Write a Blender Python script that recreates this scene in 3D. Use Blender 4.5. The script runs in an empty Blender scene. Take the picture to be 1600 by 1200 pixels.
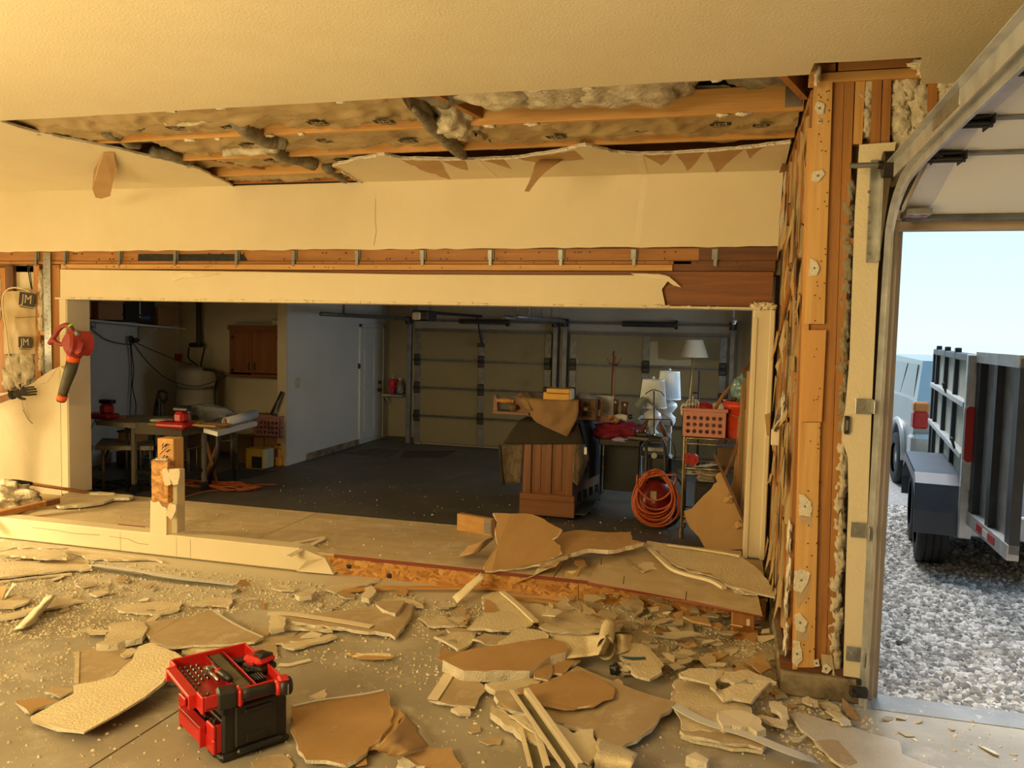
import bpy, math, random
import numpy as np
from mathutils import Vector, Matrix, noise as mnoise
PI = math.pi
SC = bpy.context.scene
COL = SC.collection
# ------------------------------------------------------------------ camera
H = 1.85
YAW, PITCH, ROLL, FPX = math.radians(15.1), math.radians(3.9), math.radians(1.3), 1250.0
def _basis():
    ca, sa, cp, sp = math.cos(YAW), math.sin(YAW), math.cos(PITCH), math.sin(PITCH)
    fw = Vector((-sa*cp, ca*cp, -sp)); rt = Vector((ca, sa, 0)); up = rt.cross(fw)
    c, s = math.cos(ROLL), math.sin(ROLL)
    return c*rt+s*up, -s*rt+c*up, fw
RT, UP, FW = _basis()
cam_d = bpy.data.cameras.new('camera'); cam = bpy.data.objects.new('camera', cam_d); COL.objects.link(cam)
cam_d.sensor_width = 36; cam_d.lens = FPX/1600*36; cam_d.clip_start = .05; cam_d.clip_end = 900
cam.matrix_world = Matrix(((RT.x, UP.x, -FW.x, 0), (RT.y, UP.y, -FW.y, 0), (RT.z, UP.z, -FW.z, H), (0, 0, 0, 1)))
SC.camera = cam
# ------------------------------------------------------------------ light
SC.view_settings.view_transform = 'Standard'; SC.view_settings.look = 'None'
SC.view_settings.gamma = 1; SC.view_settings.use_curve_mapping = False
SC.view_settings.exposure = 0.0
W = bpy.data.worlds.new('world'); SC.world = W; W.use_nodes = True
nt = W.node_tree; bg = nt.nodes['Background']
tc = nt.nodes.new('ShaderNodeTexCoord'); sx = nt.nodes.new('ShaderNodeSeparateXYZ')
rp = nt.nodes.new('ShaderNodeValToRGB')
nt.links.new(tc.outputs['Generated'], sx.inputs[0]); nt.links.new(sx.outputs['Z'], rp.inputs[0])
rp.color_ramp.elements[0].position = 0.0; rp.color_ramp.elements[0].color = (.74, .92, 1.0, 1)
rp.color_ramp.elements[1].position = .55; rp.color_ramp.elements[1].color = (.34, .64, 1.0, 1)
e = rp.color_ramp.elements.new(.10); e.color = (.64, .90, 1.0, 1)
nt.links.new(rp.outputs[0], bg.inputs['Color']); bg.inputs['Strength'].default_value = 1.25
def light(name, kind, loc, look, energy, color, size=None, sizey=None):
    d = bpy.data.lights.new(name, kind); d.energy = energy; d.color = color
    if kind == 'AREA':
        d.shape = 'RECTANGLE'; d.size = size; d.size_y = sizey or size
    o = bpy.data.objects.new(name, d); COL.objects.link(o); o.location = loc
    o.rotation_euler = (Vector(look)-Vector(loc)).to_track_quat('-Z', 'Y').to_euler(); return o
sun = light('sun', 'SUN', (0, 0, 30), (.9, -5.0, 30-8.8), 4.6, (1, .97, .93)); sun.data.angle = math.radians(28)
WARM = (1.0, .755, .36)
light('assumed_left_fill', 'AREA', (-8.6, 4.6, 1.1), (-5.0, 4.9, .0), 90, WARM, 1.3, 1.3)  # assumed warm source out of frame at left; area fill, no fixture modelled
fl_ = light('assumed_floor_fill', 'AREA', (-7.9, 3.9, .95), (-6.3, 4.55, 0), 62, WARM, .5, .5); fl_.data.spread = math.radians(95)  # assumed low source, added out of frame to brighten the left floor
light('bounce_fill', 'AREA', (-3.5, .4, .25), (-3.3, .6, 3), 172, WARM, 2.6, 2.6)  # added soft fill out of frame, bounced off the ceiling
light('rear_fill', 'AREA', (-3.4, -1.2, 2.7), (-2.4, 4.2, .2), 240, WARM, 2.6, 1.4)  # added warm fill from behind the camera
light('window_daylight', 'AREA', (.30, 9.3, 1.5), (-4, 9.2, .8), 29, (.70, .86, 1.0), 2.0, .9)  # area lamp added just inside the window to carry its daylight

# ------------------------------------------------------------------ pixel -> place helpers (1600x1200 frame)
def ray(x, y): return RT*((x-800)/FPX) - UP*((y-600)/FPX) + FW
def oz(x, y, z=0.0):
    d = ray(x, y); t = (z-H)/d.z; return Vector((d.x*t, d.y*t, z))
def oy(x, y, Y):
    d = ray(x, y); t = Y/d.y; return Vector((d.x*t, Y, H+d.z*t))
def ox(x, y, X):
    d = ray(x, y); t = X/d.x; return Vector((X, d.y*t, H+d.z*t))
# ------------------------------------------------------------------ materials
MATS = {}
def _n(nt, t, **kw):
    n = nt.nodes.new(t)
    for k, v in kw.items():
        if k in n.inputs: n.inputs[k].default_value = v
        else: setattr(n, k, v)
    return n
def mat(name, c1, c2=None, scale=6, rough=.75, bump=0, bscale=60, metal=0, stretch=(1, 1, 1), detail=5, spots=None, spscale=14, spth=(.62, .70), contrast=(.35, .65), emit=0, alpha=1, trans=0, bstretch=None, subs=0):
    """procedural: two colours mixed by stretched noise, optional spots colour, optional noise relief"""
    if name in MATS: return MATS[name]
    m = bpy.data.materials.new(name); m.use_nodes = True; nt = m.node_tree; L = nt.links
    b = nt.nodes['Principled BSDF']; b.inputs['Roughness'].default_value = rough; b.inputs['Metallic'].default_value = metal
    tc = _n(nt, 'ShaderNodeTexCoord'); mp = _n(nt, 'ShaderNodeMapping'); mp.inputs['Scale'].default_value = stretch
    L.new(tc.outputs['Object'], mp.inputs[0])
    c2 = c2 or tuple(x*.86 for x in c1)
    nz = _n(nt, 'ShaderNodeTexNoise', Scale=scale, Detail=detail, Roughness=.6); L.new(mp.outputs[0], nz.inputs['Vector'])
    mr = _n(nt, 'ShaderNodeMapRange'); mr.inputs['From Min'].default_value = contrast[0]; mr.inputs['From Max'].default_value = contrast[1]
    L.new(nz.outputs['Fac'], mr.inputs['Value'])
    mx = _n(nt, 'ShaderNodeMix', data_type='RGBA'); L.new(mr.outputs[0], mx.inputs['Factor'])
    mx.inputs[6].default_value = (*c1, 1); mx.inputs[7].default_value = (*c2, 1); out = mx.outputs[2]
    if spots:
        n2 = _n(nt, 'ShaderNodeTexNoise', Scale=spscale, Detail=6, Roughness=.65); L.new(tc.outputs['Object'], n2.inputs['Vector'])
        r2 = _n(nt, 'ShaderNodeMapRange'); r2.inputs['From Min'].default_value = spth[0]; r2.inputs['From Max'].default_value = spth[1]
        L.new(n2.outputs['Fac'], r2.inputs['Value'])
        m2 = _n(nt, 'ShaderNodeMix', data_type='RGBA'); L.new(r2.outputs[0], m2.inputs['Factor']); L.new(out, m2.inputs[6]); m2.inputs[7].default_value = (*spots, 1); out = m2.outputs[2]
    L.new(out, b.inputs['Base Color'])
    if bump:
        n3 = _n(nt, 'ShaderNodeTexNoise', Scale=bscale, Detail=4); 
        if bstretch:
            mb_ = _n(nt, 'ShaderNodeMapping'); mb_.inputs['Scale'].default_value = bstretch; L.new(tc.outputs['Object'], mb_.inputs[0]); L.new(mb_.outputs[0], n3.inputs['Vector'])
        else: L.new(tc.outputs['Object'], n3.inputs['Vector'])
        bp = _n(nt, 'ShaderNodeBump', Strength=min(1, bump), Distance=.01); L.new(n3.outputs['Fac'], bp.inputs['Height']); L.new(bp.outputs[0], b.inputs['Normal'])
    if emit:
        b.inputs['Emission Color'].default_value = (*c1, 1); b.inputs['Emission Strength'].default_value = emit
    if trans: b.inputs['Transmission Weight'].default_value = trans
    if alpha < 1: b.inputs['Alpha'].default_value = alpha
    MATS[name] = m; return m
def wood(name, c1, c2, axis, rough=.6, scale=5, **kw):
    s = [14, 14, 14]; s['xyz'.index(axis)] = .7
    return mat(name, c1, c2, scale=scale, rough=rough, stretch=tuple(x*.35 for x in s), bump=.15, bscale=8, bstretch=tuple(s), contrast=(.3, .7), **kw)
PAINT = mat('cream_paint', (.76, .66, .46), (.72, .62, .42), scale=2.0, rough=.6, bump=.35, bscale=85)
PAINTW = mat('cream_paint_wall', (.76, .66, .46), (.71, .61, .41), scale=1.3, rough=.55, bump=.10, bscale=70, spots=(.62, .50, .32), spscale=9, spth=(.72, .76))
WHITEW = mat('white_wall_paint', (.66, .66, .62), (.60, .60, .56), scale=1.5, rough=.6, bump=.08, bscale=70)
BEIGEW = mat('beige_wall_paint', (.50, .44, .33), (.45, .39, .29), scale=1.5, rough=.6, bump=.08, bscale=70)
GYP = mat('gypsum_core', (.80, .74, .62), (.70, .63, .50), scale=30, rough=.9, bump=.9, bscale=120)
KRAFT = mat('brown_board_paper', (.47, .29, .125), (.40, .24, .10), scale=3, rough=.75, bump=.08, bscale=40, spots=(.60, .47, .29), spscale=5, spth=(.62, .80))
KRAFT2 = mat('grey_board_paper', (.49, .375, .23), (.42, .31, .18), scale=4, rough=.8, bump=.12, bscale=50, spots=(.66, .56, .40), spscale=7, spth=(.56, .78))
DUSTY = mat('dusty_painted_board', (.72, .62, .43), (.60, .49, .32), scale=6, rough=.7, bump=.5, bscale=90, spots=(.78, .70, .54), spscale=16, spth=(.6, .72))
PEEL = mat('peel_texture_board', (.74, .64, .44), (.70, .59, .39), scale=5, rough=.65, bump=.8, bscale=75)
BATT = mat('kraft_facing', (.50, .37, .19), (.38, .27, .13), scale=2.6, rough=.55, bump=.5, bscale=9, contrast=(.25, .75))
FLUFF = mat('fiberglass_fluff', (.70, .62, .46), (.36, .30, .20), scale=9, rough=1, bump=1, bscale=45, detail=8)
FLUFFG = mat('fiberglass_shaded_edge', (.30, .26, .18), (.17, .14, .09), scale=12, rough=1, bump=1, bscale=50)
SW = {a: wood('stud_wood_'+a, (.45, .205, .055), (.30, .12, .03), a, rough=.6) for a in 'xyz'}
LW = {a: wood('pale_pine_'+a, (.66, .38, .13), (.52, .26, .075), a, rough=.6) for a in 'xyz'}
DW = {a: wood('dark_stained_wood_'+a, (.20, .072, .022), (.075, .027, .010), a, rough=.55) for a in 'xyz'}
DWH = wood('header_wood', (.30, .11, .03), (.15, .052, .016), 'x', rough=.55)
PLYV = wood('ply_strip', (.74, .46, .17), (.50, .26, .075), 'z', rough=.6, scale=4)
GALV = mat('galvanised_steel', (.50, .51, .50), (.34, .35, .34), scale=14, rough=.38, metal=.9)
STEEL = mat('dull_steel', (.30, .30, .28), (.22, .22, .21), scale=12, rough=.45, metal=.7)
BLACK = mat('black_plastic', (.018, .018, .018), (.012, .012, .012), scale=9, rough=.42, bump=.06, bscale=90)
BLACKM = mat('black_metal', (.022, .020, .018), (.035, .03, .026), scale=9, rough=.5, metal=.3)
REDP = mat('red_plastic', (.52, .018, .016), (.44, .014, .013), scale=6, rough=.38)
ORG = mat('orange_rubber', (.62, .11, .022), (.50, .085, .018), scale=9, rough=.55)
WHITEP = mat('white_plastic', (.70, .70, .68), (.64, .64, .62), scale=5, rough=.45)
# concrete floors
def conc(name, c1, c2, dust, th):
    return mat(name, c1, c2, scale=1.2, rough=.55, bump=.12, bscale=25, detail=9, spots=dust, spscale=3.2, spth=th)
CONC = conc('concrete_floor', (.42, .375, .30), (.32, .285, .225), (.58, .52, .42), (.54, .72))
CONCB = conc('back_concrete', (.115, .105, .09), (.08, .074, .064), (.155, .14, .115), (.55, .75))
SLAB = mat('grey_slab', (.40, .41, .41), (.30, .31, .31), scale=4, rough=.6, bump=.1, bscale=30, spots=(.62, .62, .60), spscale=22, spth=(.6, .68))
CURB = mat('dirty_concrete_curb', (.34, .28, .19), (.12, .09, .055), scale=7, rough=.9, bump=.7, bscale=30, detail=9)
def dust_by_sill(m):
    """pale plaster dust lying thicker toward the torn out wall (real place on the floor: world Y)"""
    nt = m.node_tree; L = nt.links; b = nt.nodes['Principled BSDF']; src = b.inputs['Base Color'].links[0].from_socket
    g = _n(nt, 'ShaderNodeNewGeometry'); sp_ = _n(nt, 'ShaderNodeSeparateXYZ'); L.new(g.outputs['Position'], sp_.inputs[0])
    r1 = _n(nt, 'ShaderNodeMapRange'); r1.inputs['From Min'].default_value = 3.3; r1.inputs['From Max'].default_value = 5.0; L.new(sp_.outputs['Y'], r1.inputs['Value'])
    nz = _n(nt, 'ShaderNodeTexNoise', Scale=2.2, Detail=9, Roughness=.72); L.new(g.outputs['Position'], nz.inputs['Vector'])
    ad = _n(nt, 'ShaderNodeMath', operation='ADD'); L.new(r1.outputs[0], ad.inputs[0]); L.new(nz.outputs['Fac'], ad.inputs[1])
    r2 = _n(nt, 'ShaderNodeMapRange'); r2.inputs['From Min'].default_value = .85; r2.inputs['From Max'].default_value = 1.35; r2.inputs['To Max'].default_value = .9; L.new(ad.outputs[0], r2.inputs['Value'])
    mx = _n(nt, 'ShaderNodeMix', data_type='RGBA'); L.new(r2.outputs[0], mx.inputs['Factor']); L.new(src, mx.inputs[6]); mx.inputs[7].default_value = (.61, .545, .42, 1); L.new(mx.outputs[2], b.inputs['Base Color'])
dust_by_sill(CONC)
# ------------------------------------------------------------------ mesh builder
class MB:
    def __init__(s): s.v = []; s.f = []; s.m = []; s.s = []
    def add(s, vs, fs, mi=0, sm=False):
        b = len(s.v); s.v.extend([tuple(v) for v in vs])
        for f in fs: s.f.append([b+i for i in f]); s.m.append(mi); s.s.append(sm)
        return s
    def box(s, a, b, mi=0, M=None):
        x0, y0, z0 = a; x1, y1, z1 = b
        vs = [(x0,y0,z0),(x1,y0,z0),(x1,y1,z0),(x0,y1,z0),(x0,y0,z1),(x1,y0,z1),(x1,y1,z1),(x0,y1,z1)]
        if M: vs = [M @ Vector(v) for v in vs]
        return s.add(vs, [(0,3,2,1),(4,5,6,7),(0,1,5,4),(1,2,6,5),(2,3,7,6),(3,0,4,7)], mi)
    def cbox(s, c, d, mi=0, M=None):
        return s.box([c[i]-d[i]/2 for i in range(3)], [c[i]+d[i]/2 for i in range(3)], mi, M)
    def bevbox(s, a, b, r=.01, mi=0, M=None):
        """box with all twelve edges chamfered"""
        x0, y0, z0 = a; x1, y1, z1 = b; cx, cy, cz = (x0+x1)/2, (y0+y1)/2, (z0+z1)/2
        hx, hy, hz = (x1-x0)/2, (y1-y0)/2, (z1-z0)/2; r = min(r, hx*.9, hy*.9, hz*.9)
        vs = []; ix = {}
        for sx in (-1, 1):
            for sy in (-1, 1):
                for sz in (-1, 1):
                    for k, (dx, dy, dz) in enumerate(((0, r, r), (r, 0, r), (r, r, 0))):
                        ix[sx, sy, sz, k] = len(vs); vs.append(Vector((cx+sx*(hx-dx), cy+sy*(hy-dy), cz+sz*(hz-dz))))
        fs = []
        for s_ in (-1, 1):
            q = [(-1,-1),(1,-1),(1,1),(-1,1)]
            if s_ < 0: q = q[::-1]
            fs.append([ix[s_, a_, b_, 0] for a_, b_ in q]); fs.append([ix[b_, s_, a_, 1] for a_, b_ in q]); fs.append([ix[a_, b_, s_, 2] for a_, b_ in q])
        def fix(f):
            p = [vs[i] for i in f]; n = (p[1]-p[0]).cross(p[2]-p[1]); c = sum(p, Vector())/len(p)-Vector((cx, cy, cz))
            return f if n.dot(c) > 0 else f[::-1]
        for a_ in (-1, 1):
            for b_ in (-1, 1):
                fs.append(fix([ix[-1,a_,b_,1], ix[1,a_,b_,1], ix[1,a_,b_,2], ix[-1,a_,b_,2]]))
                fs.append(fix([ix[a_,-1,b_,0], ix[a_,1,b_,0], ix[a_,1,b_,2], ix[a_,-1,b_,2]]))
                fs.append(fix([ix[a_,b_,-1,0], ix[a_,b_,1,0], ix[a_,b_,1,1], ix[a_,b_,-1,1]]))
                for c_ in (-1, 1): fs.append(fix([ix[a_,b_,c_,0], ix[a_,b_,c_,1], ix[a_,b_,c_,2]]))
        if M: vs = [M @ v for v in vs]
        return s.add(vs, fs, mi)
    def cyl(s, p0, p1, r0, r1=None, n=12, mi=0, caps=True, sm=True):
        r1 = r0 if r1 is None else r1; p0 = Vector(p0); p1 = Vector(p1); d = (p1-p0)
        if d.length < 1e-9: return s
        d.normalize(); a = d.orthogonal().normalized(); b = d.cross(a)
        vs = [p0+(a*math.cos(2*PI*i/n)+b*math.sin(2*PI*i/n))*r0 for i in range(n)] + [p1+(a*math.cos(2*PI*i/n)+b*math.sin(2*PI*i/n))*r1 for i in range(n)]
        s.add(vs, [(i, (i+1) % n, n+(i+1) % n, n+i) for i in range(n)], mi, sm)
        if caps:
            s.add(vs[:n], [tuple(range(n))[::-1]], mi); s.add(vs[n:], [tuple(range(n))], mi)
        return s
    def tube(s, pts, r, n=8, mi=0, closed=False):
        pts = [Vector(p) for p in pts]; k = len(pts); rs = r if isinstance(r, (list, tuple)) else [r]*k
        vs = []; a = None
        for i, p in enumerate(pts):
            t = (pts[(i+1) % k if closed else min(i+1, k-1)]-pts[(i-1) % k if closed else max(i-1, 0)])
            if t.length < 1e-9: t = Vector((0, 0, 1))
            t.normalize()
            a = t.orthogonal() if a is None else a-t*a.dot(t)
            if a.length < 1e-6: a = t.orthogonal()
            a.normalize(); b = t.cross(a)
            vs += [p+(a*math.cos(2*PI*j/n)+b*math.sin(2*PI*j/n))*rs[i] for j in range(n)]
        fs = []
        for i in range(k if closed else k-1):
            q = (i+1) % k
            fs += [(i*n+j, i*n+(j+1) % n, q*n+(j+1) % n, q*n+j) for j in range(n)]
        if not closed: fs += [tuple(range(n))[::-1], tuple((k-1)*n+j for j in range(n))]
        return s.add(vs, fs, mi, True)
    def lathe(s, prof, c=(0, 0, 0), n=20, mi=0, sm=True, caps=True, M=None):
        vs = []; c = Vector(c)
        for r, z in prof: vs += [c+Vector((r*math.cos(2*PI*j/n), r*math.sin(2*PI*j/n), z)) for j in range(n)]
        if M: vs = [M @ v for v in vs]
        fs = [(i*n+j, i*n+(j+1) % n, (i+1)*n+(j+1) % n, (i+1)*n+j) for i in range(len(prof)-1) for j in range(n)]
        s.add(vs, fs, mi, sm)
        if caps:
            k = len(prof)-1
            s.add(vs[:n], [tuple(range(n))[::-1]], mi); s.add(vs[k*n:], [tuple(range(n))], mi)
        return s
    def prism(s, poly, off, mi=0, mside=None, mbot=None):
        """poly: 3D outline (counter-clockwise seen from off's side); extruded back by -off ... top is poly, bottom poly-off"""
        n = len(poly); off = Vector(off); P = [Vector(p) for p in poly]; Q = [p-off for p in P]
        nn = Vector()
        for i in range(n): nn += (P[i]-P[0]).cross(P[(i+1) % n]-P[0])
        if nn.dot(off) < 0: P = P[::-1]; Q = Q[::-1]
        s.add(P, [tuple(range(n))], mi); s.add(Q, [tuple(range(n))[::-1]], mi if mbot is None else mbot)
        s.add(P+Q, [(i, n+i, n+(i+1) % n, (i+1) % n) for i in range(n)], mi if mside is None else mside)
        return s
    def grid(s, fn, nu, nv, mi=0, sm=True):
        vs = [fn(i/nu, j/nv) for j in range(nv+1) for i in range(nu+1)]
        return s.add(vs, [(j*(nu+1)+i, j*(nu+1)+i+1, (j+1)*(nu+1)+i+1, (j+1)*(nu+1)+i) for j in range(nv) for i in range(nu)], mi, sm)
    def blob(s, c, r, seed=0, n=2, amp=.3, mi=0, fr=2.0):
        """noisy ellipsoid"""
        c = Vector(c); nu, nv = 6+6*n, 4+4*n; vs = []
        for j in range(nv+1):
            for i in range(nu):
                t = PI*j/nv; p = 2*PI*i/nu; d = Vector((math.sin(t)*math.cos(p), math.sin(t)*math.sin(p), math.cos(t)))
                k = 1+amp*mnoise.noise(d*fr+Vector((seed*7.3, seed*1.7, 0)))*1.6
                vs.append(c+Vector((d.x*r[0], d.y*r[1], d.z*r[2]))*k)
        return s.add(vs, [(j*nu+i, (j+1)*nu+i, (j+1)*nu+(i+1) % nu, j*nu+(i+1) % nu) for j in range(nv) for i in range(nu)], mi, True)
    def text(s, txt, size, M, mi=0, depth=.001):
        cu = bpy.data.curves.new('t', 'FONT'); cu.body = txt; cu.size = size; cu.extrude = depth; cu.align_x = 'CENTER'; cu.align_y = 'CENTER'; cu.resolution_u = 2
        o = bpy.data.objects.new('t', cu); me = bpy.data.meshes.new_from_object(o)
        s.add([M @ v.co for v in me.vertices], [list(p.vertices) for p in me.polygons], mi)
        bpy.data.objects.remove(o); bpy.data.curves.remove(cu); bpy.data.meshes.remove(me); return s
def props(o, label=None, cat=None, group=None, kind=None):
    if label: o['label'] = label
    if cat: o['category'] = cat
    if group: o['group'] = group
    if kind: o['kind'] = kind
    return o
def obj(name, mb, mats, parent=None, recentre=None, bevel=0, **pr):
    if not isinstance(mats, (list, tuple)): mats = [mats]
    me = bpy.data.meshes.new(name); loc = Vector()
    vs = mb.v
    if recentre is None: recentre = parent is None
    if recentre and vs:
        a = np.array(vs, float); loc = Vector(((a[:, 0].min()+a[:, 0].max())/2, (a[:, 1].min()+a[:, 1].max())/2, a[:, 2].min()))
        vs = (a-np.array(loc)).tolist()
    me.from_pydata(vs, [], mb.f); me.polygons.foreach_set('material_index', mb.m); me.polygons.foreach_set('use_smooth', mb.s)
    for m in mats: me.materials.append(m)
    me.update(); o = bpy.data.objects.new(name, me); COL.objects.link(o); o.location = loc
    if parent: o.parent = parent
    if bevel:
        b = o.modifiers.new('bevel', 'BEVEL'); b.width = bevel; b.segments = 2; b.limit_method = 'ANGLE'
    return props(o, **pr)
def wobj(name, mb, mats, parent, **pr):
    """a part given in world coordinates under a parent whose transform is a location (and turn)"""
    o = obj(name, mb, mats, None, recentre=True, **pr)
    pm = Matrix.Translation(parent.location) @ parent.rotation_euler.to_matrix().to_4x4()
    if parent.parent: pm = (Matrix.Translation(parent.parent.location) @ parent.parent.rotation_euler.to_matrix().to_4x4()) @ pm
    o.parent = parent; inv = pm.inverted(); o.location = inv @ o.location; o.rotation_euler = inv.to_euler()
    return o
def thing(name, label, cat, loc=(0, 0, 0), rz=0, group=None):
    o = bpy.data.objects.new(name, None); COL.objects.link(o); o.location = loc; o.rotation_euler = (0, 0, rz); o.empty_display_size = .1
    return props(o, label, cat, group)
def dup(root, loc, rz=0, label=None, parent=None):
    r = root.copy(); COL.objects.link(r); r.location = loc; r.rotation_euler = (0, 0, rz)
    if label: r['label'] = label
    if parent: r.parent = parent
    for ch in list(root.children):
        c = ch.copy(); COL.objects.link(c); c.parent = r
        for g in list(ch.children):
            d = g.copy(); COL.objects.link(d); d.parent = c
    return r
RND = random.Random(11)
def rag(pts, step=.05, amp=.008, seed=1, closed=True):
    """break the straight edges of an outline into short uneven pieces"""
    r = random.Random(seed); out = []; n = len(pts)
    for i in range(n if closed else n-1):
        a = Vector(pts[i]); b = Vector(pts[(i+1) % n]); L = (b-a).length; k = max(1, int(L/step))
        d = (b-a)/max(L, 1e-6); nx = Vector((-d.y, d.x, 0))
        if nx.length < .3: nx = Vector((1, 0, 0))
        for j in range(k):
            p = a+(b-a)*(j/k)
            if j: p += nx*r.uniform(-amp, amp)+d*r.uniform(-amp, amp)*.6
            out.append(p)
    if not closed: out.append(Vector(pts[-1]))
    return out
def smooth_path(pts, k=6):
    """Catmull-Rom through points"""
    P = [Vector(p) for p in pts]; P = [P[0]*2-P[1]]+P+[P[-1]*2-P[-2]]; out = []
    for i in range(1, len(P)-2):
        for j in range(k):
            t = j/k; a, b, c, d = P[i-1:i+3]
            out.append(.5*((2*b)+(c-a)*t+(2*a-5*b+4*c-d)*t*t+(3*b-a-3*c+d)*t**3))
    out.append(P[-2]); return out
# ================================================================== SETTING
YW = 6.29; CH = 3.06; YS = 4.27; XR = .35
PZ = .15                                     # top of the low plywood platform
def ST(name, mb, m, **k): return obj(name, mb, m, kind='structure', **k)
# floors ------------------------------------------------------------
m = MB(); m.box((-9.5, -4, -.12), (6, 4.36, 0)); m.box((-9.5, 4.36, -.12), (.45, 6.5, 0))
floor = ST('floor', m, CONC)
m = MB(); m.box((-7.9, 6.5, -.12), (.45, 12.6, -.001)); wobj('back_floor', m, CONCB, floor)
m = MB(); m.box((.45, 4.22, -.10), (6, 4.40, .004)); wobj('door_sill_slab', m, SLAB, floor)
m = MB()                                              # saw-cut joints in the slab, dark grooves
JOINT = mat('joint_filler', (.085, .06, .035), rough=.9)
a, b = oz(140, 1200), oz(290, 1103); d = (b-a)
a = a-d*3; b2 = a+d*11; n = Vector((-d.y, d.x, 0)).normalized()*.004
m.prism([a-n, a+n, b2+n, b2-n], (0, 0, .0012)); 
for q in m.v[:4]: pass
m.v = [(x, y, z+.0012) for x, y, z in m.v]
wobj('saw_joint', m, JOINT, floor)
# ceiling with the torn-open hole ------------------------------------
hole_left = [oz(0, 189, CH), oz(60, 207, CH), oz(172, 230, CH), oz(245, 246, CH), oz(312, 264, CH), oz(373, 293, CH)]
hole_left[-1].y = 6.27
hole_far = [Vector((-3.05, 6.27, CH)), oz(520, 258, CH), oz(560, 247, CH), oz(600, 241, CH), oz(628, 247, CH), oz(740, 249, CH), oz(800, 246, CH), oz(870, 236, CH), oz(914, 226, CH), oz(965, 238, CH), oz(1000, 240, CH), oz(1060, 238, CH), oz(1150, 232, CH), oz(1236, 221, CH)]
m = MB(); up = (0, 0, -.013)
A = [Vector((-9.5, -4, CH)), Vector((6, -4, CH)), Vector((6, YS, CH)), Vector((.84, YS, CH)), Vector((.78, 4.05, CH)), Vector((.755, 3.87, CH)), Vector((.5, 3.87, CH)), Vector((.315, 3.86, CH)), Vector((.31, 4.02, CH))]
edge = rag([Vector((.31, 4.02, CH)), Vector((-4.45, 4.02, CH))], .16, .006, 4, closed=False)
m.prism(A+edge[1:]+[Vector((-9.5, 4.02, CH))], up, 0, 1)
left_r = rag(hole_left, .07, .012, 5, closed=False)
m.prism([Vector((-9.5, 4.02, CH)), Vector((-4.45, 4.02, CH))]+left_r[1:]+[Vector((-9.5, 6.27, CH))], up, 0, 1)
far_r = rag(hole_far, .05, .012, 6, closed=False)
m.prism(far_r+[Vector((.34, 6.27, CH))], up, 0, 1)
ceiling = ST('ceiling', m, [PAINT, GYP])
ridge = MB()                                         # torn gypsum lip along the far edge
for i in range(len(far_r)-1):
    p, q = far_r[i], far_r[i+1]
    r_ = RND.uniform(.004, .012); ridge.cyl(p+Vector((0, .0, -.003)), q+Vector((0, 0, -.003)), r_, RND.uniform(.004, .012), n=5)
for i in range(len(left_r)-1): ridge.cyl(left_r[i]-Vector((0, 0, .002)), left_r[i+1]-Vector((0, 0, .002)), RND.uniform(.003, .009), RND.uniform(.003, .009), n=5)
wobj('broken_edge', ridge, GYP, ceiling)
def c2(pts): return [(600+x*.425, 80+y*.425) for x, y in pts]
TORN = mat('torn_brown_paper', (.52, .33, .15), (.46, .28, .12), scale=4, rough=.8)
TAPE = mat('joint_tape', (.80, .70, .52), (.76, .66, .47), scale=5, rough=.7)
def patch(pts, z, m_=TORN, name='torn_paper', par=None):
    q = MB(); q.prism([oz(x, y, z) for x, y in pts], (0, 0, -.0012)); return wobj(name, q, m_, par or ceiling)
for pts in ([(65, 400), (205, 404), (225, 440), (245, 472), (150, 442)], [(210, 406), (300, 402), (310, 438), (260, 425)], [(368, 404), (440, 398), (468, 433), (420, 418)],
            [(495, 395), (580, 385), (700, 366), (735, 398), (640, 402), (570, 414)], [(950, 378), (1062, 372), (1045, 400), (1020, 420), (985, 400)],
            [(1070, 374), (1180, 369), (1150, 405), (1115, 441), (1095, 405)], [(1186, 369), (1322, 362), (1270, 405), (1222, 448), (1205, 410)], [(1330, 362), (1395, 354), (1345, 396)]):
    patch(rag([Vector((x, y, 0)) for x, y in c2(pts)], 8, 1.2, 3) and [(v.x, v.y) for v in rag([Vector((x, y, 0)) for x, y in c2(pts)], 8, 1.2, len(pts)+int(pts[0][0]))], CH-.0015)
patch(c2([(330, 404), (350, 402), (430, 473), (412, 475)]), CH-.0018, TAPE, 'joint_tape')
patch(c2([(925, 380), (950, 378), (972, 460), (945, 462)]), CH-.0018, TAPE, 'joint_tape')
# two dangling scraps of face paper
p0 = oz(862, 250, CH-.003); m = MB()
def flap(u, v): return p0+Vector((-.03*v-.10*v*v+(u-.5)*.16*(1-.75*v)*(1+.3*math.sin(v*5)), -.28*v*(1-.3*v)+.02*u, -.05*v-.20*v*v))
m.grid(flap, 4, 8); wobj('hanging_paper_flap', m, TORN, ceiling)
pc = [oz(*(x*.4, 80+y*.4), CH-.02) for x, y in [(405, 405), (445, 403), (450, 430), (457, 455), (440, 480), (430, 510), (395, 517), (372, 514), (360, 495), (366, 450), (385, 430)]]
m = MB(); c0 = oz(170, 242, CH)
m.prism([p+Vector((0, 0, -.16*max(0, (c0-p).dot(Vector((0, -1, 0))))+.015)) for p in pc], (0, 0, -.0012)); wobj('hanging_paper_flap', m, TORN, ceiling)
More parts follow.
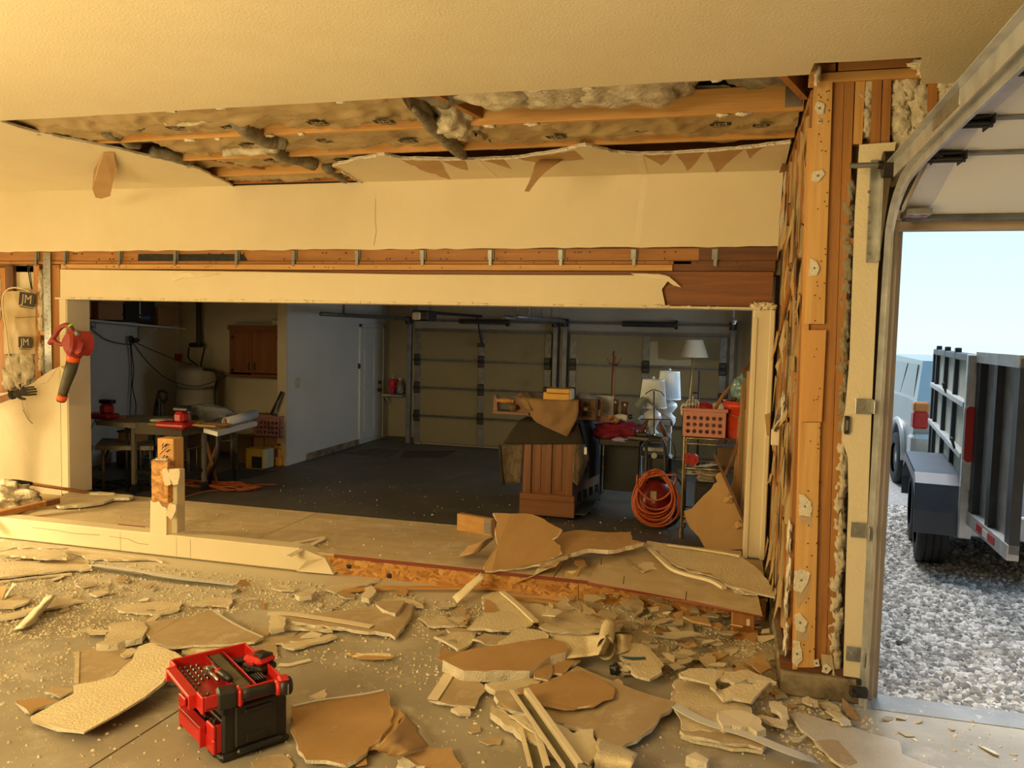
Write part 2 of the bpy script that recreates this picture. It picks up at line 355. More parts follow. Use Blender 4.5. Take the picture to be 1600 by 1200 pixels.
# joists, blocking and the insulation above the hole -------------------
for y in (4.05, 4.70, 5.31, 5.92): 
    m = MB(); m.bevbox((-5.2, y-.019, CH+.014), (.34, y+.019, CH+.155), .003); wobj('joist', m, LW['x'] if y != 4.70 else LW['x'], ceiling)
m = MB(); m.bevbox((-4.6, 6.24, CH+.014), (.34, 6.28, CH+.15), .003); wobj('joist', m, SW['x'], ceiling)
for pa, pb in (((.16, 4.07), (.34, 4.62)), ((-1.62, 4.07), (-1.5, 4.68)), ((-4.05, 5.34), (-3.75, 5.9))):
    m = MB(); a = Vector((pa[0], pa[1], CH+.05)); b = Vector((pb[0], pb[1], CH+.05)); d = (b-a).normalized(); n = Vector((-d.y, d.x, 0))*.019
    m.prism([a-n+Vector((0, 0, .1)), a+n+Vector((0, 0, .1)), b+n+Vector((0, 0, .1)), b-n+Vector((0, 0, .1))], (0, 0, .1)); wobj('blocking', m, SW['y'], ceiling)
m = MB(); m.bevbox((.24, 4.675, CH+.03), (.33, 4.68, CH+.14), .002); wobj('joist_hanger', m, GALV, ceiling)
YEL = mat('yellow_cable', (.75, .52, .03), rough=.5)
for k in range(2):
    m = MB(); m.tube(smooth_path([(-.1-.05*k, 4.1, CH+.2), (.1, 4.2+.05*k, CH+.13), (.25, 4.4+.04*k, CH+.12), (.36, 4.6, CH+.08)]), .006, 6); wobj('cable', m, YEL, ceiling)
LOGO = mat('black_print', (.03, .026, .02), rough=.8)
def batt(x0, x1, y0, y1, seed, dz=0, logos=(), name='insulation_batt'):
    m = MB()
    def fn(u, v):
        x = x0+(x1-x0)*u; y = y0+(y1-y0)*v
        z = CH+.062+dz-.030*math.sin(PI*v)+.028*mnoise.noise(Vector((x*3.1, y*4, seed)))-.030*max(0, 1-5*abs(mnoise.noise(Vector((x*4+y*5, y*6-x*2, seed+3)))))+.012*mnoise.noise(Vector((x*14, y*16, seed)))
        return Vector((x+.01*mnoise.noise(Vector((x*5, y*9, seed+9))), y, z))
    nu = max(8, int((x1-x0)/.028)); m.grid(lambda u, v: fn(1-u, v), nu, 20, 0)
    up = MB()
    m.grid(lambda u, v: fn(u, v)+Vector((0, 0, .12)), nu, 2, 1)
    for e in (0, 1): m.grid(lambda u, v, e=e: fn(e, u)+Vector((0, 0, .12*v)), 8, 3, 1)
    for e in (0, 1): m.grid(lambda u, v, e=e: fn(u, e)+Vector((0, 0, .12*v)), nu, 2, 1)
    o = wobj(name, m, [BATT, FLUFF], ceiling)
    for (lx, fy, sz) in logos:
        v = (lx-x0)/(x1-x0); p = fn(v, fy)
        q = MB(); M_ = Matrix.Translation(Vector((lx, y0+(y1-y0)*fy, p.z-.012))) @ Matrix.Rotation(PI, 4, 'X') @ Matrix.Rotation(.12*math.sin(seed+lx), 4, 'Z')
        sz *= .85; q.cbox((0, 0, 0), (sz*1.15, sz*.66, .001), 0, M_); q.text('JM', sz*.72, M_ @ Matrix.Translation((0, -.004, .0012)), 1, .0006)
        for k in range(2): q.cbox((0, -sz*(.50+.12*k), 0), (sz*(1.0-.2*k), sz*.035, .001), 0, M_)
        wobj('printed_logo', q, [LOGO, BATT], o)
    return o
batt(-4.45, -1.78, 4.08, 4.68, 1, 0, [(-3.75, .62, .13), (-3.45, .6, .12), (-3.05, .6, .12), (-2.45, .6, .13), (-2.0, .55, .13)])
batt(-3.95, -1.62, 4.73, 5.29, 2, .01, [(-3.3, .5, .13), (-2.7, .5, .13), (-2.1, .5, .13)])
batt(-1.55, .33, 4.73, 5.29, 3, .0, [(-1.1, .5, .13), (-.55, .5, .13), (-.1, .45, .13), (.13, .45, .10)])
batt(-4.2, -2.5, 5.34, 5.90, 4, .03, [(-3.5, .5, .12), (-2.9, .5, .12)])
batt(-4.25, -3.0, 5.95, 6.24, 5, .0, [(-3.75, .5, .11), (-3.4, .5, .11)])
batt(-2.5, .34, 5.34, 5.60, 6, .05)
def fluff(name, c, r, seed, mt=FLUFF, amp=.35, fr=2.4):
    m = MB(); m.blob(c, r, seed, 4, amp, 0, fr); return wobj(name, m, mt, ceiling)
fl = oz(715, 190, CH+.05); fluff('loose_insulation', fl+Vector((0, 0, .03)), (.13, .20, .12), 3)
for k, x in enumerate((-1.25, -.98, -.72, -.5)):
    fluff('loose_insulation', Vector((x, 4.32+.03*k, CH+.10)), (.27, .20, .085), 10+k, amp=.24, fr=2.2)
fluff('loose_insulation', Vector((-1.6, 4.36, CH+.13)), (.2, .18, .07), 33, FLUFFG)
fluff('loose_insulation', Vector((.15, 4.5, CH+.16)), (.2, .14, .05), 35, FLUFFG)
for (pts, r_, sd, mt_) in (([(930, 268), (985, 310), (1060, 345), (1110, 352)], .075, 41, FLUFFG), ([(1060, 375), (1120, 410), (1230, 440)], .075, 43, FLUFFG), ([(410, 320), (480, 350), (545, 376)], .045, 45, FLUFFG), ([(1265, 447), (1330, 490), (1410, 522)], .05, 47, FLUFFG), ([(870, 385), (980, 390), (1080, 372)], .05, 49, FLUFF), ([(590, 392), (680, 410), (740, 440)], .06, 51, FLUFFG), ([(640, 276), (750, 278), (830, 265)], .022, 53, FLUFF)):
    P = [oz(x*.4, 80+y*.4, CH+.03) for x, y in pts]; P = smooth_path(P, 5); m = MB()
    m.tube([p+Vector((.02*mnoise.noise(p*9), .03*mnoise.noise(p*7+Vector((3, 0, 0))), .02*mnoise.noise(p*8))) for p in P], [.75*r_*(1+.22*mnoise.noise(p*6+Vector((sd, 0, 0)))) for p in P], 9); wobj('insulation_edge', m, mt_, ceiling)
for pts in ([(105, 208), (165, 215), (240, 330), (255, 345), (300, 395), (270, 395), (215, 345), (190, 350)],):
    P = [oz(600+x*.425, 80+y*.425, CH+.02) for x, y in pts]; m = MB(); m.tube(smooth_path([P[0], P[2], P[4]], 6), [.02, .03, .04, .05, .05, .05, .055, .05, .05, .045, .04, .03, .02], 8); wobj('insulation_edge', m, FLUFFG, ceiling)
for i in range(16):                                    # little flakes of board left on the joists' nails
    x = RND.uniform(-4, .2); y = RND.choice((4.05, 4.05, 4.70)); m = MB(); m.blob((x, y+RND.uniform(-.01, .01), CH+.010), (.02+.03*RND.random(), .02, .010), i, 1, .5); wobj('board_remnant', m, GYP, ceiling)
# roof and attic shell keep the sky out
ATT = mat('attic_board', (.10, .07, .045), rough=.9)
m = MB(); m.box((-9.7, -4.2, 4.6), (6.2, 4.45, 4.7)); m.box((-9.7, 4.45, 4.6), (.56, 12.6, 4.7)); roof = ST('roof_slab', m, ATT)
m = MB(); m.box((-9.7, -4.2, 3.2), (-9.6, 12.6, 4.6)); m.box((.46, 4.45, 2.66), (.56, 12.6, 4.6)); m.box((.46, 4.35, 3.1), (6.2, 4.45, 4.6)); m.box((6.1, -4.2, 3.1), (6.2, 4.45, 4.6)); m.box((-9.7, 12.55, 2.62), (.56, 12.6, 4.6)); m.box((-9.7, -4.2, 3.1), (6.2, -4.1, 4.6))
wobj('attic_side', m, ATT, roof)
# walls out of frame -------------------------------------------------
m = MB(); m.box((-9.6, -4, 0), (-9.5, 6.5, 3.2)); ST('wall_left', m, PAINTW)
m = MB(); m.box((-9.6, -4.1, 0), (6.1, -4, 3.2)); ST('wall_rear', m, PAINTW)
m = MB(); m.box((6, -4, 0), (6.1, 4.4, 3.2)); ST('wall_east', m, PAINTW)
# ------------------------------------------------------------------ the long wall with the wide opening
m = MB()
low = rag([Vector((.32, 6.27, 2.505)), Vector((-9.5, 6.27, 2.485))], .10, .004, 9, closed=False)
low = [Vector((p.x, 6.27, p.z+RND.uniform(-.006, .006))) for p in low]
m.prism([Vector((-9.5, 6.27, CH)), Vector((.335, 6.27, CH))]+low, (0, -.013, 0), 0, 1)
wall_back = ST('wall_back', m, [PAINTW, GYP])
def part(name, mb, mt_, **k): return wobj(name, mb, mt_, wall_back, **k)
m = MB(); m.box((-9.5, 6.33, 2.3), (.45, 6.5, 3.2)); m.box((-9.5, 6.42, 0), (-6.2, 6.5, 2.4)); part('sheathing', m, mat('sheathing', (.25, .17, .09), rough=.9))
m = MB(); m.bevbox((-9.5, 6.295, 2.405), (.33, 6.36, 2.50), .003); part('top_plate', m, SW['x'])
m = MB(); m.bevbox((-9.5, 6.285, 2.375), (-.30, 6.36, 2.402), .003); part('middle_plate', m, SW['x'])
m = MB(); m.bevbox((-6.16, 6.265, 2.325), (-.44, 6.36, 2.372), .004); part('lower_plate', m, LW['x'])
m = MB(); m.bevbox((-6.16, 6.28, 2.06), (.30, 6.54, 2.322), .004); part('header_beam', m, DWH)
m = MB(); m.bevbox((-.44, 6.285, 2.325), (.31, 6.36, 2.404), .003); m.box((-.25, 6.283, 2.405), (.32, 6.36, 2.502)); part('dark_plate', m, DW['x'], label='dark stained end of the exposed header lumber')
m = MB(); m.prism(rag([oy(216, 397, 6.288), oy(215, 412, 6.288), oy(300, 414, 6.288), oy(375, 414, 6.288), oy(386, 406, 6.288), oy(380, 397, 6.288)][::-1], .08, .004, 3), (0, -.004, 0)); part('black_felt_strip', m, mat('black_felt', (.012, .012, .01), (.03, .028, .022), scale=20, rough=.85))
# painted board still on the header face
m = MB(); face = [oy(94, 421, 6.24), oy(400, 424.5, 6.24), oy(640, 429, 6.24), oy(860, 430, 6.24), oy(1040, 430, 6.24), oy(1043, 440, 6.24), oy(1034, 452, 6.24), oy(1040, 480, 6.24), oy(640, 475, 6.24), oy(300, 471, 6.24), oy(94, 467, 6.24)]
m.prism(rag(face, .15, .003, 12), (0, -.02, 0), 0, 1); part('header_board', m, [PAINTW, GYP])
m = MB(); m.box((-6.2, 6.235, 2.04), (.2, 6.56, 2.055)); part('header_soffit', m, PAINTW)
m = MB(); r = random.Random(4)
for i in range(60):
    x = r.uniform(-6.1, .1); m.blob((x, 6.236, 2.05+r.uniform(-.004, .006)), (r.uniform(.004, .03), .006, r.uniform(.004, .010)), i, 1, .6)
part('torn_board_edge', m, TAPE, kind='stuff')
m = MB()
for pts in ([(985, 427), (1030, 428), (1045, 432), (1056, 441), (1064, 449), (1052, 446), (1040, 437), (1020, 437), (1000, 434)], [(268, 428), (300, 426), (345, 428), (318, 433), (285, 434), (270, 440)]):
    m.prism(rag([oy(x, y, 6.232) for x, y in pts], .03, .006, 5), (0, -.006, 0))
part('torn_board_paper', m, TAPE)
def c2y(x, y, Y): return oy(600+x*.425, 80+y*.425, Y)
m = MB(); m.prism([c2y(948, 466, 6.269), c2y(970, 466, 6.269), c2y(955, 580, 6.269), c2y(945, 705, 6.269), c2y(920, 705, 6.269), c2y(932, 580, 6.269)], (0, -.0015, 0)); part('joint_tape', m, TAPE)
m = MB(); m.tube([oy(587, 310, 6.268), oy(586, 345, 6.268), oy(588, 360, 6.268), oy(584, 384, 6.268)], .0010, 4); part('wall_crack', m, JOINT)
m = MB(); m.prism(rag([oy(1217, 384, 6.262), oy(1226, 270, 6.262), oy(1232, 240, 6.262), oy(1229, 320, 6.262), oy(1224, 384, 6.262)], .06, .008, 4), (0, -.012, 0)); part('broken_corner_edge', m, GYP)
m = MB(); m.prism(rag([oy(1228, 240, 6.1), oy(1237, 235, 6.15), oy(1236, 252, 6.1), oy(1231, 268, 6.0), oy(1217, 270, 5.95)], .03, .004, 4), (0, -.003, 0)); part('hanging_paper_flap', m, KRAFT)
clip0 = None
for x in (57, 102, 187, 274, 370, 459, 558, 660, 766, 876, 990, 1117):
    c = oy(x, 400, 6.28); m = MB(); m.bevbox((c.x-.022, 6.278, 2.41), (c.x+.03, 6.284, 2.492), .002); m.bevbox((c.x-.008, 6.260, 2.36), (c.x+.02, 6.266, 2.42), .002); m.bevbox((c.x+.016, 6.26, 2.37), (c.x+.020, 6.282, 2.49), .001)
    for k in range(3): m.cyl((c.x+.01, 6.262, 2.36+.02*k), (c.x+.01, 6.254, 2.36+.02*k), .004, n=6)
    part('metal_clip', m, STEEL)
# nail heads on the plates
m = MB(); r = random.Random(8)
for i in range(110):
    x = r.uniform(-7, .2); z = r.choice((2.345, 2.35, 2.39, 2.42, 2.47)); m.cyl((x, 6.262 if z < 2.37 and x > -6.1 and x < -.45 else 6.282, z), (x, 6.30, z), .005, n=6)
part('nail_head', m, BLACKM, kind='stuff')
# left end: jamb, low board, open stud bay
m = MB(); m.bevbox((-6.19, 6.262, .15), (-6.095, 6.56, 2.05), .012); part('jamb_left', m, PAINTW)
top = [oy(-60, 622, 6.262), oy(0, 614, 6.262), oy(28, 611, 6.262), oy(52, 598, 6.262), oy(64, 597, 6.262), oy(74, 590, 6.262), oy(82, 580, 6.262), oy(92, 573, 6.262)]
m = MB(); m.prism([Vector((-9.5, 6.262, .0)), Vector((-6.185, 6.262, .0))]+[Vector((-6.185, 6.262, top[-1].z))]+[Vector(p) for p in rag(top, .04, .006, 2, closed=False)][::-1]+[Vector((-9.5, 6.262, top[0].z))], (0, -.013, 0), 0, 1); part('low_board', m, [PAINTW, GYP])
m = MB(); m.prism(rag([oy(52, 598, 6.255), oy(62, 590, 6.255), oy(80, 578, 6.255), oy(90, 574, 6.255), oy(74, 597, 6.255), oy(60, 602, 6.255)], .02, .004, 6), (0, -.004, 0)); part('torn_board_paper', m, TAPE)
def stud(x0, x1, y0, y1, mt_, name='stud', Y=6.29, d=.04):
    a = oy(x0, y1, Y); b = oy(x1, y0, Y); q = MB(); q.bevbox((a.x, Y, a.z), (b.x, Y+d, b.z), .003); return part(name, q, mt_)
stud(-4, 8, 418, 620, SW['z']); stud(9, 20, 415, 456, DW['z']); stud(55, 61, 414, 600, SW['z']); stud(80, 93, 414, 600, SW['z'], Y=6.285); stud(61, 71, 518, 524, LW['x'], 'blocking')
stud(20, 55, 415, 458, mat('back_panel', (.68, .58, .40), rough=.7), 'back_panel', 6.33, .01)
m = MB()
def kf(u, v):
    p = oy(6+50*u, 455+98*v, 6.287); return p+Vector((0, -.025*math.sin(PI*u)*(1-.3*v)+.02*mnoise.noise(Vector((u*4, v*5, 1))), 0))
m.grid(kf, 14, 18); kb = part('kraft_batt', m, BATT)
def jm(center, sz, par, rz=0, tilt=0):
    q = MB(); M_ = Matrix.Translation(center) @ Matrix.Rotation(PI/2, 4, 'X') @ Matrix.Rotation(tilt, 4, 'Z')
    q.cbox((0, 0, 0), (sz*1.25, sz*.85, .001), 0, M_); q.text('JM', sz*.8, M_ @ Matrix.Translation((0, 0, .0014)), 1, .0006); q.cbox((0, -sz*.52, 0), (sz*1.1, sz*.05, .001), 0, M_)
    return q
wobj('printed_logo', jm(oy(39, 535, 6.245), .125, kb), [LOGO, BATT], kb)
wobj('printed_logo', jm(oy(42, 468, 6.255), .15, kb, tilt=-.12), [LOGO, BATT], kb)
m = MB()
for k in range(18): p = oy(24+1.8*k, 496.5-.1*k, 6.245); m.cbox(p, (.005, .002, .008))
wobj('stitched_line', m, LOGO, kb)
for (x, y, rx, rz, sd) in ((25, 575, .13, .17, 1), (43, 570, .10, .20, 2), (15, 590, .09, .13, 3), (45, 463, .05, .05, 4), (38, 460, .05, .04, 5), (66, 445, .035, .14, 6), (66, 480, .032, .14, 7), (66, 505, .03, .10, 8), (66, 550, .03, .10, 9), (66, 570, .03, .08, 10), (2, 450, .03, .14, 11), (2, 480, .03, .12, 12)):
    c = oy(x, y, 6.31); m = MB(); m.blob(c, (rx, .035, rz), sd, 3, .35, 0, 3); part('loose_insulation', m, FLUFF)
m = MB(); a = oy(71, 582, 6.27); b = oy(79, 395, 6.27); m.bevbox((a.x, 6.262, a.z), (b.x, 6.27, b.z), .002); part('steel_strap', m, GALV)
m = MB(); r = random.Random(2)
for k in range(26): x = a.x+.012+r.random()*(b.x-a.x-.024); z = a.z+(b.z-a.z)*(k+.5)/26; m.cyl((x, 6.264, z), (x, 6.259, z), .004, n=6)
part('strap_nails', m, BLACKM, kind='stuff')
CABW = mat('white_cable', (.72, .62, .42), rough=.5)
m = MB(); m.tube(smooth_path([oy(48, 456, 6.24), oy(30, 450, 6.2), oy(14, 451, 6.18), oy(5, 462, 6.18), oy(4, 480, 6.18), oy(10, 520, 6.2), oy(15, 560, 6.2), oy(22, 590, 6.2), oy(33, 612, 6.2), oy(36, 635, 6.2), oy(45, 654, 6.2)]), .007, 7); part('cable', m, CABW)
m = MB(); m.tube(smooth_path([oy(43, 414, 6.3), oy(45, 428, 6.29), oy(49, 452, 6.29)]), .005, 6); m.tube(smooth_path([oy(45, 414, 6.3), oy(48, 432, 6.29), oy(50, 452, 6.29)]), .004, 6); part('cable', m, BLACK)
m = MB(); m.tube(smooth_path([oy(36, 640, 6.2), oy(44, 655, 6.2), oy(51, 662, 6.2)]), .003, 6); part('bare_wire', m, BLACK)
# right end: wrapped jamb
m = MB(); m.bevbox((.165, 6.262, .15), (.325, 6.56, 2.055), .012); part('jamb_right', m, PAINTW)
m = MB(); m.bevbox((.285, 6.245, .15), (.322, 6.262, 2.04), .006); m.bevbox((.165, 6.25, .15), (.20, 6.262, 1.98), .006); part('jamb_bead', m, PAINTW)
m = MB()
for k in range(6): m.blob(oy(1180+5.5*k, 477+(k % 2)*3, 6.25), (.03, .02, .018), k, 2, .7)
part('torn_board_edge', m, TAPE)
m = MB(); m.prism([oy(1195, 648, 6.24), oy(1203, 645, 6.24), oy(1203, 682, 6.24), oy(1198, 680, 6.24)], (0, -.003, 0)); part('torn_paper', m, KRAFT)
# ------------------------------------------------------------------ right stripped side wall
m = MB(); m.box((.44, 4.40, 0), (.46, 6.6, 3.2)); wall_right = ST('wall_right', m, mat('wall_sheathing', (.22, .13, .06), (.15, .09, .04), scale=4, rough=.9))
def rpart(name, mb, mt_, **k): return wobj(name, mb, mt_, wall_right, **k)
SY = (4.44, 4.78, 5.18, 5.58, 5.98, 6.22)
for y in SY:
    m = MB(); m.bevbox((XR, y-.019, .17), (.44, y+.019, CH+.02), .003); rpart('stud', m, SW['z'])
m = MB(); m.bevbox((XR, 4.42, .13), (.44, 6.28, .168), .003); rpart('bottom_plate', m, DW['y'])
m = MB(); m.bevbox((XR, 4.40, CH), (.44, 6.28, CH+.04), .003); rpart('top_plate', m, SW['y'])
m = MB(); m.bevbox((.32, 4.29, 0), (.45, 6.26, .125), .008); rpart('concrete_curb', m, CURB)
m = MB(); m.bevbox((XR-.005, 6.255, .1), (XR+.05, 6.285, 2.5), .003); rpart('corner_gap_shade', m, BLACKM)  # black strip stands in for the dark gap beside the jamb
r = random.Random(21)
for k in range(len(SY)-1):
    y0, y1 = SY[k]+.02, SY[k+1]-.02
    z = .2
    while z < 2.95:
        h_ = r.uniform(.5, 1.0); z1 = min(z+h_, 3.02); sd = r.random()*90
        def kf(u, v, y0=y0, y1=y1, z=z, z1=z1, sd=sd):
            zz = z+(z1-z)*v; jag = .05*mnoise.noise(Vector((u*6, sd, 1))) if v in (0, 1) else 0
            return Vector((XR+.012+.02*mnoise.noise(Vector((u*3, zz*2.3, sd)))+.018*mnoise.noise(Vector((u*7, zz*6, sd))), y0+(y1-y0)*u, zz+jag))
        m = MB(); m.grid(kf, 8, 10); kp = rpart('kraft_batt', m, BATT)
        if k in (0, 1, 2) and 1.2 < z < 2.2:
            q = MB(); M_ = Matrix.Translation((XR-.008, (y0+y1)/2, (z+z1)/2)) @ Matrix.Rotation(-PI/2, 4, 'Z') @ Matrix.Rotation(PI/2, 4, 'X') @ Matrix.Rotation(PI/2, 4, 'Z')
            q.cbox((0, 0, 0), (.17, .11, .001), 0, M_); q.text('JM', .1, M_ @ Matrix.Translation((0, 0, .0013)), 1, .0006); wobj('printed_logo', q, [LOGO, BATT], kp)
        z = z1+(r.uniform(.05, .2) if r.random() < .5 else .01)
for i in range(34):                                    # hanging shreds of paper and board on the stripped studs
    y = 4.36+1.9*r.random(); z = r.uniform(.3, 2.95); w = r.uniform(.02, .06); L_ = r.uniform(.08, .34); c = Vector((XR-.008, y, z)); q = r.uniform(-.02, .03)
    m = MB(); m.prism([c+Vector((0, -w, 0)), c+Vector((-.006, w*.8, .02)), c+Vector((-.035*r.random(), w*.4+q, -L_*.55)), c+Vector((-.045*r.random(), q, -L_)), c+Vector((-.012, -w*.7, -L_*.5))], (-.0025, 0, 0)); rpart('torn_shred', m, r.choice((KRAFT, TORN, BATT, BATT, BATT, KRAFT2)))
for i in range(34):                                    # dark rips through the kraft facing
    y = 4.5+1.7*r.random(); z = r.uniform(.3, 2.6); w = r.uniform(.012, .03); L_ = r.uniform(.08, .3); c = Vector((XR-.022, y, z))
    m = MB(); m.prism([c+Vector((0, 0, L_)), c+Vector((0, w, L_*.4)), c+Vector((0, w*.3, -L_*.4)), c+Vector((0, -w, .0))], (-.002, 0, 0)); rpart('rip', m, LOGO)
m = MB(); a = Vector((XR-.02, 4.95, 2.14)); b = Vector((XR-.02, 5.75, 1.86)); m.cyl(a, b, .014, n=6); rpart('splintered_lath', m, SW['y'])
m = MB(); m.bevbox((XR-.012, 4.46, 1.62), (XR+.03, 4.78, 1.66), .003); rpart('blocking', m, SW['y'])
for k in range(4):
    c = Vector((XR-.0, 4.36+.06*(k % 2), .25+.18*k)); m = MB(); m.blob(c, (.012, .03, .07), 60+k, 2, .6); rpart('board_remnant', m, GYP)
ob = thing('outlet_box', 'small outlet box dangling with wires on stripped side wall', 'outlet', (XR-.05, 5.2, 1.0)); bx_ = ox(1212, 682, XR-.045)
def obp(name, mb, mt_): return wobj(name, mb, mt_, ob)
m = MB(); m.bevbox((bx_.x-.03, bx_.y-.05, bx_.z-.05), (bx_.x+.02, bx_.y-.035, bx_.z+.05), .004); obp('face_plate', m, TAPE)
m = MB(); m.bevbox((bx_.x-.02, bx_.y-.04, bx_.z-.03), (bx_.x+.02, bx_.y+.05, bx_.z+.03), .004); obp('receptacle', m, BLACK)
for k in range(4): m = MB(); m.tube(smooth_path([bx_+Vector((.0, .03-.02*k, .02)), bx_+Vector((-.01, -.08-.03*k, .05+.03*k)), bx_+Vector((.04, -.20-.03*k, .12+.05*k))]), .004, 5); obp('wire', m, (BLACK, TAPE, mat('blue_wire', (.06, .10, .18), rough=.5), STEEL)[k])
m = MB(); m.blob(bx_+Vector((.02, -.22, .20)), (.012, .03, .09), 5, 2, .4); obp('plaster_bit', m, GYP)
# the end of that wall facing the room (stub beside the big door)
stub = thing('trim_2', None, None, (.6, YS, 0)); stub['kind'] = 'structure'
def sp(name, mb, mt_, **k): return wobj(name, mb, mt_, stub, **k)
def strip(x0t, x1t, yt, x0b, x1b, yb, Y, d, mt_, name, parent=None):
    P = [oy(x0t, yt, Y), oy(x0b, yb, Y), oy(x1b, yb, Y), oy(x1t, yt, Y)]; q = MB(); q.prism(P, (0, -d, 0)); return sp(name, q, mt_)
strip(1272, 1301, 125, 1258, 1288, 506, YS-.012, .02, PLYV, 'ply_strip')
strip(1257, 1291, 516, 1253, 1284, 659, YS-.014, .02, wood('ply_strip_smooth', (.64, .34, .11), (.55, .27, .08), 'z'), 'ply_strip')
strip(1251, 1282, 660, 1240, 1272, 1043, YS-.012, .02, PLYV, 'ply_strip')
strip(1262, 1274, 200, 1238, 1246, 1046, YS-.004, .05, LW['z'], 'stud')
strip(1274, 1319, 126, 1242, 1290, 1049, YS+.01, .05, SW['z'], 'stud')
strip(1320, 1335, 124, 1291, 1301, 1049, YS+.005, .05, SW['z'], 'stud')
strip(1337, 1352, 124, 1333, 1347, 225, YS+.005, .05, LW['z'], 'stud')
strip(1363, 1378, 122, 1360, 1375, 225, YS+.005, .05, SW['z'], 'stud')
strip(1380, 1393, 120, 1376, 1390, 225, YS+.005, .05, SW['z'], 'stud')
strip(1450, 1466, 117, 1448, 1462, 240, YS+.005, .05, SW['z'], 'stud')
strip(1320, 1345, 372, 1319, 1345, 384, YS+.012, .03, SW['x'], 'blocking'); strip(1310, 1335, 563, 1310, 1335, 575, YS+.012, .03, SW['x'], 'blocking')
m = MB(); m.bevbox((.33, YS-.02, CH+.03), (.90, YS+.07, CH+.075), .003); sp('top_plate', m, LW['x'])
m = MB(); m.bevbox((.46, YS-.02, CH+.08), (.95, YS+.07, CH+.125), .003); m.bevbox((.33, YS-.0, CH+.08), (.45, YS+.07, CH+.125), .003); sp('top_plate', m, SW['x'])
m = MB(); m.bevbox((.32, YS+.005, .125), (.70, YS+.1, .165), .003); sp('bottom_plate', m, DW['x'])
m = MB(); m.bevbox((.325, YS-.03, 0), (.72, YS+.12, .125), .012); sp('concrete_curb', m, CURB)
m = MB(); m.box((.45, YS+.055, .12), (6, YS+.075, 2.40)); m.v = [(x if x < 1 else .72, y, z) for x, y, z in m.v]; m.box((.45, YS+.055, 2.40), (6, YS+.1, 3.2)); sp('sheathing', m, ATT)
for k in range(26):
    y_ = 300+760*k/25; x_ = 1326-26*(y_-300)/760; 
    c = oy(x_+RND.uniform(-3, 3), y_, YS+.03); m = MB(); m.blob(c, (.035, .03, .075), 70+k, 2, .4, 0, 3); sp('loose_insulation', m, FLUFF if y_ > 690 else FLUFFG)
for k, (x_, y_) in enumerate(((1352, 150), (1352, 190), (1405, 150), (1408, 190), (1420, 140), (1435, 150), (1437, 185), (1412, 225), (1428, 225), (1470, 130), (1478, 150), (1490, 135), (1402, 260))):
    c = oy(x_, y_, YS+.035); m = MB(); m.blob(c, (.05, .03, .075), 120+k, 3, .35, 0, 3); sp('loose_insulation', m, FLUFF)
# painted board left between the studs and the door track, with its wavy torn edge
L1 = [(1343, 226), (1336, 330), (1332, 440), (1328, 560), (1321, 640), (1315, 668), (1317, 690), (1325, 715), (1326, 780), (1322, 900), (1318, 1056)]
R1 = [(1345, 1060), (1352, 900), (1362, 640), (1372, 420), (1400, 222)]
m = MB(); m.prism([oy(x, y, YS-.016) for x, y in L1+R1], (0, -.013, 0), 0, 1); sp('wall_board', m, [PAINT, GYP])
for (pts) in ([(1276, 158), (1288, 162), (1287, 178), (1279, 179), (1273, 168)], [(1270, 268), (1285, 265), (1289, 272), (1278, 285), (1268, 282)], [(1266, 404), (1276, 408), (1281, 420), (1276, 430), (1263, 432)], [(1248, 772), (1256, 773), (1268, 785), (1268, 808), (1258, 806), (1249, 805)], [(1241, 893), (1254, 889), (1266, 895), (1260, 915), (1252, 926), (1240, 922)], [(1240, 963), (1250, 958), (1262, 972), (1256, 989), (1244, 984)], [(1240, 1000), (1250, 1003), (1254, 1030), (1245, 1042), (1238, 1035)], [(1285, 1040), (1292, 1037), (1300, 1045), (1293, 1053), (1284, 1050)], [(1278, 186), (1284, 187), (1283, 193), (1278, 192)], [(1271, 1032), (1279, 1030), (1281, 1041), (1272, 1042)]):
    q = MB(); q.prism(rag([oy(x, y, YS-.02) for x, y in pts], .015, .004, int(pts[0][1])), (0, -.006, 0)); pr_ = sp('board_remnant', q, GYP)
    c = sum((oy(x, y, YS-.022) for x, y in pts), Vector())/len(pts); q = MB(); q.cyl(c, c+Vector((0, .01, 0)), .006, n=8); wobj('screw_head', q, STEEL, pr_)
for pts in ([(1250, 806), (1268, 808), (1268, 825), (1252, 818)], [(1242, 924), (1258, 916), (1268, 900), (1262, 930), (1246, 950)], [(1244, 985), (1262, 978), (1262, 1000), (1244, 1002)], [(1283, 1022), (1300, 1024), (1304, 1048), (1284, 1040)]):
    q = MB(); q.prism(rag([oy(x, y, YS-.0135) for x, y in pts], .02, .003, 4), (0, -.002, 0)); sp('torn_paper', q, KRAFT2)
r = random.Random(5)
m = MB()
for k in range(60):
    y_ = r.uniform(140, 1030); x_ = 1276-24*(y_-125)/900+r.uniform(3, 22); p = oy(x_, y_, YS-.017); m.cyl(p, p+Vector((0, .02, 0)), .0032, n=6)
sp('nail_head', m, BLACKM, kind='stuff')
m = MB(); m.blob(oy(1455, 105, YS-.06), (.055, .03, .035), 3, 3, .6, 0, 4); m.blob(oy(1440, 100, YS-.05), (.05, .03, .02), 4, 3, .6, 0, 4); m.blob(oy(1277, 118, YS-.05), (.015, .02, .05), 5, 2, .5); sp('board_remnant', m, TAPE)
# small bell-wire connector on the board
m = MB(); c = oy(1323, 664, YS-.03); m.bevbox((c.x-.012, c.y-.012, c.z-.045), (c.x+.012, c.y+.012, c.z+.045), .004); m.cbox((c.x, c.y-.013, c.z), (.010, .004, .05), 1); sp('door_sensor_switch', m, [BLACK, STEEL])
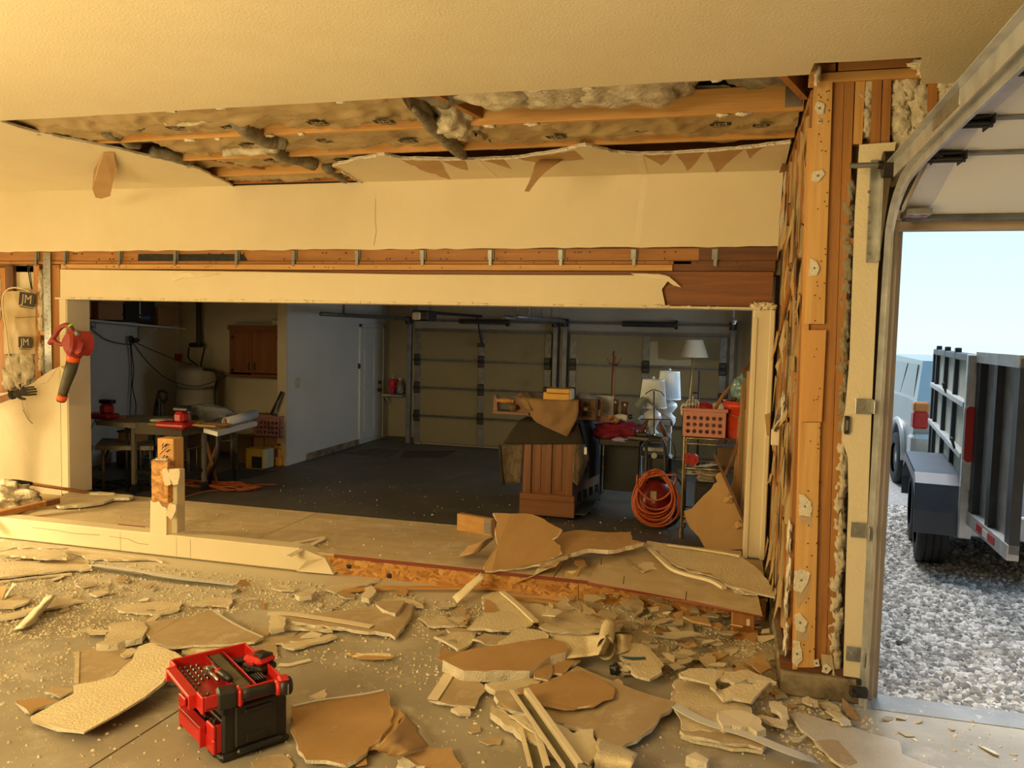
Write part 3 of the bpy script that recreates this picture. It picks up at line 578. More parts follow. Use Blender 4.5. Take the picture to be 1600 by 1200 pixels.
# door jamb and head of the big doorway
JAMB = wood('weathered_jamb', (.64, .55, .45), (.48, .40, .31), 'z', rough=.7); JAMBX = wood('weathered_head', (.52, .42, .32), (.38, .30, .22), 'x', rough=.7)
for k, (xa, xb, Y) in enumerate(((1384, 1396, YS+.02), (1395, 1404, YS+.05), (1402, 1411, YS+.10))):
    a = oy(xa, 362, Y); b = oy(xb, 362, Y); a2 = oy(xa-27, 1104, Y); q = MB(); q.prism([Vector((a.x, Y, 2.42)), Vector((a.x, Y, .0)), Vector((b.x, Y, .0)), Vector((b.x, Y, 2.42))], (0, -.05, 0)); sp('door_jamb', q, JAMB)
m = MB(); m.bevbox((.72, YS+.02, 2.375), (4.2, YS+.10, 2.42), .003); sp('door_head', m, JAMBX)
m = MB(); m.bevbox((.74, YS-.0, 2.42), (4.2, YS+.05, 2.47), .003); sp('door_head', m, JAMBX)
m = MB(); m.box((4.2, YS, 0), (6, YS+.1, 3.1)); sp('wall_board', m, PAINTW)
# ================================================================== low plywood platform along the opening
PLY = wood('dusty_plywood', (.60, .48, .30), (.50, .38, .22), 'x', rough=.75, scale=1.6, spots=(.66, .56, .40), spscale=5, spth=(.5, .7))
REDW = wood('red_stained_edge', (.26, .045, .02), (.17, .03, .013), 'x')
def osb(name):
    m = bpy.data.materials.new(name); m.use_nodes = True; nt = m.node_tree; L = nt.links; b = nt.nodes['Principled BSDF']; b.inputs['Roughness'].default_value = .6
    tc = _n(nt, 'ShaderNodeTexCoord'); nz = _n(nt, 'ShaderNodeTexNoise', Scale=7, Detail=3); L.new(tc.outputs['Object'], nz.inputs['Vector'])
    ad = _n(nt, 'ShaderNodeVectorMath', operation='MULTIPLY_ADD'); L.new(nz.outputs['Color'], ad.inputs[0]); ad.inputs[1].default_value = (.16, .16, .16); L.new(tc.outputs['Object'], ad.inputs[2])
    mp = _n(nt, 'ShaderNodeMapping'); mp.inputs['Scale'].default_value = (1, 2, 2.2); L.new(ad.outputs[0], mp.inputs[0])
    v = _n(nt, 'ShaderNodeTexVoronoi', Scale=20); L.new(mp.outputs[0], v.inputs['Vector'])
    sp_ = _n(nt, 'ShaderNodeSeparateColor'); L.new(v.outputs['Color'], sp_.inputs[0])
    rp = _n(nt, 'ShaderNodeValToRGB'); L.new(sp_.outputs[0], rp.inputs[0]); e = rp.color_ramp.elements
    e[0].color = (.30, .12, .025, 1); e[1].color = (.66, .36, .10, 1); k = e.new(.5); k.color = (.50, .23, .05, 1)
    L.new(rp.outputs[0], b.inputs['Base Color']); bp = _n(nt, 'ShaderNodeBump', Strength=.4, Distance=.004); L.new(sp_.outputs[1], bp.inputs['Height']); L.new(bp.outputs[0], b.inputs['Normal']); return m
OSB = osb('oriented_strand_board')
plat = thing('plywood_platform', 'low dusty plywood platform running along the wide opening', 'platform', (-4, 5.9, 0))
m = MB(); m.box((-9.4, 5.36, 0), (-6.2, 6.24, .13)); m.box((-6.2, 5.36, 0), (.30, 6.24, .13)); wobj('framing', m, LW['x'], plat); m = MB(); m.box((-6.09, 6.24, 0), (.16, 6.44, .13)); wobj('framing', m, LW['x'], plat)
seam = [oz(x, y, PZ).x for x, y in ((374, 854),)][0]
xs = [-9.4, seam-2.44, seam, seam+2.44, .31]
for a, b in zip(xs[:-1], xs[1:]):
    m = MB(); m.bevbox((a+.003, 5.325, .131), (b-.003, 6.25, PZ), .002); m.bevbox((max(a+.003, -6.09), 6.25, .131), (min(b-.003, .16), 6.47, PZ), .002); wobj('plywood_sheet', m, PLY, plat)
m = MB(); m.bevbox((oz(515, 880, .1).x, 5.312, .128), (.0, 5.326, .149), .002); wobj('stained_edge', m, REDW, plat)
xo = [-2.85, -1.62, -.93, -.32, .30]
for a, b in zip(xo[:-1], xo[1:]):
    m = MB(); m.bevbox((a, 5.33, .0), (b-.004, 5.345, .13), .001); wobj('strand_board', m, OSB, plat)
for x, y in ((545, 885), (608, 900)):
    m = MB(); c = oy(x, y, 5.327); m.blob(c, (.02, .003, .018), int(x), 1, .4); wobj('knot_hole', m, BLACKM, plat)
sill = thing('boxed_sill', 'cream painted boxed sill along the front of the plywood platform', 'sill', (-5, 5.3, 0))
xe = oz(458, 880, .1).x; m = MB(); m.bevbox((-9.4, 5.255, .012), (xe, 5.40, .185), .010); wobj('sill_board', m, PAINTW, sill)
m = MB(); xt = oz(516, 893, .05).x
m.add([(xe-.02, 5.25, .012), (xt, 5.27, .012), (xt, 5.40, .03), (xe-.02, 5.40, .012), (xe-.02, 5.25, .13), (xt-.09, 5.30, .12), (xt-.09, 5.40, .12), (xe-.02, 5.40, .19), (xe+.06, 5.25, .10), (xe-.02, 5.27, .188)],
      [(0, 1, 5, 8), (0, 8, 4), (4, 8, 5, 9), (9, 5, 6, 7), (1, 2, 6, 5), (2, 3, 7, 6), (0, 3, 2, 1)]); wobj('broken_end', m, PAINTW, sill)
for xx in (oz(157, 855, .1).x, oz(234, 870, .1).x, oz(258, 872, .1).x):
    m = MB(); m.box((xx-.001, 5.2545, .02), (xx+.001, 5.256, .17)); wobj('seam', m, JOINT, sill)
m = MB(); m.tube([oy(50, 824, 5.253), oy(90, 829, 5.253), oy(120, 834, 5.253), (oy(156, 836, 5.253))], .0012, 4); m.tube([oy(170, 838, 5.253), oy(200, 842, 5.253), oy(215, 849, 5.253), oy(232, 851, 5.253)], .0012, 4); wobj('crack', m, JOINT, sill)
m = MB(); a = oz(156, 828, .187); b = oz(196, 833, .187); m.box((a.x, 5.385, .183), (b.x, 5.402, .188)); wobj('exposed_red_edge', m, REDW, sill)
# stub of the sawn-off post
post = thing('post_stub', 'sawn off post stub with torn painted board standing on the boxed sill', 'post', (-4.1, 5.33, .18))
Yp = 5.262
def q4(x0, y0, x1, y1, Y, d, mt_, name, par=post, r=.004):
    a = oy(x0, y1, Y); b = oy(x1, y0, Y); q = MB(); q.bevbox((min(a.x, b.x), Y, a.z), (max(a.x, b.x), Y+d, b.z), r); return wobj(name, q, mt_, par)
q4(236.5, 721, 262, 784, Yp, .09, OSB, 'strand_board')
q4(247, 686, 271, 850, Yp+.07, .12, LW['z'], 'lumber_post')
q4(265, 735, 276, 846, Yp+.06, .10, PAINTW, 'wrapped_return')
m = MB(); L_ = [(234, 852), (235, 782), (241, 785), (248, 783), (253, 791), (260, 794), (260, 852)]
m.prism([oy(x, y, Yp-.004) for x, y in L_], (0, -.016, 0), 0, 1); wobj('painted_board', m, [PAINTW, GYP], post)
for pts in ([(253, 733), (260, 731), (265, 742), (267, 757), (262, 759), (257, 758), (254, 745)], [(264, 733), (280, 732), (281, 738), (278, 757), (270, 758), (265, 745)], [(265, 786), (275, 789), (275, 797), (268, 812), (260, 806), (259, 801)]):
    m = MB(); m.prism(rag([oy(x, y, Yp-.03) for x, y in pts], .02, .003, pts[0][0]), (0, -.014, 0), 0, 1); wobj('torn_board_scrap', m, [DUSTY, GYP], post)
m = MB(); r = random.Random(3)
for k in range(12):
    p = oy(251+15*r.random(), 692+24*r.random(), Yp+.07); m.cyl(p, p+Vector((.03*r.random(), -.05, -.03*r.random())), .003, n=5)
wobj('bent_nails', m, BLACKM, post, kind='stuff')
m = MB()
for k in range(6): m.blob(oy(243+3.5*k, 719-(k % 2), Yp+.03), (.018, .02, .01), k, 1, .5)
wobj('plaster_crumbs', m, GYP, post, kind='stuff')
# ================================================================== back room shell
BZ = 2.62
def bw(name, boxes, mt_): 
    q = MB()
    for a, b in boxes: q.box(a, b)
    return ST(name, q, mt_)
CEILB = mat('back_ceiling_paint', (.42, .40, .36), (.38, .36, .32), scale=2, rough=.7)
back_ceiling = bw('ceiling_back', [((-7.8, 6.5, BZ), (.46, 12.6, BZ+.03))], CEILB)
wall_alcove_left = bw('wall_alcove_left', [((-7.8, 6.5, 0), (-7.7, 10.0, BZ))], WHITEW)
wall_alcove_back = bw('wall_alcove_back', [((-7.8, 9.95, 0), (-5.66, 10.05, BZ))], BEIGEW)
wall_partition = bw('wall_partition', [((-5.655, 9.25, 0), (-5.53, 12.6, BZ))], WHITEW)
m = MB(); m.bevbox((-5.66, 9.235, 0), (-5.525, 9.25, BZ), .004); wobj('end_board', m, BEIGEW, wall_partition)
m = MB(); m.bevbox((-5.53, 9.75, 0), (-5.50, 11.33, .09), .004); wobj('curb', m, CURB, wall_partition)
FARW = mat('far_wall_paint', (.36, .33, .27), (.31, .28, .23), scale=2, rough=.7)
YF = 11.82
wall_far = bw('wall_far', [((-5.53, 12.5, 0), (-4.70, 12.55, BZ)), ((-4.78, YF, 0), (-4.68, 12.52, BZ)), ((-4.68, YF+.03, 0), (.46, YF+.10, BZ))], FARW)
wall_right_back = bw('wall_right_back', [((.33, 6.56, 0), (.46, 8.2, BZ)), ((.33, 10.95, 0), (.46, 12.0, BZ)), ((.33, 8.2, 0), (.46, 10.95, 1.05)), ((.33, 8.2, 2.0), (.46, 10.95, BZ))], BEIGEW)
m = MB()
for a, b in (((.36, 8.2, 1.05), (.41, 10.95, 1.10)), ((.36, 8.2, 1.95), (.41, 10.95, 2.0)), ((.36, 8.2, 1.05), (.41, 8.26, 2.0)), ((.36, 10.89, 1.05), (.41, 10.95, 2.0)), ((.36, 9.55, 1.05), (.41, 9.60, 2.0))): m.bevbox(a, b, .006)
win = ST('window_1', m, WHITEP)
GLASS = mat('window_glass', (.95, .97, .98), rough=.02, trans=1)
m = MB(); m.box((.382, 8.24, 1.08), (.386, 9.56, 1.97)); m.box((.382, 9.59, 1.08), (.386, 10.91, 1.97)); wobj('pane', m, GLASS, win)
# sectional doors on the far wall
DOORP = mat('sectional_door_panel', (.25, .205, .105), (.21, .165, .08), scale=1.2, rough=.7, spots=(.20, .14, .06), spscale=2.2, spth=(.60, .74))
DST = mat('door_steel', (.20, .20, .19), (.12, .12, .12), scale=8, rough=.5, metal=.6)
def sect_door(n, x0, x1, xc, rows, patches=()):
    Y = YF-.03; z = [oy(xc, y, Y).z for y in rows]
    r_ = thing('door_%d' % n, None, None, ((x0+x1)/2, Y, 0)); r_['kind'] = 'structure'
    for a, b in zip(z[1:], z[:-1]):
        q = MB(); q.bevbox((x0, Y, a+.006), (x1, Y+.04, b-.006), .006); wobj('door_panel', q, DOORP, r_)
    xm = oy(xc, 600, Y).x
    for k, zz in enumerate(z[:-1]):
        q = MB(); q.bevbox((x0, Y-.035, zz-.022), (x1, Y, zz-.008), .003); q.bevbox((x0, Y-.03, zz+.006), (x1, Y, zz+.022), .003); wobj('stiffener', q, DST, r_)
    for xx, w in ((xm, .05), (x0+.05, .05), (x1-.05, .05)):
        q = MB(); q.bevbox((xx-w, Y-.012, z[-1]), (xx+w, Y, z[0]), .003); wobj('stile', q, DST, r_)
        for zz in z[1:-1]:
            q = MB(); q.bevbox((xx-.05, Y-.05, zz-.09), (xx+.05, Y-.01, zz+.09), .012); q.cyl((xx-.05, Y-.055, zz), (xx+.05, Y-.055, zz), .02, n=8); wobj('hinge', q, BLACKM, r_)
    for xx in (x0-.07, x1+.07):
        q = MB(); q.bevbox((xx-.035, Y-.10, .01), (xx+.035, Y-.02, z[0]+.12), .006); wobj('track', q, DST, r_)
        q = MB(); q.tube(smooth_path([(xx, Y-.06, z[0]+.05), (xx, Y-.12, z[0]+.13), (xx, Y-.35, z[0]+.17), (xx, Y-2.9, z[0]+.18)], 5), .028, 6); wobj('track', q, DST, r_)
        q = MB(); q.bevbox((xx-.02, Y-2.3, z[0]+.18), (xx+.0, Y-2.26, BZ), .003); q.bevbox((xx-.02, Y-1.0, z[0]+.18), (xx+.0, Y-.96, BZ), .003); wobj('track_hanger', q, DST, r_)
        q = MB(); q.cyl((xx-.05, Y-.08, z[0]+.15), (xx+.05, Y-.08, z[0]+.15), .06, n=12); wobj('cable_drum', q, BLACKM, r_)
    q = MB(); q.cyl((x0-.1, Y-.08, z[0]+.15), (x1+.1, Y-.08, z[0]+.15), .014, n=8); wobj('torsion_shaft', q, DST, r_)
    q = MB(); xa, xb = xm-.35, xm+.40
    for k in range(46):
        t = k/45; q.cyl((xa+(xb-xa)*t, Y-.08, z[0]+.15), (xa+(xb-xa)*(t+.012), Y-.08, z[0]+.15), .045 if k % 2 else .038, n=10, caps=False)
    q.cyl((xb, Y-.08, z[0]+.15), (xb+.04, Y-.08, z[0]+.15), .065, n=10); wobj('torsion_spring', q, BLACKM, r_)
    for pts in patches:
        q = MB(); q.prism([oy(x, y, Y-.002) for x, y in pts], (0, -.002, 0)); wobj('lighter_patch', q, mat('door_patch', (.42, .37, .24), rough=.7), r_)  # paler angular patches laid over the panels
    return r_
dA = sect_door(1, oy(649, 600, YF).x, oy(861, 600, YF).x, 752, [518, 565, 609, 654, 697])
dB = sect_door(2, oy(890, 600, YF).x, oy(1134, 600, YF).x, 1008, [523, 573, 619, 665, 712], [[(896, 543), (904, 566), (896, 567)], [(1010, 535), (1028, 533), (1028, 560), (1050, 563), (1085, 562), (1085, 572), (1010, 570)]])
# opener with its rail
op = thing('door_opener', 'black ceiling mounted garage door opener with lit lens at the far doors', 'opener', (-3.65, 9.3, 1.95))
c = oy(661, 494, 9.3); m = MB(); m.bevbox((c.x-.11, 9.18, c.z-.06), (c.x+.11, 9.5, c.z+.07), .02); wobj('motor_case', m, BLACK, op)
m = MB(); m.bevbox((c.x-.09, 9.15, c.z-.05), (c.x+.02, 9.19, c.z+.05), .02); wobj('lamp_lens', m, mat('lens', (.62, .60, .55), rough=.3), op)
m = MB(); m.bevbox((c.x-.02, 9.5, c.z+.03), (c.x+.02, 11.7, c.z+.07), .004); wobj('rail', m, BLACKM, op)
m = MB(); m.cyl((c.x, 11.5, c.z+.04), (c.x, 11.74, c.z-.36), .012, n=6); m.bevbox((c.x-.04, 11.66, c.z-.42), (c.x+.04, 11.76, c.z-.36), .004); wobj('door_arm', m, BLACKM, op)
m = MB(); m.bevbox((c.x-.1, 9.3, c.z+.07), (c.x-.08, 9.32, BZ), .003); m.bevbox((c.x+.08, 9.3, c.z+.07), (c.x+.1, 9.32, BZ), .003); wobj('hanger', m, DST, op)
# six panel door in the partition wall
XPW = -5.53
dy0, dy1 = ox(562, 690, XPW).y, ox(595, 690, XPW).y; dz1 = ox(562, 512, XPW).z
d3 = thing('door_3', None, None, (XPW, (dy0+dy1)/2, 0)); d3['kind'] = 'structure'
m = MB(); m.bevbox((XPW, dy0, .06), (XPW+.02, dy1, dz1), .004); wobj('door_leaf', m, WHITEW, d3)
m = MB(); m.bevbox((XPW, dy0-.06, .04), (XPW+.025, dy0-.005, dz1+.06), .004); m.bevbox((XPW, dy1+.005, .04), (XPW+.025, dy1+.06, dz1+.06), .004); m.bevbox((XPW, dy0-.06, dz1+.005), (XPW+.025, dy1+.06, dz1+.06), .004); wobj('door_casing', m, WHITEW, d3)
for (u0, u1) in ((.12, .46), (.56, .90)):
    for (z0, z1) in ((.2, .75), (.85, 1.5), (1.6, dz1-.1)):
        m = MB(); m.bevbox((XPW+.018, dy0+(dy1-dy0)*u0, z0), (XPW+.026, dy0+(dy1-dy0)*u1, z1), .008); wobj('door_panel', m, WHITEW, d3)
for y_, r_, nm in ((597, .028, 'deadbolt'), (609, .035, 'door_knob')):
    p = ox(589, y_, XPW); m = MB(); m.cyl((XPW+.015, p.y, p.z), (XPW+.05, p.y, p.z), r_*.6, r_, n=12); m.cyl((XPW+.05, p.y, p.z), (XPW+.07, p.y, p.z), r_, r_*.7, n=12); wobj(nm, m, BLACKM, d3)
p = ox(560, 572, XPW); m = MB(); m.bevbox((XPW+.0, p.y-.02, p.z-.04), (XPW+.03, p.y+.02, p.z+.04), .005); wobj('hinge', m, BLACKM, d3)
p = ox(464, 598, XPW); sw = thing('light_switch', 'almond light switch plate on the white partition wall', 'switch', p)
m = MB(); m.bevbox((0, -.06, -.065), (.008, .06, .065), .003); obj('switch_plate', m, mat('almond_plastic', (.52, .48, .36), rough=.4), sw)
m = MB(); m.bevbox((.006, -.012, -.02), (.02, .012, .02), .003); obj('toggle', m, mat('almond_plastic', (.52, .48, .36)), sw)
# ================================================================== big overhead door: track, open door leaf
TK = mat('track_steel', (.60, .62, .65), (.42, .44, .47), scale=10, rough=.32, metal=.45)
tr = thing('door_track', 'galvanised curved track of the open overhead door beside the doorway', 'track', (.7, 4.13, 0))
pth = smooth_path([(.70, 4.15, .03), (.70, 4.15, 1.2), (.705, 4.15, 2.20), (.70, 4.09, 2.38), (.70, 3.90, 2.51), (.70, 3.6, 2.56), (.70, 2.6, 2.585), (.70, .2, 2.60)], 8)
m = MB()                                              # C-shaped channel swept along the path
prof = [(-.024, -.012), (-.024, .018), (.028, .018), (.028, .006), (.024, .006), (.024, .014), (-.020, .014), (-.020, -.012)]
vs = []
for i, p in enumerate(pth):
    t = (pth[min(i+1, len(pth)-1)]-pth[max(i-1, 0)]).normalized(); nrm = Vector((1, 0, 0)).cross(t).normalized()
    vs += [p+Vector((b_, 0, 0))+nrm*a_ for a_, b_ in prof]
k = len(prof); m.add(vs, [(i*k+j, i*k+(j+1) % k, (i+1)*k+(j+1) % k, (i+1)*k+j) for i in range(len(pth)-1) for j in range(k)]+[tuple(range(k)), tuple((len(pth)-1)*k+j for j in range(k))][::-1])
wobj('rail', m, TK, tr)
m = MB(); m.prism([(.684, .2, 2.62), (.684, 3.98, 2.575), (.684, 3.98, 2.645), (.684, .2, 2.69)], (-.006, 0, 0)); m.prism([(.684, .2, 2.69), (.684, 3.98, 2.645), (.655, 3.98, 2.645), (.655, .2, 2.69)], (0, 0, .005)); wobj('back_angle', m, TK, tr)
m = MB(); m.bevbox((.680, 2.9, 2.60), (.692, 3.25, 2.66), .003); wobj('splice_plate', m, GALV, tr)
fa = oy(1352, 410, YS-.03); fb = oy(1366, 250, YS-.03)
m = MB(); m.bevbox((fa.x, YS-.035, fa.z), (fa.x+.05, YS-.028, fb.z), .002); m.bevbox((fa.x+.045, YS-.12, fa.z), (fa.x+.052, YS-.028, fb.z), .002); wobj('flag_bracket', m, GALV, tr)
for y_ in range(5):
    p = oy(1358, 300+24*y_, YS-.036); m = MB(); m.cyl(p, p+Vector((0, -.01, 0)), .008, n=6); wobj('bolt', m, STEEL, tr)
for (x, y) in ((1350, 635), (1342, 828), (1335, 1022)):
    p = oy(x, y, YS-.03); m = MB(); m.bevbox((p.x-.04, YS-.036, p.z-.038), (p.x+.035, YS-.03, p.z+.038), .006); m.bevbox((p.x+.03, YS-.13, p.z-.03), (p.x+.037, YS-.03, p.z+.038), .003); m.cyl((p.x-.01, YS-.046, p.z), (p.x-.01, YS-.03, p.z), .010, n=8); wobj('track_bracket', m, GALV, tr)
p = oy(1338, 1078, 4.10); m = MB(); m.bevbox((p.x-.035, 4.06, p.z-.025), (p.x+.05, 4.10, p.z+.025), .008); m.cyl((p.x-.02, 4.06, p.z), (p.x-.02, 4.03, p.z), .012, n=8); m.bevbox((p.x-.005, 4.08, p.z+.03), (p.x+.02, 4.10, p.z+.06), .004); wobj('safety_sensor', m, BLACK, tr)
a = oy(1328, 259, 4.12); b = oy(1378, 259, 4.12); m = MB(); m.cyl((a.x, 4.12, a.z), (.72, 4.12, a.z), .013, n=10); wobj('torsion_shaft', m, STEEL, tr)
m = MB(); m.cyl((.66, 4.12, a.z), (.705, 4.12, a.z), .062, n=16); m.cyl((.64, 4.12, a.z), (.66, 4.12, a.z), .02, n=10); wobj('cable_drum', m, BLACKM, tr)
# door leaf hanging under the ceiling
odoor = thing('door_4', None, None, (2.2, 3.2, 2.5)); odoor['kind'] = 'structure'
ODP = mat('white_door_skin', (.82, .80, .74), (.78, .76, .70), scale=1.5, rough=.55, spots=(.45, .42, .36), spscale=5, spth=(.70, .80)); ODS = mat('lavender_stile', (.66, .66, .74), rough=.5)
j0 = Vector((0, 4.19, 2.43)); j1 = oz(1440, 240, 2.60); j2 = oz(1520, 183, 2.655); j3 = Vector((0, j2.y-.56, 2.67)); j4 = Vector((0, j3.y-.56, 2.68))
for a, b in ((j0, j1), (j1, j2), (j2, j3), (j3, j4)):
    d = Vector((0, b.y-a.y, b.z-a.z)); n_ = Vector((0, -d.z, d.y)).normalized()*-.04; n_ = n_ if n_.z > 0 else -n_
    e_ = d.normalized()*.008; A_ = Vector((0, a.y, a.z))+e_; B_ = Vector((0, b.y, b.z))-e_
    m = MB(); m.prism([A_+Vector((.86, 0, 0)), A_+Vector((3.7, 0, 0)), B_+Vector((3.7, 0, 0)), B_+Vector((.86, 0, 0))], -n_); wobj('door_section', m, ODP, odoor)
    m = MB(); m.prism([A_+Vector((.765, 0, -.003)), A_+Vector((.865, 0, -.003)), B_+Vector((.865, 0, -.003)), B_+Vector((.765, 0, -.003))], -n_*1.1); wobj('end_stile', m, ODS, odoor)
for j in (j1, j2, j3):
    m = MB(); m.bevbox((.80, j.y-.018, j.z-.012), (3.7, j.y+.018, j.z+.004), .004); wobj('section_joint', m, STEEL, odoor)
    m = MB(); m.bevbox((.77, j.y-.07, j.z-.035), (.775, j.y+.07, j.z-.004), .002); m.bevbox((.87, j.y-.07, j.z-.04), (.876, j.y+.07, j.z-.004), .002); m.cyl((.72, j.y, j.z-.028), (.885, j.y, j.z-.028), .012, n=8); m.cyl((.72, j.y-.03, j.z-.028), (.88, j.y-.03, j.z-.028), .007, n=6); m.bevbox((.775, j.y-.05, j.z-.012), (.87, j.y+.06, j.z-.006), .002); wobj('roller_hinge', m, BLACKM, odoor)
m = MB(); m.bevbox((.77, 4.17, 2.405), (3.7, 4.23, 2.435), .008); wobj('bottom_seal', m, DST, odoor)
m = MB(); m.bevbox((.76, 4.05, 2.415), (.87, 4.20, 2.445), .004); wobj('bottom_bracket', m, GALV, odoor)
m = MB()
for (dx, dy) in ((.015, .02), (.07, .02), (.02, .10), (.075, .09)): m.cbox((.77+dx, 4.06+dy, 2.414), (.02, .02, .003))
wobj('warning_sticker', m, REDP, odoor)
# ================================================================== outside
GRAV = mat('gravel_ground', (.42, .41, .40), (.24, .235, .23), scale=45, rough=.9, bump=1, bscale=60, detail=8, spots=(.52, .51, .49), spscale=38, spth=(.56, .62))
m = MB(); m.box((.47, 4.40, -.3), (60, 60, -.02)); m.box((-40, 12.3, -.3), (.47, 60, -.02)); ground = ST('trim_3', m, GRAV)
ground.name = 'gravel_ground'
FIELD = mat('dry_field', (.52, .56, .42), (.46, .52, .42), scale=.05, rough=.95)
m = MB(); m.box((-250, 60, -.9), (400, 700, -.3)); fld = ST('field', m, FIELD)
HILL = mat('hazy_hill', (.78, .86, .90), (.74, .83, .88), scale=.02, rough=1)  # distance haze is put into this pale blue colour
m = MB()
def hl(u, v):
    x = -250+700*u; return Vector((x, 560+130*v, -12+(10+4*mnoise.noise(Vector((u*9, 2, 0)))+1.5*mnoise.noise(Vector((u*30, 5, 0))))*v))
m.grid(hl, 120, 6); ST('distant_hills', m, HILL)
# loose stones near the doorway, real geometry
def scatter_stones(name, pts, sizes, seed, mt_, parent=None, flat=.7, zmin=0, **k):
    rs = np.random.RandomState(seed); n = len(pts)
    base = np.array([(1, 0, -.25), (.2, .95, -.3), (-.85, .5, -.25), (-.75, -.65, -.3), (.35, -.9, -.25), (.55, .2, .75), (-.3, .45, .8), (-.15, -.5, .7)])
    fs = np.array([(0, 1, 5), (1, 2, 6), (1, 6, 5), (2, 3, 6), (3, 7, 6), (3, 4, 7), (4, 0, 5), (4, 5, 7), (5, 6, 7)])
    a = rs.rand(n)*2*PI; ca, sa = np.cos(a), np.sin(a); sc = np.stack([sizes*(.7+.6*rs.rand(n)), sizes*(.7+.6*rs.rand(n)), sizes*flat*(.6+.8*rs.rand(n))], 1)
    v = base[None]*(1+.35*(rs.rand(n, 8, 1)-.5))*sc[:, None, :]
    x = v[:, :, 0]*ca[:, None]-v[:, :, 1]*sa[:, None]; y = v[:, :, 0]*sa[:, None]+v[:, :, 1]*ca[:, None]; z = v[:, :, 2]-v[:, :, 2].min(1, keepdims=True)
    P = np.stack([x, y, z], 2)+np.asarray(pts)[:, None, :]; V = P.reshape(-1, 3); F = (fs[None]+8*np.arange(n)[:, None, None]).reshape(-1, 3)
    me = bpy.data.meshes.new(name); me.vertices.add(len(V)); me.vertices.foreach_set('co', V.ravel()); me.loops.add(F.size); me.loops.foreach_set('vertex_index', F.ravel().astype(np.int32))
    me.polygons.add(len(F)); me.polygons.foreach_set('loop_start', np.arange(0, F.size, 3, dtype=np.int32)); me.polygons.foreach_set('loop_total', np.full(len(F), 3, np.int32))
    mts = mt_ if isinstance(mt_, list) else [mt_]
    for q in mts: me.materials.append(q)
    me.polygons.foreach_set('material_index', np.repeat(rs.randint(0, len(mts), n), 9).astype(np.int32)); me.update(calc_edges=True)
    o = bpy.data.objects.new(name, me); COL.objects.link(o); return props(o, kind='stuff', **k)
rs = np.random.RandomState(4); n = 46000
yy = 4.42+5.2*rs.rand(n)**1.6; xx = np.maximum(.50, yy*.10)+(yy*.34+1.7-np.maximum(.50, yy*.10))*rs.rand(n)
scatter_stones('gravel', np.stack([xx, yy, np.full(n, -.022)], 1), .014+.016*rs.rand(n)**2, 5, [mat('stone_a', (.50, .48, .45), rough=.85), mat('stone_b', (.22, .21, .20), rough=.85), mat('stone_c', (.76, .73, .68), rough=.85), mat('stone_d', (.36, .33, .29), rough=.85)], label='grey crushed stone gravel covering the yard outside the doorway', cat='gravel')
pp = oz(1402, 1005); m = MB(); m.tube([pp, pp+Vector((.06, .03, .012))], .016, 8); m.cyl(pp, pp+Vector((-.004, -.002, 0)), .011, n=8); obj('pipe_scrap', m, STEEL, label='short grey pipe scrap lying on gravel by the doorway', cat='pipe')
# ================================================================== BACK ROOM THINGS
def pb(name, x0, y0, x1, y1, Y, d, mt_, par=None, r=.006, **k):
    """box: front face at depth Y seen between two pixel corners, d deep"""
    a = oy(x0, y1, Y); b = oy(x1, y0, Y); q = MB(); q.bevbox((a.x, Y, a.z), (b.x, Y+d, b.z), r)
    return wobj(name, q, mt_, par, **k) if par else obj(name, q, mt_, **k)
def T(name, label, cat, loc, group=None): return thing(name, label, cat, (loc[0], loc[1], loc[2]), 0, group)
def wt(par, name, mt_, fn, **k):
    q = MB(); fn(q); return wobj(name, q, mt_, par, **k)
def floorY(x, y): return oz(x, y).y
CARD = mat('cardboard', (.36, .21, .09), (.31, .175, .075), scale=4, rough=.8)
CARDD = mat('dark_cardboard', (.13, .075, .035), (.10, .06, .03), scale=4, rough=.8)
GREYM = mat('grey_painted_metal', (.17, .155, .12), (.13, .12, .095), scale=6, rough=.5)
TABG = mat('grey_table_top', (.24, .215, .18), (.20, .18, .15), scale=5, rough=.6)
BLUEB = mat('blue_tape', (.05, .12, .22), rough=.5)
CABW_ = wood('cabinet_wood', (.21, .076, .018), (.13, .045, .011), 'z', rough=.45)
CABX = wood('cabinet_wood_x', (.21, .076, .018), (.13, .045, .011), 'x', rough=.45)
REDD = mat('red_tool_plastic', (.42, .015, .015), (.34, .012, .012), scale=5, rough=.4)
# wall shelf on the far left with what stands on it -----------------------
sh0, sh1 = Vector((-7.68, 7.3, 1.885)), Vector((-7.68, 9.6, 1.765))
wsh = T('long_shelf', 'long white shelf on the left wall of the back room', 'shelf', (-7.5, 8.6, 1.8))
m = MB(); P = [sh0, sh1, sh1+Vector((.36, 0, 0)), sh0+Vector((.40, 0, 0))]; m.prism(P, (0, 0, .022)); wobj('shelf_board', m, WHITEW, wsh)
for t in (.28, .8):
    p = sh0.lerp(sh1, t); m = MB(); m.prism([p+Vector((.0, 0, -.022)), p+Vector((.3, 0, -.022)), p+Vector((0, 0, -.2))], (0, .03, 0)); wobj('shelf_bracket', m, WHITEW, wsh)
def on_shelf(px): return ox(px, 490, -7.35).y
def shbox(px0, px1, h, mt_, lab, cat, nm, dep=.3, tape=None):
    y0, y1 = on_shelf(px0), on_shelf(px1); y0, y1 = min(y0, y1), max(y0, y1); t = max(0, (y0-7.3)/2.3); zb = sh0.lerp(sh1, min(1, t)).z+.006
    r_ = T(nm, lab, cat, (-7.5, (y0+y1)/2, zb)); x1 = -7.34
    wt(r_, 'case', mt_, lambda q: q.bevbox((x1-dep, y0+.01, zb), (x1, y1-.01, zb+h), .006))
    return r_, x1, y0, y1, zb
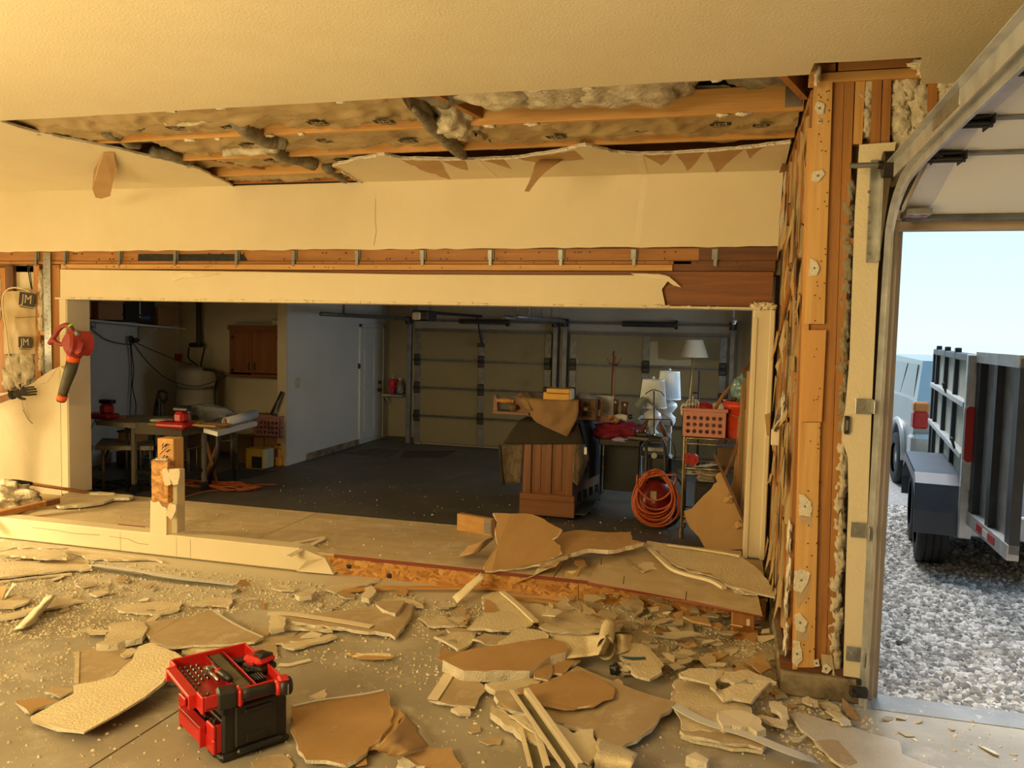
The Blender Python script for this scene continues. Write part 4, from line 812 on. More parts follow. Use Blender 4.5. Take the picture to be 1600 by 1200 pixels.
b, x1, y0, y1, zb = shbox(108, 143, .32, CARD, 'brown cardboard box with blue tape at the left end of the white wall shelf', 'box', 'cardboard_box')
wt(b, 'blue_tape', BLUEB, lambda q: q.box((x1, y0+.16, zb+.20), (x1+.003, y1-.01, zb+.26))); wt(b, 'flap', CARD, lambda q: q.prism([(x1, y0, zb+.32), (x1, y1, zb+.32), (x1+.12, y1, zb+.27), (x1+.12, y0, zb+.27)], (0, 0, .004)))
b, x1, y0, y1, zb = shbox(152, 196, .2, CARD, 'low open cardboard box with raised flaps on the middle of the white wall shelf', 'box', 'cardboard_box')
wt(b, 'flap', CARD, lambda q: q.prism([(x1, y0, zb+.2), (x1, y1-.06, zb+.2), (x1+.04, y1-.02, zb+.28), (x1+.04, y0+.08, zb+.28)], (.004, 0, 0)))
b, x1, y0, y1, zb = shbox(190, 242, .30, BLACK, 'black hard case with pale strip on the white wall shelf', 'case', 'hard_case')
wt(b, 'pale_strip', WHITEP, lambda q: q.box((x1, y0+.30, zb+.06), (x1+.003, y0+.32, zb+.26))); wt(b, 'label_plate', BLUEB, lambda q: q.box((x1, y0+.32, zb+.04), (x1+.003, y1-.1, zb+.08))); wt(b, 'lid_edge', BLACKM, lambda q: q.bevbox((x1-.02, y0, zb+.08), (x1+.012, y1, zb+.1), .003))
b, x1, y0, y1, zb = shbox(246, 270, .24, CARD, 'small open cardboard box at the right end of the white wall shelf', 'box', 'cardboard_box')
wt(b, 'flap', CARD, lambda q: q.prism([(x1, y0, zb+.24), (x1, y1, zb+.24), (x1+.13, y1, zb+.23), (x1+.13, y0, zb+.23)], (0, 0, .004)))
# wire rack hanging from the shelf and the cables on the wall
XW = -7.66
g = T('wire_rack', 'black wire grid hanging off the left end of the wall shelf', 'rack', ox(140, 510, XW))
def rackf(q):
    for k in range(3): q.tube([ox(128+9*k, 498+0*k, XW+.1), ox(138+6*k, 516-3*k, XW+.06)], .004, 5)
    for k in range(9): t = k/8; q.tube([ox(126+12*t, 505+10*t, XW+.08), ox(136+14*t, 498+12*t, XW+.08)], .003, 5)
    q.tube([ox(120, 498, XW+.08), ox(150, 513, XW+.08)], .004, 5)
wt(g, 'wire_grid', BLACKM, rackf)
def cable(label, pts, r=.006, mt_=BLACK, name='extension_cord', k=6):
    q = MB(); q.tube(smooth_path(pts, k), r, 6); return obj(name, q, mt_, label=label, cat='cord')
cable('black cord swagged from wall shelf to hook on the left wall', [ox(124, 470, XW+.05), ox(124, 494, XW+.1), ox(140, 511, XW), ox(165, 530, XW), ox(190, 537, XW), ox(206, 538, XW), ox(209, 531, XW)])
q = cable('black cord hanging in a long loop from hook on the left wall', [ox(203, 530, XW), ox(205, 560, XW), ox(206, 590, XW), ox(204, 620, XW), ox(203, 648, XW)], .005)
cable('second black cord hanging beside the long loop on the left wall', [ox(204, 527, XW+.02), ox(206, 552, XW+.02), ox(209, 580, XW+.02), ox(207, 605, XW+.02), ox(212, 630, XW+.02), ox(212, 650, XW+.02)], .006)
YB = 9.88
cable('upper black cord slung from hook toward the water heater', [ox(214, 536, XW+.05), ox(240, 548, XW+.2), oy(275, 562, 9.3), oy(300, 570, 9.2)], .006)
cable('lower black cord drooping from hook past the water heater to the wall cabinet', [ox(206, 533, XW+.05), ox(230, 565, XW+.2), oy(262, 592, 8.9), oy(300, 603, 8.75), oy(330, 598, 9.0), oy(356, 586, 9.7)], .006)
wt(T('cord_reel_plug', 'black plug cluster hooked on the left wall', 'plug', ox(212, 532, XW)), 'plug_body', BLACK, lambda q: (q.blob(ox(211, 532, XW+.03), (.05, .05, .03), 3, 2, .4), q.tube(smooth_path([ox(203, 536, XW+.02), ox(203, 527, XW+.02), ox(206, 526, XW+.02), ox(210, 531, XW+.02)], 4), .012, 6)))
# water heater in its blanket ------------------------------------------------
HB = mat('heater_blanket', (.40, .37, .30), (.33, .30, .245), scale=4, rough=.6, bump=.3, bscale=10)
wc = oy(308, 600, 9.45); R_ = .27
wh = T('water_heater', 'pale blanket wrapped water heater in the back left corner', 'heater', (wc.x, wc.y, 0))
z1, z2 = oy(308, 577, 9.3).z, oy(308, 607, 9.3).z
wt(wh, 'tank', HB, lambda q: q.lathe([(R_*.96, .0), (R_*.98, .3), (R_, z2-.2), (R_*.97, z2-.01), (R_*.9, z2)], (wc.x, wc.y, 0), 24))
wt(wh, 'upper_wrap', HB, lambda q: q.lathe([(R_*.86, z2), (R_*1.0, z2+.05), (R_*1.05, z1-.06), (R_*1.0, z1-.01), (R_*.5, z1+.02), (.01, z1+.03)], (wc.x, wc.y, 0), 24))
wt(wh, 'belt', GREYM, lambda q: q.lathe([(R_*1.0, z2-.015), (R_*1.02, z2+.0), (R_*1.0, z2+.012)], (wc.x, wc.y, 0), 24))
for k, (x, yy) in enumerate(((303, 540), (310, 540))):
    wt(wh, 'supply_pipe', BLACKM, lambda q: q.tube(smooth_path([oy(x-8+18*k, 543, 9.6), oy(x-8+14*k, 560, 9.55), oy(x+4, 570, 9.5), oy(x+4, 578, 9.45)], 5), .012, 6))
wt(wh, 'side_hose', BLACKM, lambda q: q.tube(smooth_path([oy(318, 577, 9.3), oy(335, 580, 9.25), oy(340, 592, 9.25), oy(336, 610, 9.3), oy(337, 648, 9.3)], 6), .018, 7))
vp = T('vent_pipe', 'dark vertical pipe with cross fitting above the water heater', 'pipe', oy(311, 540, 9.8))
wt(vp, 'pipe', BLACKM, lambda q: q.cyl(oy(311, 540, 9.8), oy(310, 470, 9.8)+Vector((0, 0, .2)), .035, n=10)); wt(vp, 'cross_fitting', BLACKM, lambda q: q.cyl(oy(297, 539, 9.8), oy(318, 539, 9.8), .03, n=10))
wt(vp, 'valve', REDD, lambda q: q.bevbox(oy(275, 560, 9.9)-Vector((.0, .05, .03)), oy(284, 553, 9.9)+Vector((0, .0, .0)), .004))
# wall cabinet -----------------------------------------------------------------
wcab = T('wall_cabinet', 'reddish brown two door wall cabinet with black strap hinges', 'cabinet', oy(400, 550, 9.6))
Yc = 9.62
pb('cabinet_body', 358, 514, 443, 586, Yc+.02, .30, CABW_, wcab)
pb('cornice', 355, 510, 444, 515, Yc-.02, .36, CABX, wcab); pb('base_rail', 357, 584, 443, 588, Yc, .32, CABX, wcab)
for (xa, xb, hx, gx) in ((360, 393, 363, 389), (395, 437, 434, 398)):
    d_ = pb('cabinet_door', xa, 519, xb, 585, Yc, .02, CABW_, wcab)
    p = oy(gx, 572, Yc-.012); wt(d_, 'handle', BLACKM, lambda q: q.tube(smooth_path([p+Vector((0, .01, .05)), p+Vector((0, -.015, .025)), p+Vector((0, -.015, -.025)), p+Vector((0, .01, -.05))], 4), .007, 6))
    for yy in (527, 578):
        p2 = oy(hx, yy, Yc-.006); wt(d_, 'strap_hinge', BLACKM, lambda q: q.bevbox(p2-Vector((.03, .003, .008)), p2+Vector((.03, .003, .008)), .002) and q.bevbox(p2-Vector((.008, .003, .03)), p2+Vector((.008, .003, .03)), .002))
rl = T('paper_roll', 'pale paper roll lying on top of the brown wall cabinet', 'roll', oy(430, 505, 9.7))
a = oy(427, 503.5, 9.66); wt(rl, 'roll_body', HB, lambda q: q.cyl(a, a+Vector((.3, .1, 0)), .052, n=16)); wt(rl, 'hollow_core', BLACK, lambda q: q.cyl(a+Vector((-.004, -.002, 0)), a+Vector((.01, .003, 0)), .028, n=12))
# shovel handle, tools leaning at the left wall
D = T('spade_handle', 'black D handled spade leaning at the left wall behind the table', 'spade', oy(252, 650, 8.7))
wt(D, 'grip', BLACK, lambda q: q.tube(smooth_path([oy(253, 628, 8.6), oy(249, 619, 8.6), oy(248, 612, 8.6), oy(255, 611, 8.6), oy(261, 616, 8.6), oy(260, 622, 8.6), oy(255, 630, 8.6)], 4), .016, 7)); wt(D, 'shaft', BLACK, lambda q: q.cyl(oy(253, 628, 8.6), Vector((oy(254, 735, 8.5).x, 8.5, 0)), .02, n=8))
for k in range(3):
    wt(T('long_tool', ('thin black rod leaning at the left wall, leftmost of three by the spade', 'thin black rod leaning at the left wall, middle of three by the spade', 'thin black rod leaning at the left wall, nearest the spade')[k], 'rod', oy(242+3*k, 640, 8.65)), 'shaft', BLACKM, lambda q: q.tube(smooth_path([oy(247-1*k, 613+3*k, 8.65), oy(243+2*k, 630, 8.65), oy(240+3*k, 655, 8.65), Vector((oy(239+3*k, 680, 8.5).x, 8.5, 0))], 4), .009, 6))
# grey folding table with the red sander ---------------------------------------
def slab_table(name, label, quad, zt, th, mt_, legs, mleg, cat='table', rleg=.018):
    c = sum(quad, Vector())/4; r_ = T(name, label, cat, (c.x, c.y, 0))
    wt(r_, 'table_top', mt_, lambda q: q.prism([Vector((p.x, p.y, zt)) for p in quad], (0, 0, th)))
    for p in legs: wt(r_, 'leg', mleg, lambda q: q.tube([Vector((p[0], p[1], zt-th)), Vector((p[0]+(p[2] if len(p) > 2 else 0), p[1], .0))], rleg, 8))
    return r_
zt = .76
ft = slab_table('folding_table', 'grey top work table at the left wall carrying the red chop saw', [oz(149, 657, zt), oz(212, 662, zt), oz(300, 652, zt), oz(205, 648, zt)], zt, .05, TABG, [(oz(182, 660, zt).x, oz(182, 660, zt).y+.15), (oz(205, 655, zt).x, oz(205, 655, zt).y), (oz(285, 652, zt).x, oz(285, 652, zt).y)], BLACKM)
lb = slab_table('low_bench', 'low grey folding bench in front of the grey work table', [oz(148, 697, .5), oz(240, 697, .5), oz(240, 688, .5), oz(160, 684, .5)], .5, .045, TABG, [(oz(156, 697, .5).x, oz(156, 697, .5).y+.04), (oz(205, 696, .5).x, oz(205, 696, .5).y+.04), (oz(236, 690, .5).x, oz(236, 690, .5).y)], GREYM)
a = oz(157, 735, .2); wt(lb, 'folding_brace', BLACKM, lambda q: q.tube([a, oz(173, 694, .47)], .012, 6))
def chop(label, px, py, z, s, cat='saw'):
    c = oz(px, py, z); r_ = T('red_power_tool', label, cat, c)
    wt(r_, 'base', REDD, lambda q: q.bevbox(c+Vector((-.19, -.1, .0)), c+Vector((.16, .1, .06)), .02)); wt(r_, 'motor_head', REDD, lambda q: (q.bevbox(c+Vector((-.0, -.07, .05)), c+Vector((.12, .07, .17)), .03)))
    wt(r_, 'handle', BLACK, lambda q: q.bevbox(c+Vector((-.02, -.04, .17)), c+Vector((.16, .04, .215)), .012)); return r_
chop('red power tool with black handle on the left end of the grey work table', 160, 654, zt, 1, 'power tool')
cable('black tool cord drooping off left end of the grey work table', [oz(150, 655, zt), oy(141, 672, 7.9), oy(138, 690, 7.9), oy(145, 700, 7.9), oy(133, 715, 7.9), oy(137, 730, 7.9), oy(130, 745, 7.9)], .006)
wt(T('wood_offcut', 'thin brown wooden offcut lying on the grey work table', 'offcut', oz(185, 651, zt)), 'stick', SW['x'], lambda q: q.prism([oz(168, 653, zt+.02), oz(170, 651, zt+.02), oz(197, 648.5, zt+.02), oz(197, 650, zt+.02)], (0, 0, .02)))
bx = oz(196, 690, .5); b = T('tan_wooden_box', 'small tan wooden box on the low grey bench', 'box', bx); wt(b, 'box_body', CARD, lambda q: q.bevbox(bx+Vector((-.1, 0, 0)), bx+Vector((.14, .2, .1)), .006)); wt(b, 'lid', CARDD, lambda q: q.bevbox(bx+Vector((-.11, -.01, .1)), bx+Vector((.15, .21, .12)), .004))
# rolling cart ------------------------------------------------------------------
f0, f1, f2 = oz(210, 771), oz(283.5, 777), oz(319, 767); f3 = f0+(f2-f1)
zc = oy(283, 664, f1.y).z
ct = T('rolling_cart', 'grey steel rolling cart behind the sawn post stub', 'cart', (f0+f2)/2)
for p in (f0, f1, f2, f3):
    wt(ct, 'leg', GREYM, lambda q: q.bevbox((p.x-.022, p.y-.022, .10), (p.x+.022, p.y+.022, zc), .004))
    w_ = wt(ct, 'caster', BLACK, lambda q: (q.cyl((p.x-.018, p.y, .045), (p.x+.018, p.y, .045), .045, n=14), q.bevbox((p.x-.024, p.y-.02, .05), (p.x+.024, p.y+.02, .11), .004)))
wt(ct, 'top_tray', GREYM, lambda q: q.prism([p+Vector((0, 0, zc)) for p in (f0, f1, f2, f3)], (0, 0, .02)))
for a, b in ((f0, f1), (f1, f2), (f2, f3), (f3, f0)): 
    n = Vector((-(b-a).y, (b-a).x, 0)).normalized()*.01
    wt(ct, 'apron', GREYM, lambda q: q.prism([a+n+Vector((0, 0, zc-.01)), b+n+Vector((0, 0, zc-.01)), b-n+Vector((0, 0, zc-.01)), a-n+Vector((0, 0, zc-.01))], (0, 0, .11)))
wt(ct, 'lower_tray', BLACKM, lambda q: q.prism([p+Vector((0, 0, .25)) for p in (f0, f1, f2, f3)], (0, 0, .03)))
def wiref(q):
    for k in range(6):
        p = f0.lerp(f1, k/5)+Vector((0, .1, 0)); q.tube([p+Vector((0, 0, .25)), p+Vector((0, 0, .52))], .004, 5)
    for z in (.38, .52): q.tube([f0+Vector((0, .1, z)), f1+Vector((0, .1, z))], .004, 5)
    for k in range(4):
        p = f1.lerp(f2, k/3); q.tube([p+Vector((0, 0, .25)), p+Vector((0, 0, .5))], .004, 5)
    q.tube([f1+Vector((0, 0, .5)), f2+Vector((0, 0, .5))], .004, 5)
wt(T('wire_basket', 'steel wire basket on the lower tray of the grey cart', 'basket', (f0+f2)/2+Vector((0, 0, .25))), 'wire_grid', STEEL, wiref)
cc = (f0+f2)/2
chop('red power tool on the top of the grey rolling cart', 276, 668, zc+.004, 1, 'power tool')
tin = T('metal_tin', 'shiny steel tin standing on the grey rolling cart', 'tin', oz(286, 660, zc)); p = oz(287, 662, zc)+Vector((0, 0, .003))
wt(tin, 'can', mat('bright_tin', (.55, .53, .48), (.42, .40, .36), scale=8, rough=.3, metal=.8), lambda q: q.lathe([(.075, 0), (.075, .05), (.078, .055), (.075, .06), (.075, .12), (.079, .125), (.075, .13), (.075, .17), (.06, .172)], p, 20)); wt(tin, 'lid', BLACKM, lambda q: q.lathe([(.078, .172), (.078, .185), (.01, .186)], p, 18))
for k, (x, y, w, dd, h, mt_, lab) in enumerate(((245, 664, .16, .1, .02, mat('yellow_pad', (.45, .33, .04), rough=.6), 'yellow edged sanding pad on left end of the rolling cart'), (252, 659, .2, .14, .03, WHITEP, 'crumpled pale paper on the rolling cart'), (303, 663, .2, .12, .035, mat('yellow_pad', (.45, .33, .04)), 'yellow and black level lying on the right end of the cart'), (300, 656, .22, .16, .05, CARD, 'brown carton lying on the rolling cart behind the level'))):
    p = oz(x, y, zc+.003); obj('cart_item', MB().bevbox(p+Vector((-w/2, -dd/2, 0)), p+Vector((w/2, dd/2, h)), .012), mt_, label=lab, cat='item')
    COL.objects[-1].name = ('sanding_pad', 'crumpled_paper', 'spirit_level', 'flat_carton')[k]
m = MB(); c = oz(318, 655, .8); m.blob(c+Vector((0, .1, .05)), (.26, .12, .10), 4, 4, .25); obj('grey_cloth', m, mat('grey_cloth', (.17, .19, .22), (.13, .145, .17), scale=6, rough=.8, bump=.3, bscale=20), label='grey blue cloth heaped at the end of the cart by the white table', cat='cloth')
m = MB(); p = oz(300, 652, .79); pa_, pb_ = oy(295, 655, 8.9), oy(330, 655, 8.9); m.prism([Vector((pa_.x, 8.85, 0)), Vector((pb_.x, 8.85, 0)), pb_, oy(326, 632, 8.95), pa_], (0, -.02, 0)); obj('brown_board', m, CARDD, label='dark brown board propped up in front of the water heater', cat='board')
# white folding table -------------------------------------------------------------
zw = .76; quad = [oz(318, 669, zw), oz(340, 675, zw), oz(402, 659, zw), oz(372, 654, zw)]
wtb = T('white_folding_table', 'white plastic folding table with curved black legs', 'table', (sum(quad, Vector())/4)-Vector((0, 0, zw)))
wt(wtb, 'table_top', WHITEP, lambda q: q.prism(quad, (0, 0, .045)))
for (x, y, xb, yb) in ((358, 672, 367, 751), (334, 674, 327, 757)):
    a = oz(x, y, zw-.04)+Vector((0, .06, 0)); b = oz(xb, yb); wt(wtb, 'leg', BLACKM, lambda q: q.tube(smooth_path([a, Vector((a.x, a.y, .45)), a.lerp(b, .75)+Vector((0, 0, -.02)), b], 5), .02, 8))
wt(wtb, 'brace', STEEL, lambda q: q.tube([oz(350, 676, zw-.06)+Vector((0, .15, 0)), oz(374, 733, .05)], .008, 6))
rp_ = oz(353, 667, zw+.002); re = oz(398, 655, zw+.002)
pr = T('paper_scroll', 'white paper roll lying along the white folding table', 'paper', rp_); wt(pr, 'sheet', mat('white_paper', (.62, .63, .65), (.54, .56, .60), scale=5, rough=.6), lambda q: q.tube([rp_+Vector((0, 0, .05)), re+Vector((0, 0, .055))], .05, 10))
wt(pr, 'core', CARD, lambda q: q.cyl(rp_+Vector((0, 0, .05)), rp_+Vector((-.02, -.01, .05)), .04, n=10))
for k, (x, y) in enumerate(((330, 668), (340, 664), (322, 666))):
    p = oz(x, y, zw+.002+.02*k); m = MB(); m.bevbox(p+Vector((-.14, -.04, 0)), p+Vector((.14, .05, .018)), .006); obj('stacked_slat', m, CARD, label=('flat brown slat nearest the paper roll on the white table', 'flat brown slat uppermost in the little stack on the white table', 'flat brown slat at left end of the white table')[k], cat='slat')
# brown folding chair standing between cart and white table
fc = T('folded_trestle', 'crossed brown wooden trestle between the grey cart and white table', 'trestle', oz(330, 752))
for (a, b) in (((343, 684), (321, 745)), ((322, 690), (339, 757))):
    p, q_ = oz(b[0], b[1]), oy(a[0], a[1], oz(b[0], b[1]).y); wt(fc, 'leg', SW['z'], lambda q: q.tube([p, q_], .02, 6))
wt(fc, 'cross_bar', STEEL, lambda q: q.tube([oy(342, 690, 8.0), oy(368, 687, 8.0)], .01, 6))
# stack by the partition: boxes, crate, box, jug -------------------------------------
Yk = floorY(395, 730)
for k, (x0, y0, x1, y1, dy, mt_, lab) in enumerate(((371, 683, 392, 728, .25, CARDD, 'dark brown carton standing on floor left of the yellow box'), (391, 683, 412, 708, .32, CARD, 'brown carton under the left part of the pink crate'), (413, 682, 438, 702, .30, CARD, 'brown carton under the right part of the pink crate'))):
    r_ = T('cardboard_carton', lab, 'carton', oy((x0+x1)/2, y1, Yk+dy)); zb = oy(x0, y1, Yk+dy).z
    pb('case', x0, y0, x1, y1, Yk+dy, .35, mt_, r_); pb('flap', x0, y0-4, x1, y0, Yk+dy+.01, .006, mt_, r_)
pb('support_bin', 391, 708, 438, 729, Yk+.36, .35, mat('dark_green_bin', (.02, .05, .035), rough=.5), label='dark green bin on floor behind the yellow box and the jug', cat='bin')
yb = T('yellow_carton', 'yellow printed carton with dark window on the floor below the pink crate', 'carton', oz(400, 732)); YL = mat('yellow_print', (.42, .27, .035), (.36, .22, .03), scale=4, rough=.5); Yy = floorY(400, 733)
pb('case', 384, 702, 410, 732, Yy, .2, YL, yb); pb('dark_window', 393, 714, 409, 731, Yy-.004, .004, BLACK, yb); pb('pale_side', 410, 703, 416, 732, Yy+.01, .18, mat('pale_print', (.42, .45, .38), rough=.5), yb)
jg = T('yellow_jug', 'orange yellow plastic jug standing by the partition end', 'jug', oz(428, 729)); p = oz(429, 729); JY = mat('yellow_jug_plastic', (.55, .26, .02), (.48, .22, .02), rough=.4)
wt(jg, 'jug_body', JY, lambda q: q.bevbox(p+Vector((-.08, 0, 0)), p+Vector((.09, .18, .12)), .02)); wt(jg, 'handle', JY, lambda q: q.tube(smooth_path([p+Vector((-.05, .08, .11)), p+Vector((-.05, .08, .2)), p+Vector((.0, .08, .25)), p+Vector((.07, .08, .22)), p+Vector((.07, .08, .11))], 5), .026, 8)); wt(jg, 'cap', BLACK, lambda q: q.cyl(p+Vector((.02, .08, .26)), p+Vector((.02, .08, .29)), .022, n=10))
def crate(name, label, x0, y0, x1, y1, Y, dep, mt_, nc, nr, cat='crate'):
    """open plastic crate with real round holes left between a lattice of bars"""
    a = oy(x0, y1, Y); b = oy(x1, y0, Y); r_ = T(name, label, cat, ((a.x+b.x)/2, Y+dep/2, a.z)); w, h = b.x-a.x, b.z-a.z
    def side(q, o, ux, L_, n_, off):
        mx, mzb, mzt = .07*L_, .10*h, .22*h; cw = (L_-2*mx)/n_; ch = (h-mzb-mzt)/nr
        def P(u, z, k=0): return o+ux*u+Vector((0, 0, z))+off*k
        def rect(u0, u1, z0, z1): q.prism([P(u0, z0), P(u1, z0), P(u1, z1), P(u0, z1)], -off)
        rect(0, L_, 0, mzb); rect(0, L_, h-mzt, h); rect(0, mx, mzb, h-mzt); rect(L_-mx, L_, mzb, h-mzt)
        N = 16
        for i in range(n_):
            for j in range(nr):
                cx_, cz_ = mx+cw*(i+.5), mzb+ch*(j+.5); rr = min(cw, ch)*.34; ring = []; sq = []
                for k in range(N):
                    t = 2*PI*k/N; ct_, st_ = math.cos(t), math.sin(t); s_ = 1/max(abs(ct_), abs(st_)); ring.append((cx_+rr*ct_, cz_+rr*st_)); sq.append((cx_+cw/2*ct_*s_, cz_+ch/2*st_*s_))
                vs = [P(u, z) for u, z in sq]+[P(u, z) for u, z in ring]+[P(u, z, 1) for u, z in sq]+[P(u, z, 1) for u, z in ring]
                fs = []
                for k in range(N):
                    k2 = (k+1) % N; fs += [(k, k2, N+k2, N+k), (2*N+k2, 2*N+k, 3*N+k, 3*N+k2), (N+k, N+k2, 3*N+k2, 3*N+k)]
                q.add(vs, fs)
    wt(r_, 'front_side', mt_, lambda q: side(q, Vector((a.x, Y, a.z)), Vector((1, 0, 0)), w, nc, Vector((0, .006, 0))))
    wt(r_, 'back_side', mt_, lambda q: side(q, Vector((a.x, Y+dep, a.z)), Vector((1, 0, 0)), w, nc, Vector((0, -.006, 0))))
    k_ = max(2, int(nc*dep/w))
    wt(r_, 'end_side', mt_, lambda q: side(q, Vector((a.x, Y, a.z)), Vector((0, 1, 0)), dep, k_, Vector((.006, 0, 0)))); wt(r_, 'end_side', mt_, lambda q: side(q, Vector((b.x, Y, a.z)), Vector((0, 1, 0)), dep, k_, Vector((-.006, 0, 0))))
    wt(r_, 'bottom', mt_, lambda q: q.box((a.x, Y, a.z), (b.x, Y+dep, a.z+.008)))
    wt(r_, 'rim', mt_, lambda q: (q.bevbox((a.x-.012, Y-.012, b.z-.03), (b.x+.012, Y+.008, b.z), .004), q.bevbox((a.x-.012, Y+dep-.008, b.z-.03), (b.x+.012, Y+dep+.012, b.z), .004), q.bevbox((a.x-.012, Y, b.z-.03), (a.x+.008, Y+dep, b.z), .004), q.bevbox((b.x-.008, Y, b.z-.03), (b.x+.012, Y+dep, b.z), .004)))
    return r_
PINK = mat('pink_crate_plastic', (.40, .20, .22), (.34, .17, .19), scale=4, rough=.5); SALM = mat('salmon_crate_plastic', (.55, .23, .17), (.49, .20, .145), scale=4, rough=.5)
crate('milk_crate', 'dusky pink crate with holes on cartons by the partition wall', 396, 651, 438, 681, Yk+.15, .32, PINK, 6, 3)
m = MB(); p = oy(416, 650, Yk+.3); m.bevbox(p+Vector((-.16, -.1, -.1)), p+Vector((.14, .12, .03)), .02); obj('crate_carton', m, CARD, label='brown carton sticking out of the dusky pink crate', cat='carton')
lv = T('leaning_strip', 'black metal strip leaning against the partition wall above the pink crate', 'strip', oy(430, 640, 9.2)); wt(lv, 'bar', BLACKM, lambda q: q.tube([oy(424, 648, 9.1), oy(441, 612, 9.18)], .022, 6)); wt(lv, 'edge_trim', STEEL, lambda q: q.tube([oy(426, 648, 9.08), oy(442, 614, 9.16)], .008, 5))
# cords and mats on the floor
m = MB(); r = random.Random(9); pts = []
c = oz(362, 764)
for k in range(64):
    t = k*.62; pts.append(c+Vector((.48*math.cos(t)*(.5+.5*r.random())-.1+.1*math.sin(k*.3), .17*math.sin(t)*(.5+.5*r.random()), .012+.012*(k % 4))))
m.tube(smooth_path(pts, 3), .008, 6); m.tube(smooth_path([c+Vector((.3, 0, .01)), oz(400, 758), oz(432, 757)]), .008, 6); m.tube(smooth_path([c, oz(320, 768), oz(290, 776), oz(268, 780)]), .008, 6); obj('orange_cord_coil', m, mat('dull_orange_cord', (.42, .10, .035), (.34, .08, .03), rough=.6), label='tangled orange extension cord on floor before the white table', cat='cord')
MATD = mat('dark_floor_mat', (.045, .038, .032), (.035, .03, .026), scale=12, rough=.9, bump=.3, bscale=60)
m = MB(); m.prism([oz(300, 752, .006), oz(390, 748, .006), oz(432, 735, .006), oz(360, 733, .006)], (0, 0, .006)); obj('floor_mat', m, MATD, label='dark mat on the concrete beneath the white folding table', cat='mat')
m = MB(); m.prism([oz(535, 708, .006), oz(604, 714, .006), oz(628, 704, .006), oz(588, 700, .006)], (0, 0, .006)); obj('door_mat', m, mat('grey_brown_rug', (.09, .075, .05), (.07, .06, .045), scale=18, rough=.95, bump=.3, bscale=90), label='grey brown rug on floor by the white entry door', cat='rug')
m = MB(); m.prism([oz(626, 714, .007), oz(690, 715, .007), oz(711, 704, .007), oz(632, 704, .007)], (0, 0, .006)); rg = obj('dark_rug', m, mat('dark_red_rug', (.075, .035, .025), (.05, .026, .02), scale=14, rough=.95), label='dark reddish rug in front of the left sectional door', cat='rug')
m = MB(); r = random.Random(13)
for k in range(9):
    a = oz(r.uniform(115, 200), r.uniform(745, 765)); P = [a+Vector((.1*r.uniform(-1, 1)+.12*i, .15*r.uniform(-1, 1), .012)) for i in range(8)]; m.tube(smooth_path(P, 3), .007, 5)
obj('floor_cords', m, BLACK, label='tangle of black cords on floor under the grey work table', cat='cords', kind='stuff')
for k, (x0, y0, x1, y1, dy, mt_, lab, nm) in enumerate(((181, 705, 203, 745, .5, CARDD, 'dark brown carton on floor under the grey work table', 'carton'), (236, 702, 262, 722, .45, BLACK, 'black toolbox under the cart top beside the wire basket', 'tool_case'), (120, 738, 150, 752, .5, BLACK, 'black bin on floor at the foot of left wall', 'bin'))):
    Y = 7.9+dy; obj(nm, MB().bevbox((oy(x0, y1, Y).x, Y, 0), (oy(x1, y0, Y).x, Y+.25, oy(x0, y0, Y).z), .01), mt_, label=lab, cat=nm.replace('_', ' '))
p = ox(131, 716, -7.68); wt(T('wall_outlet', 'dark wall outlet with adapter low on the left wall', 'outlet', p), 'outlet_plate', BLACK, lambda q: q.bevbox(p+Vector((-.01, -.05, -.06)), p+Vector((.03, .05, .06)), .006))
cable('thin red cord dropping straight down from blower to the floor', [oy(124, 575, 6.45), oy(128, 620, 6.6), oy(133, 670, 6.75), oy(141, 720, 6.9), oy(149, 760, 7.0)], .007, mat('red_cord', (.34, .07, .05), rough=.5))
# ------------------------------------------------------------------ small wall shelf by the far doors
s0, s1 = oy(600, 614, 12.45), oy(638, 612, 12.45)
ws = T('corner_shelf', 'small white corner shelf between entry door and left sectional door', 'shelf', (s0+s1)/2); wt(ws, 'shelf_board', WHITEP, lambda q: q.bevbox((XPW+.01, s0.y-.28, s0.z-.02), (s1.x, 12.49, s0.z), .006)); wt(ws, 'bracket', WHITEP, lambda q: q.prism([(XPW+.02, 12.48, s0.z-.02), (XPW+.02, 12.25, s0.z-.02), (XPW+.02, 12.48, s0.z-.2)], (-.02, 0, 0)))
p = oy(613, 613, 12.3); p.z = s0.z; tm = T('pink_tumbler', 'bright pink handled tumbler on the small corner shelf', 'tumbler', p); PK = mat('pink_enamel', (.62, .03, .10), rough=.35)
wt(tm, 'cup', PK, lambda q: q.lathe([(.04, 0), (.042, .1), (.055, .12), (.058, .25), (.05, .255)], p, 16)); wt(tm, 'handle', PK, lambda q: q.tube(smooth_path([p+Vector((.055, 0, .22)), p+Vector((.1, 0, .2)), p+Vector((.1, 0, .14)), p+Vector((.055, 0, .12))], 4), .012, 6)); wt(tm, 'straw', WHITEP, lambda q: q.cyl(p+Vector((0, 0, .25)), p+Vector((.01, 0, .32)), .006, n=6))
p = oy(625, 613, 12.3); p.z = s0.z; bt = T('clear_bottle', 'clear bottle with grey cap on the small corner shelf', 'bottle', p); wt(bt, 'bottle_body', mat('clear_plastic', (.55, .60, .62), rough=.15, trans=.7), lambda q: q.lathe([(.045, 0), (.05, .02), (.05, .17), (.02, .22), (.02, .24)], p, 14)); wt(bt, 'cap', WHITEP, lambda q: q.cyl(p+Vector((0, 0, .24)), p+Vector((0, 0, .27)), .022, n=10))
p = oy(621, 613.5, 12.2); p.z = s0.z; obj('blue_tray', MB().bevbox(p+Vector((-.1, -.06, 0)), p+Vector((.09, .05, .022)), .006), mat('blue_plastic', (.03, .10, .32), rough=.4), label='flat blue tray on the small corner shelf', cat='tray')
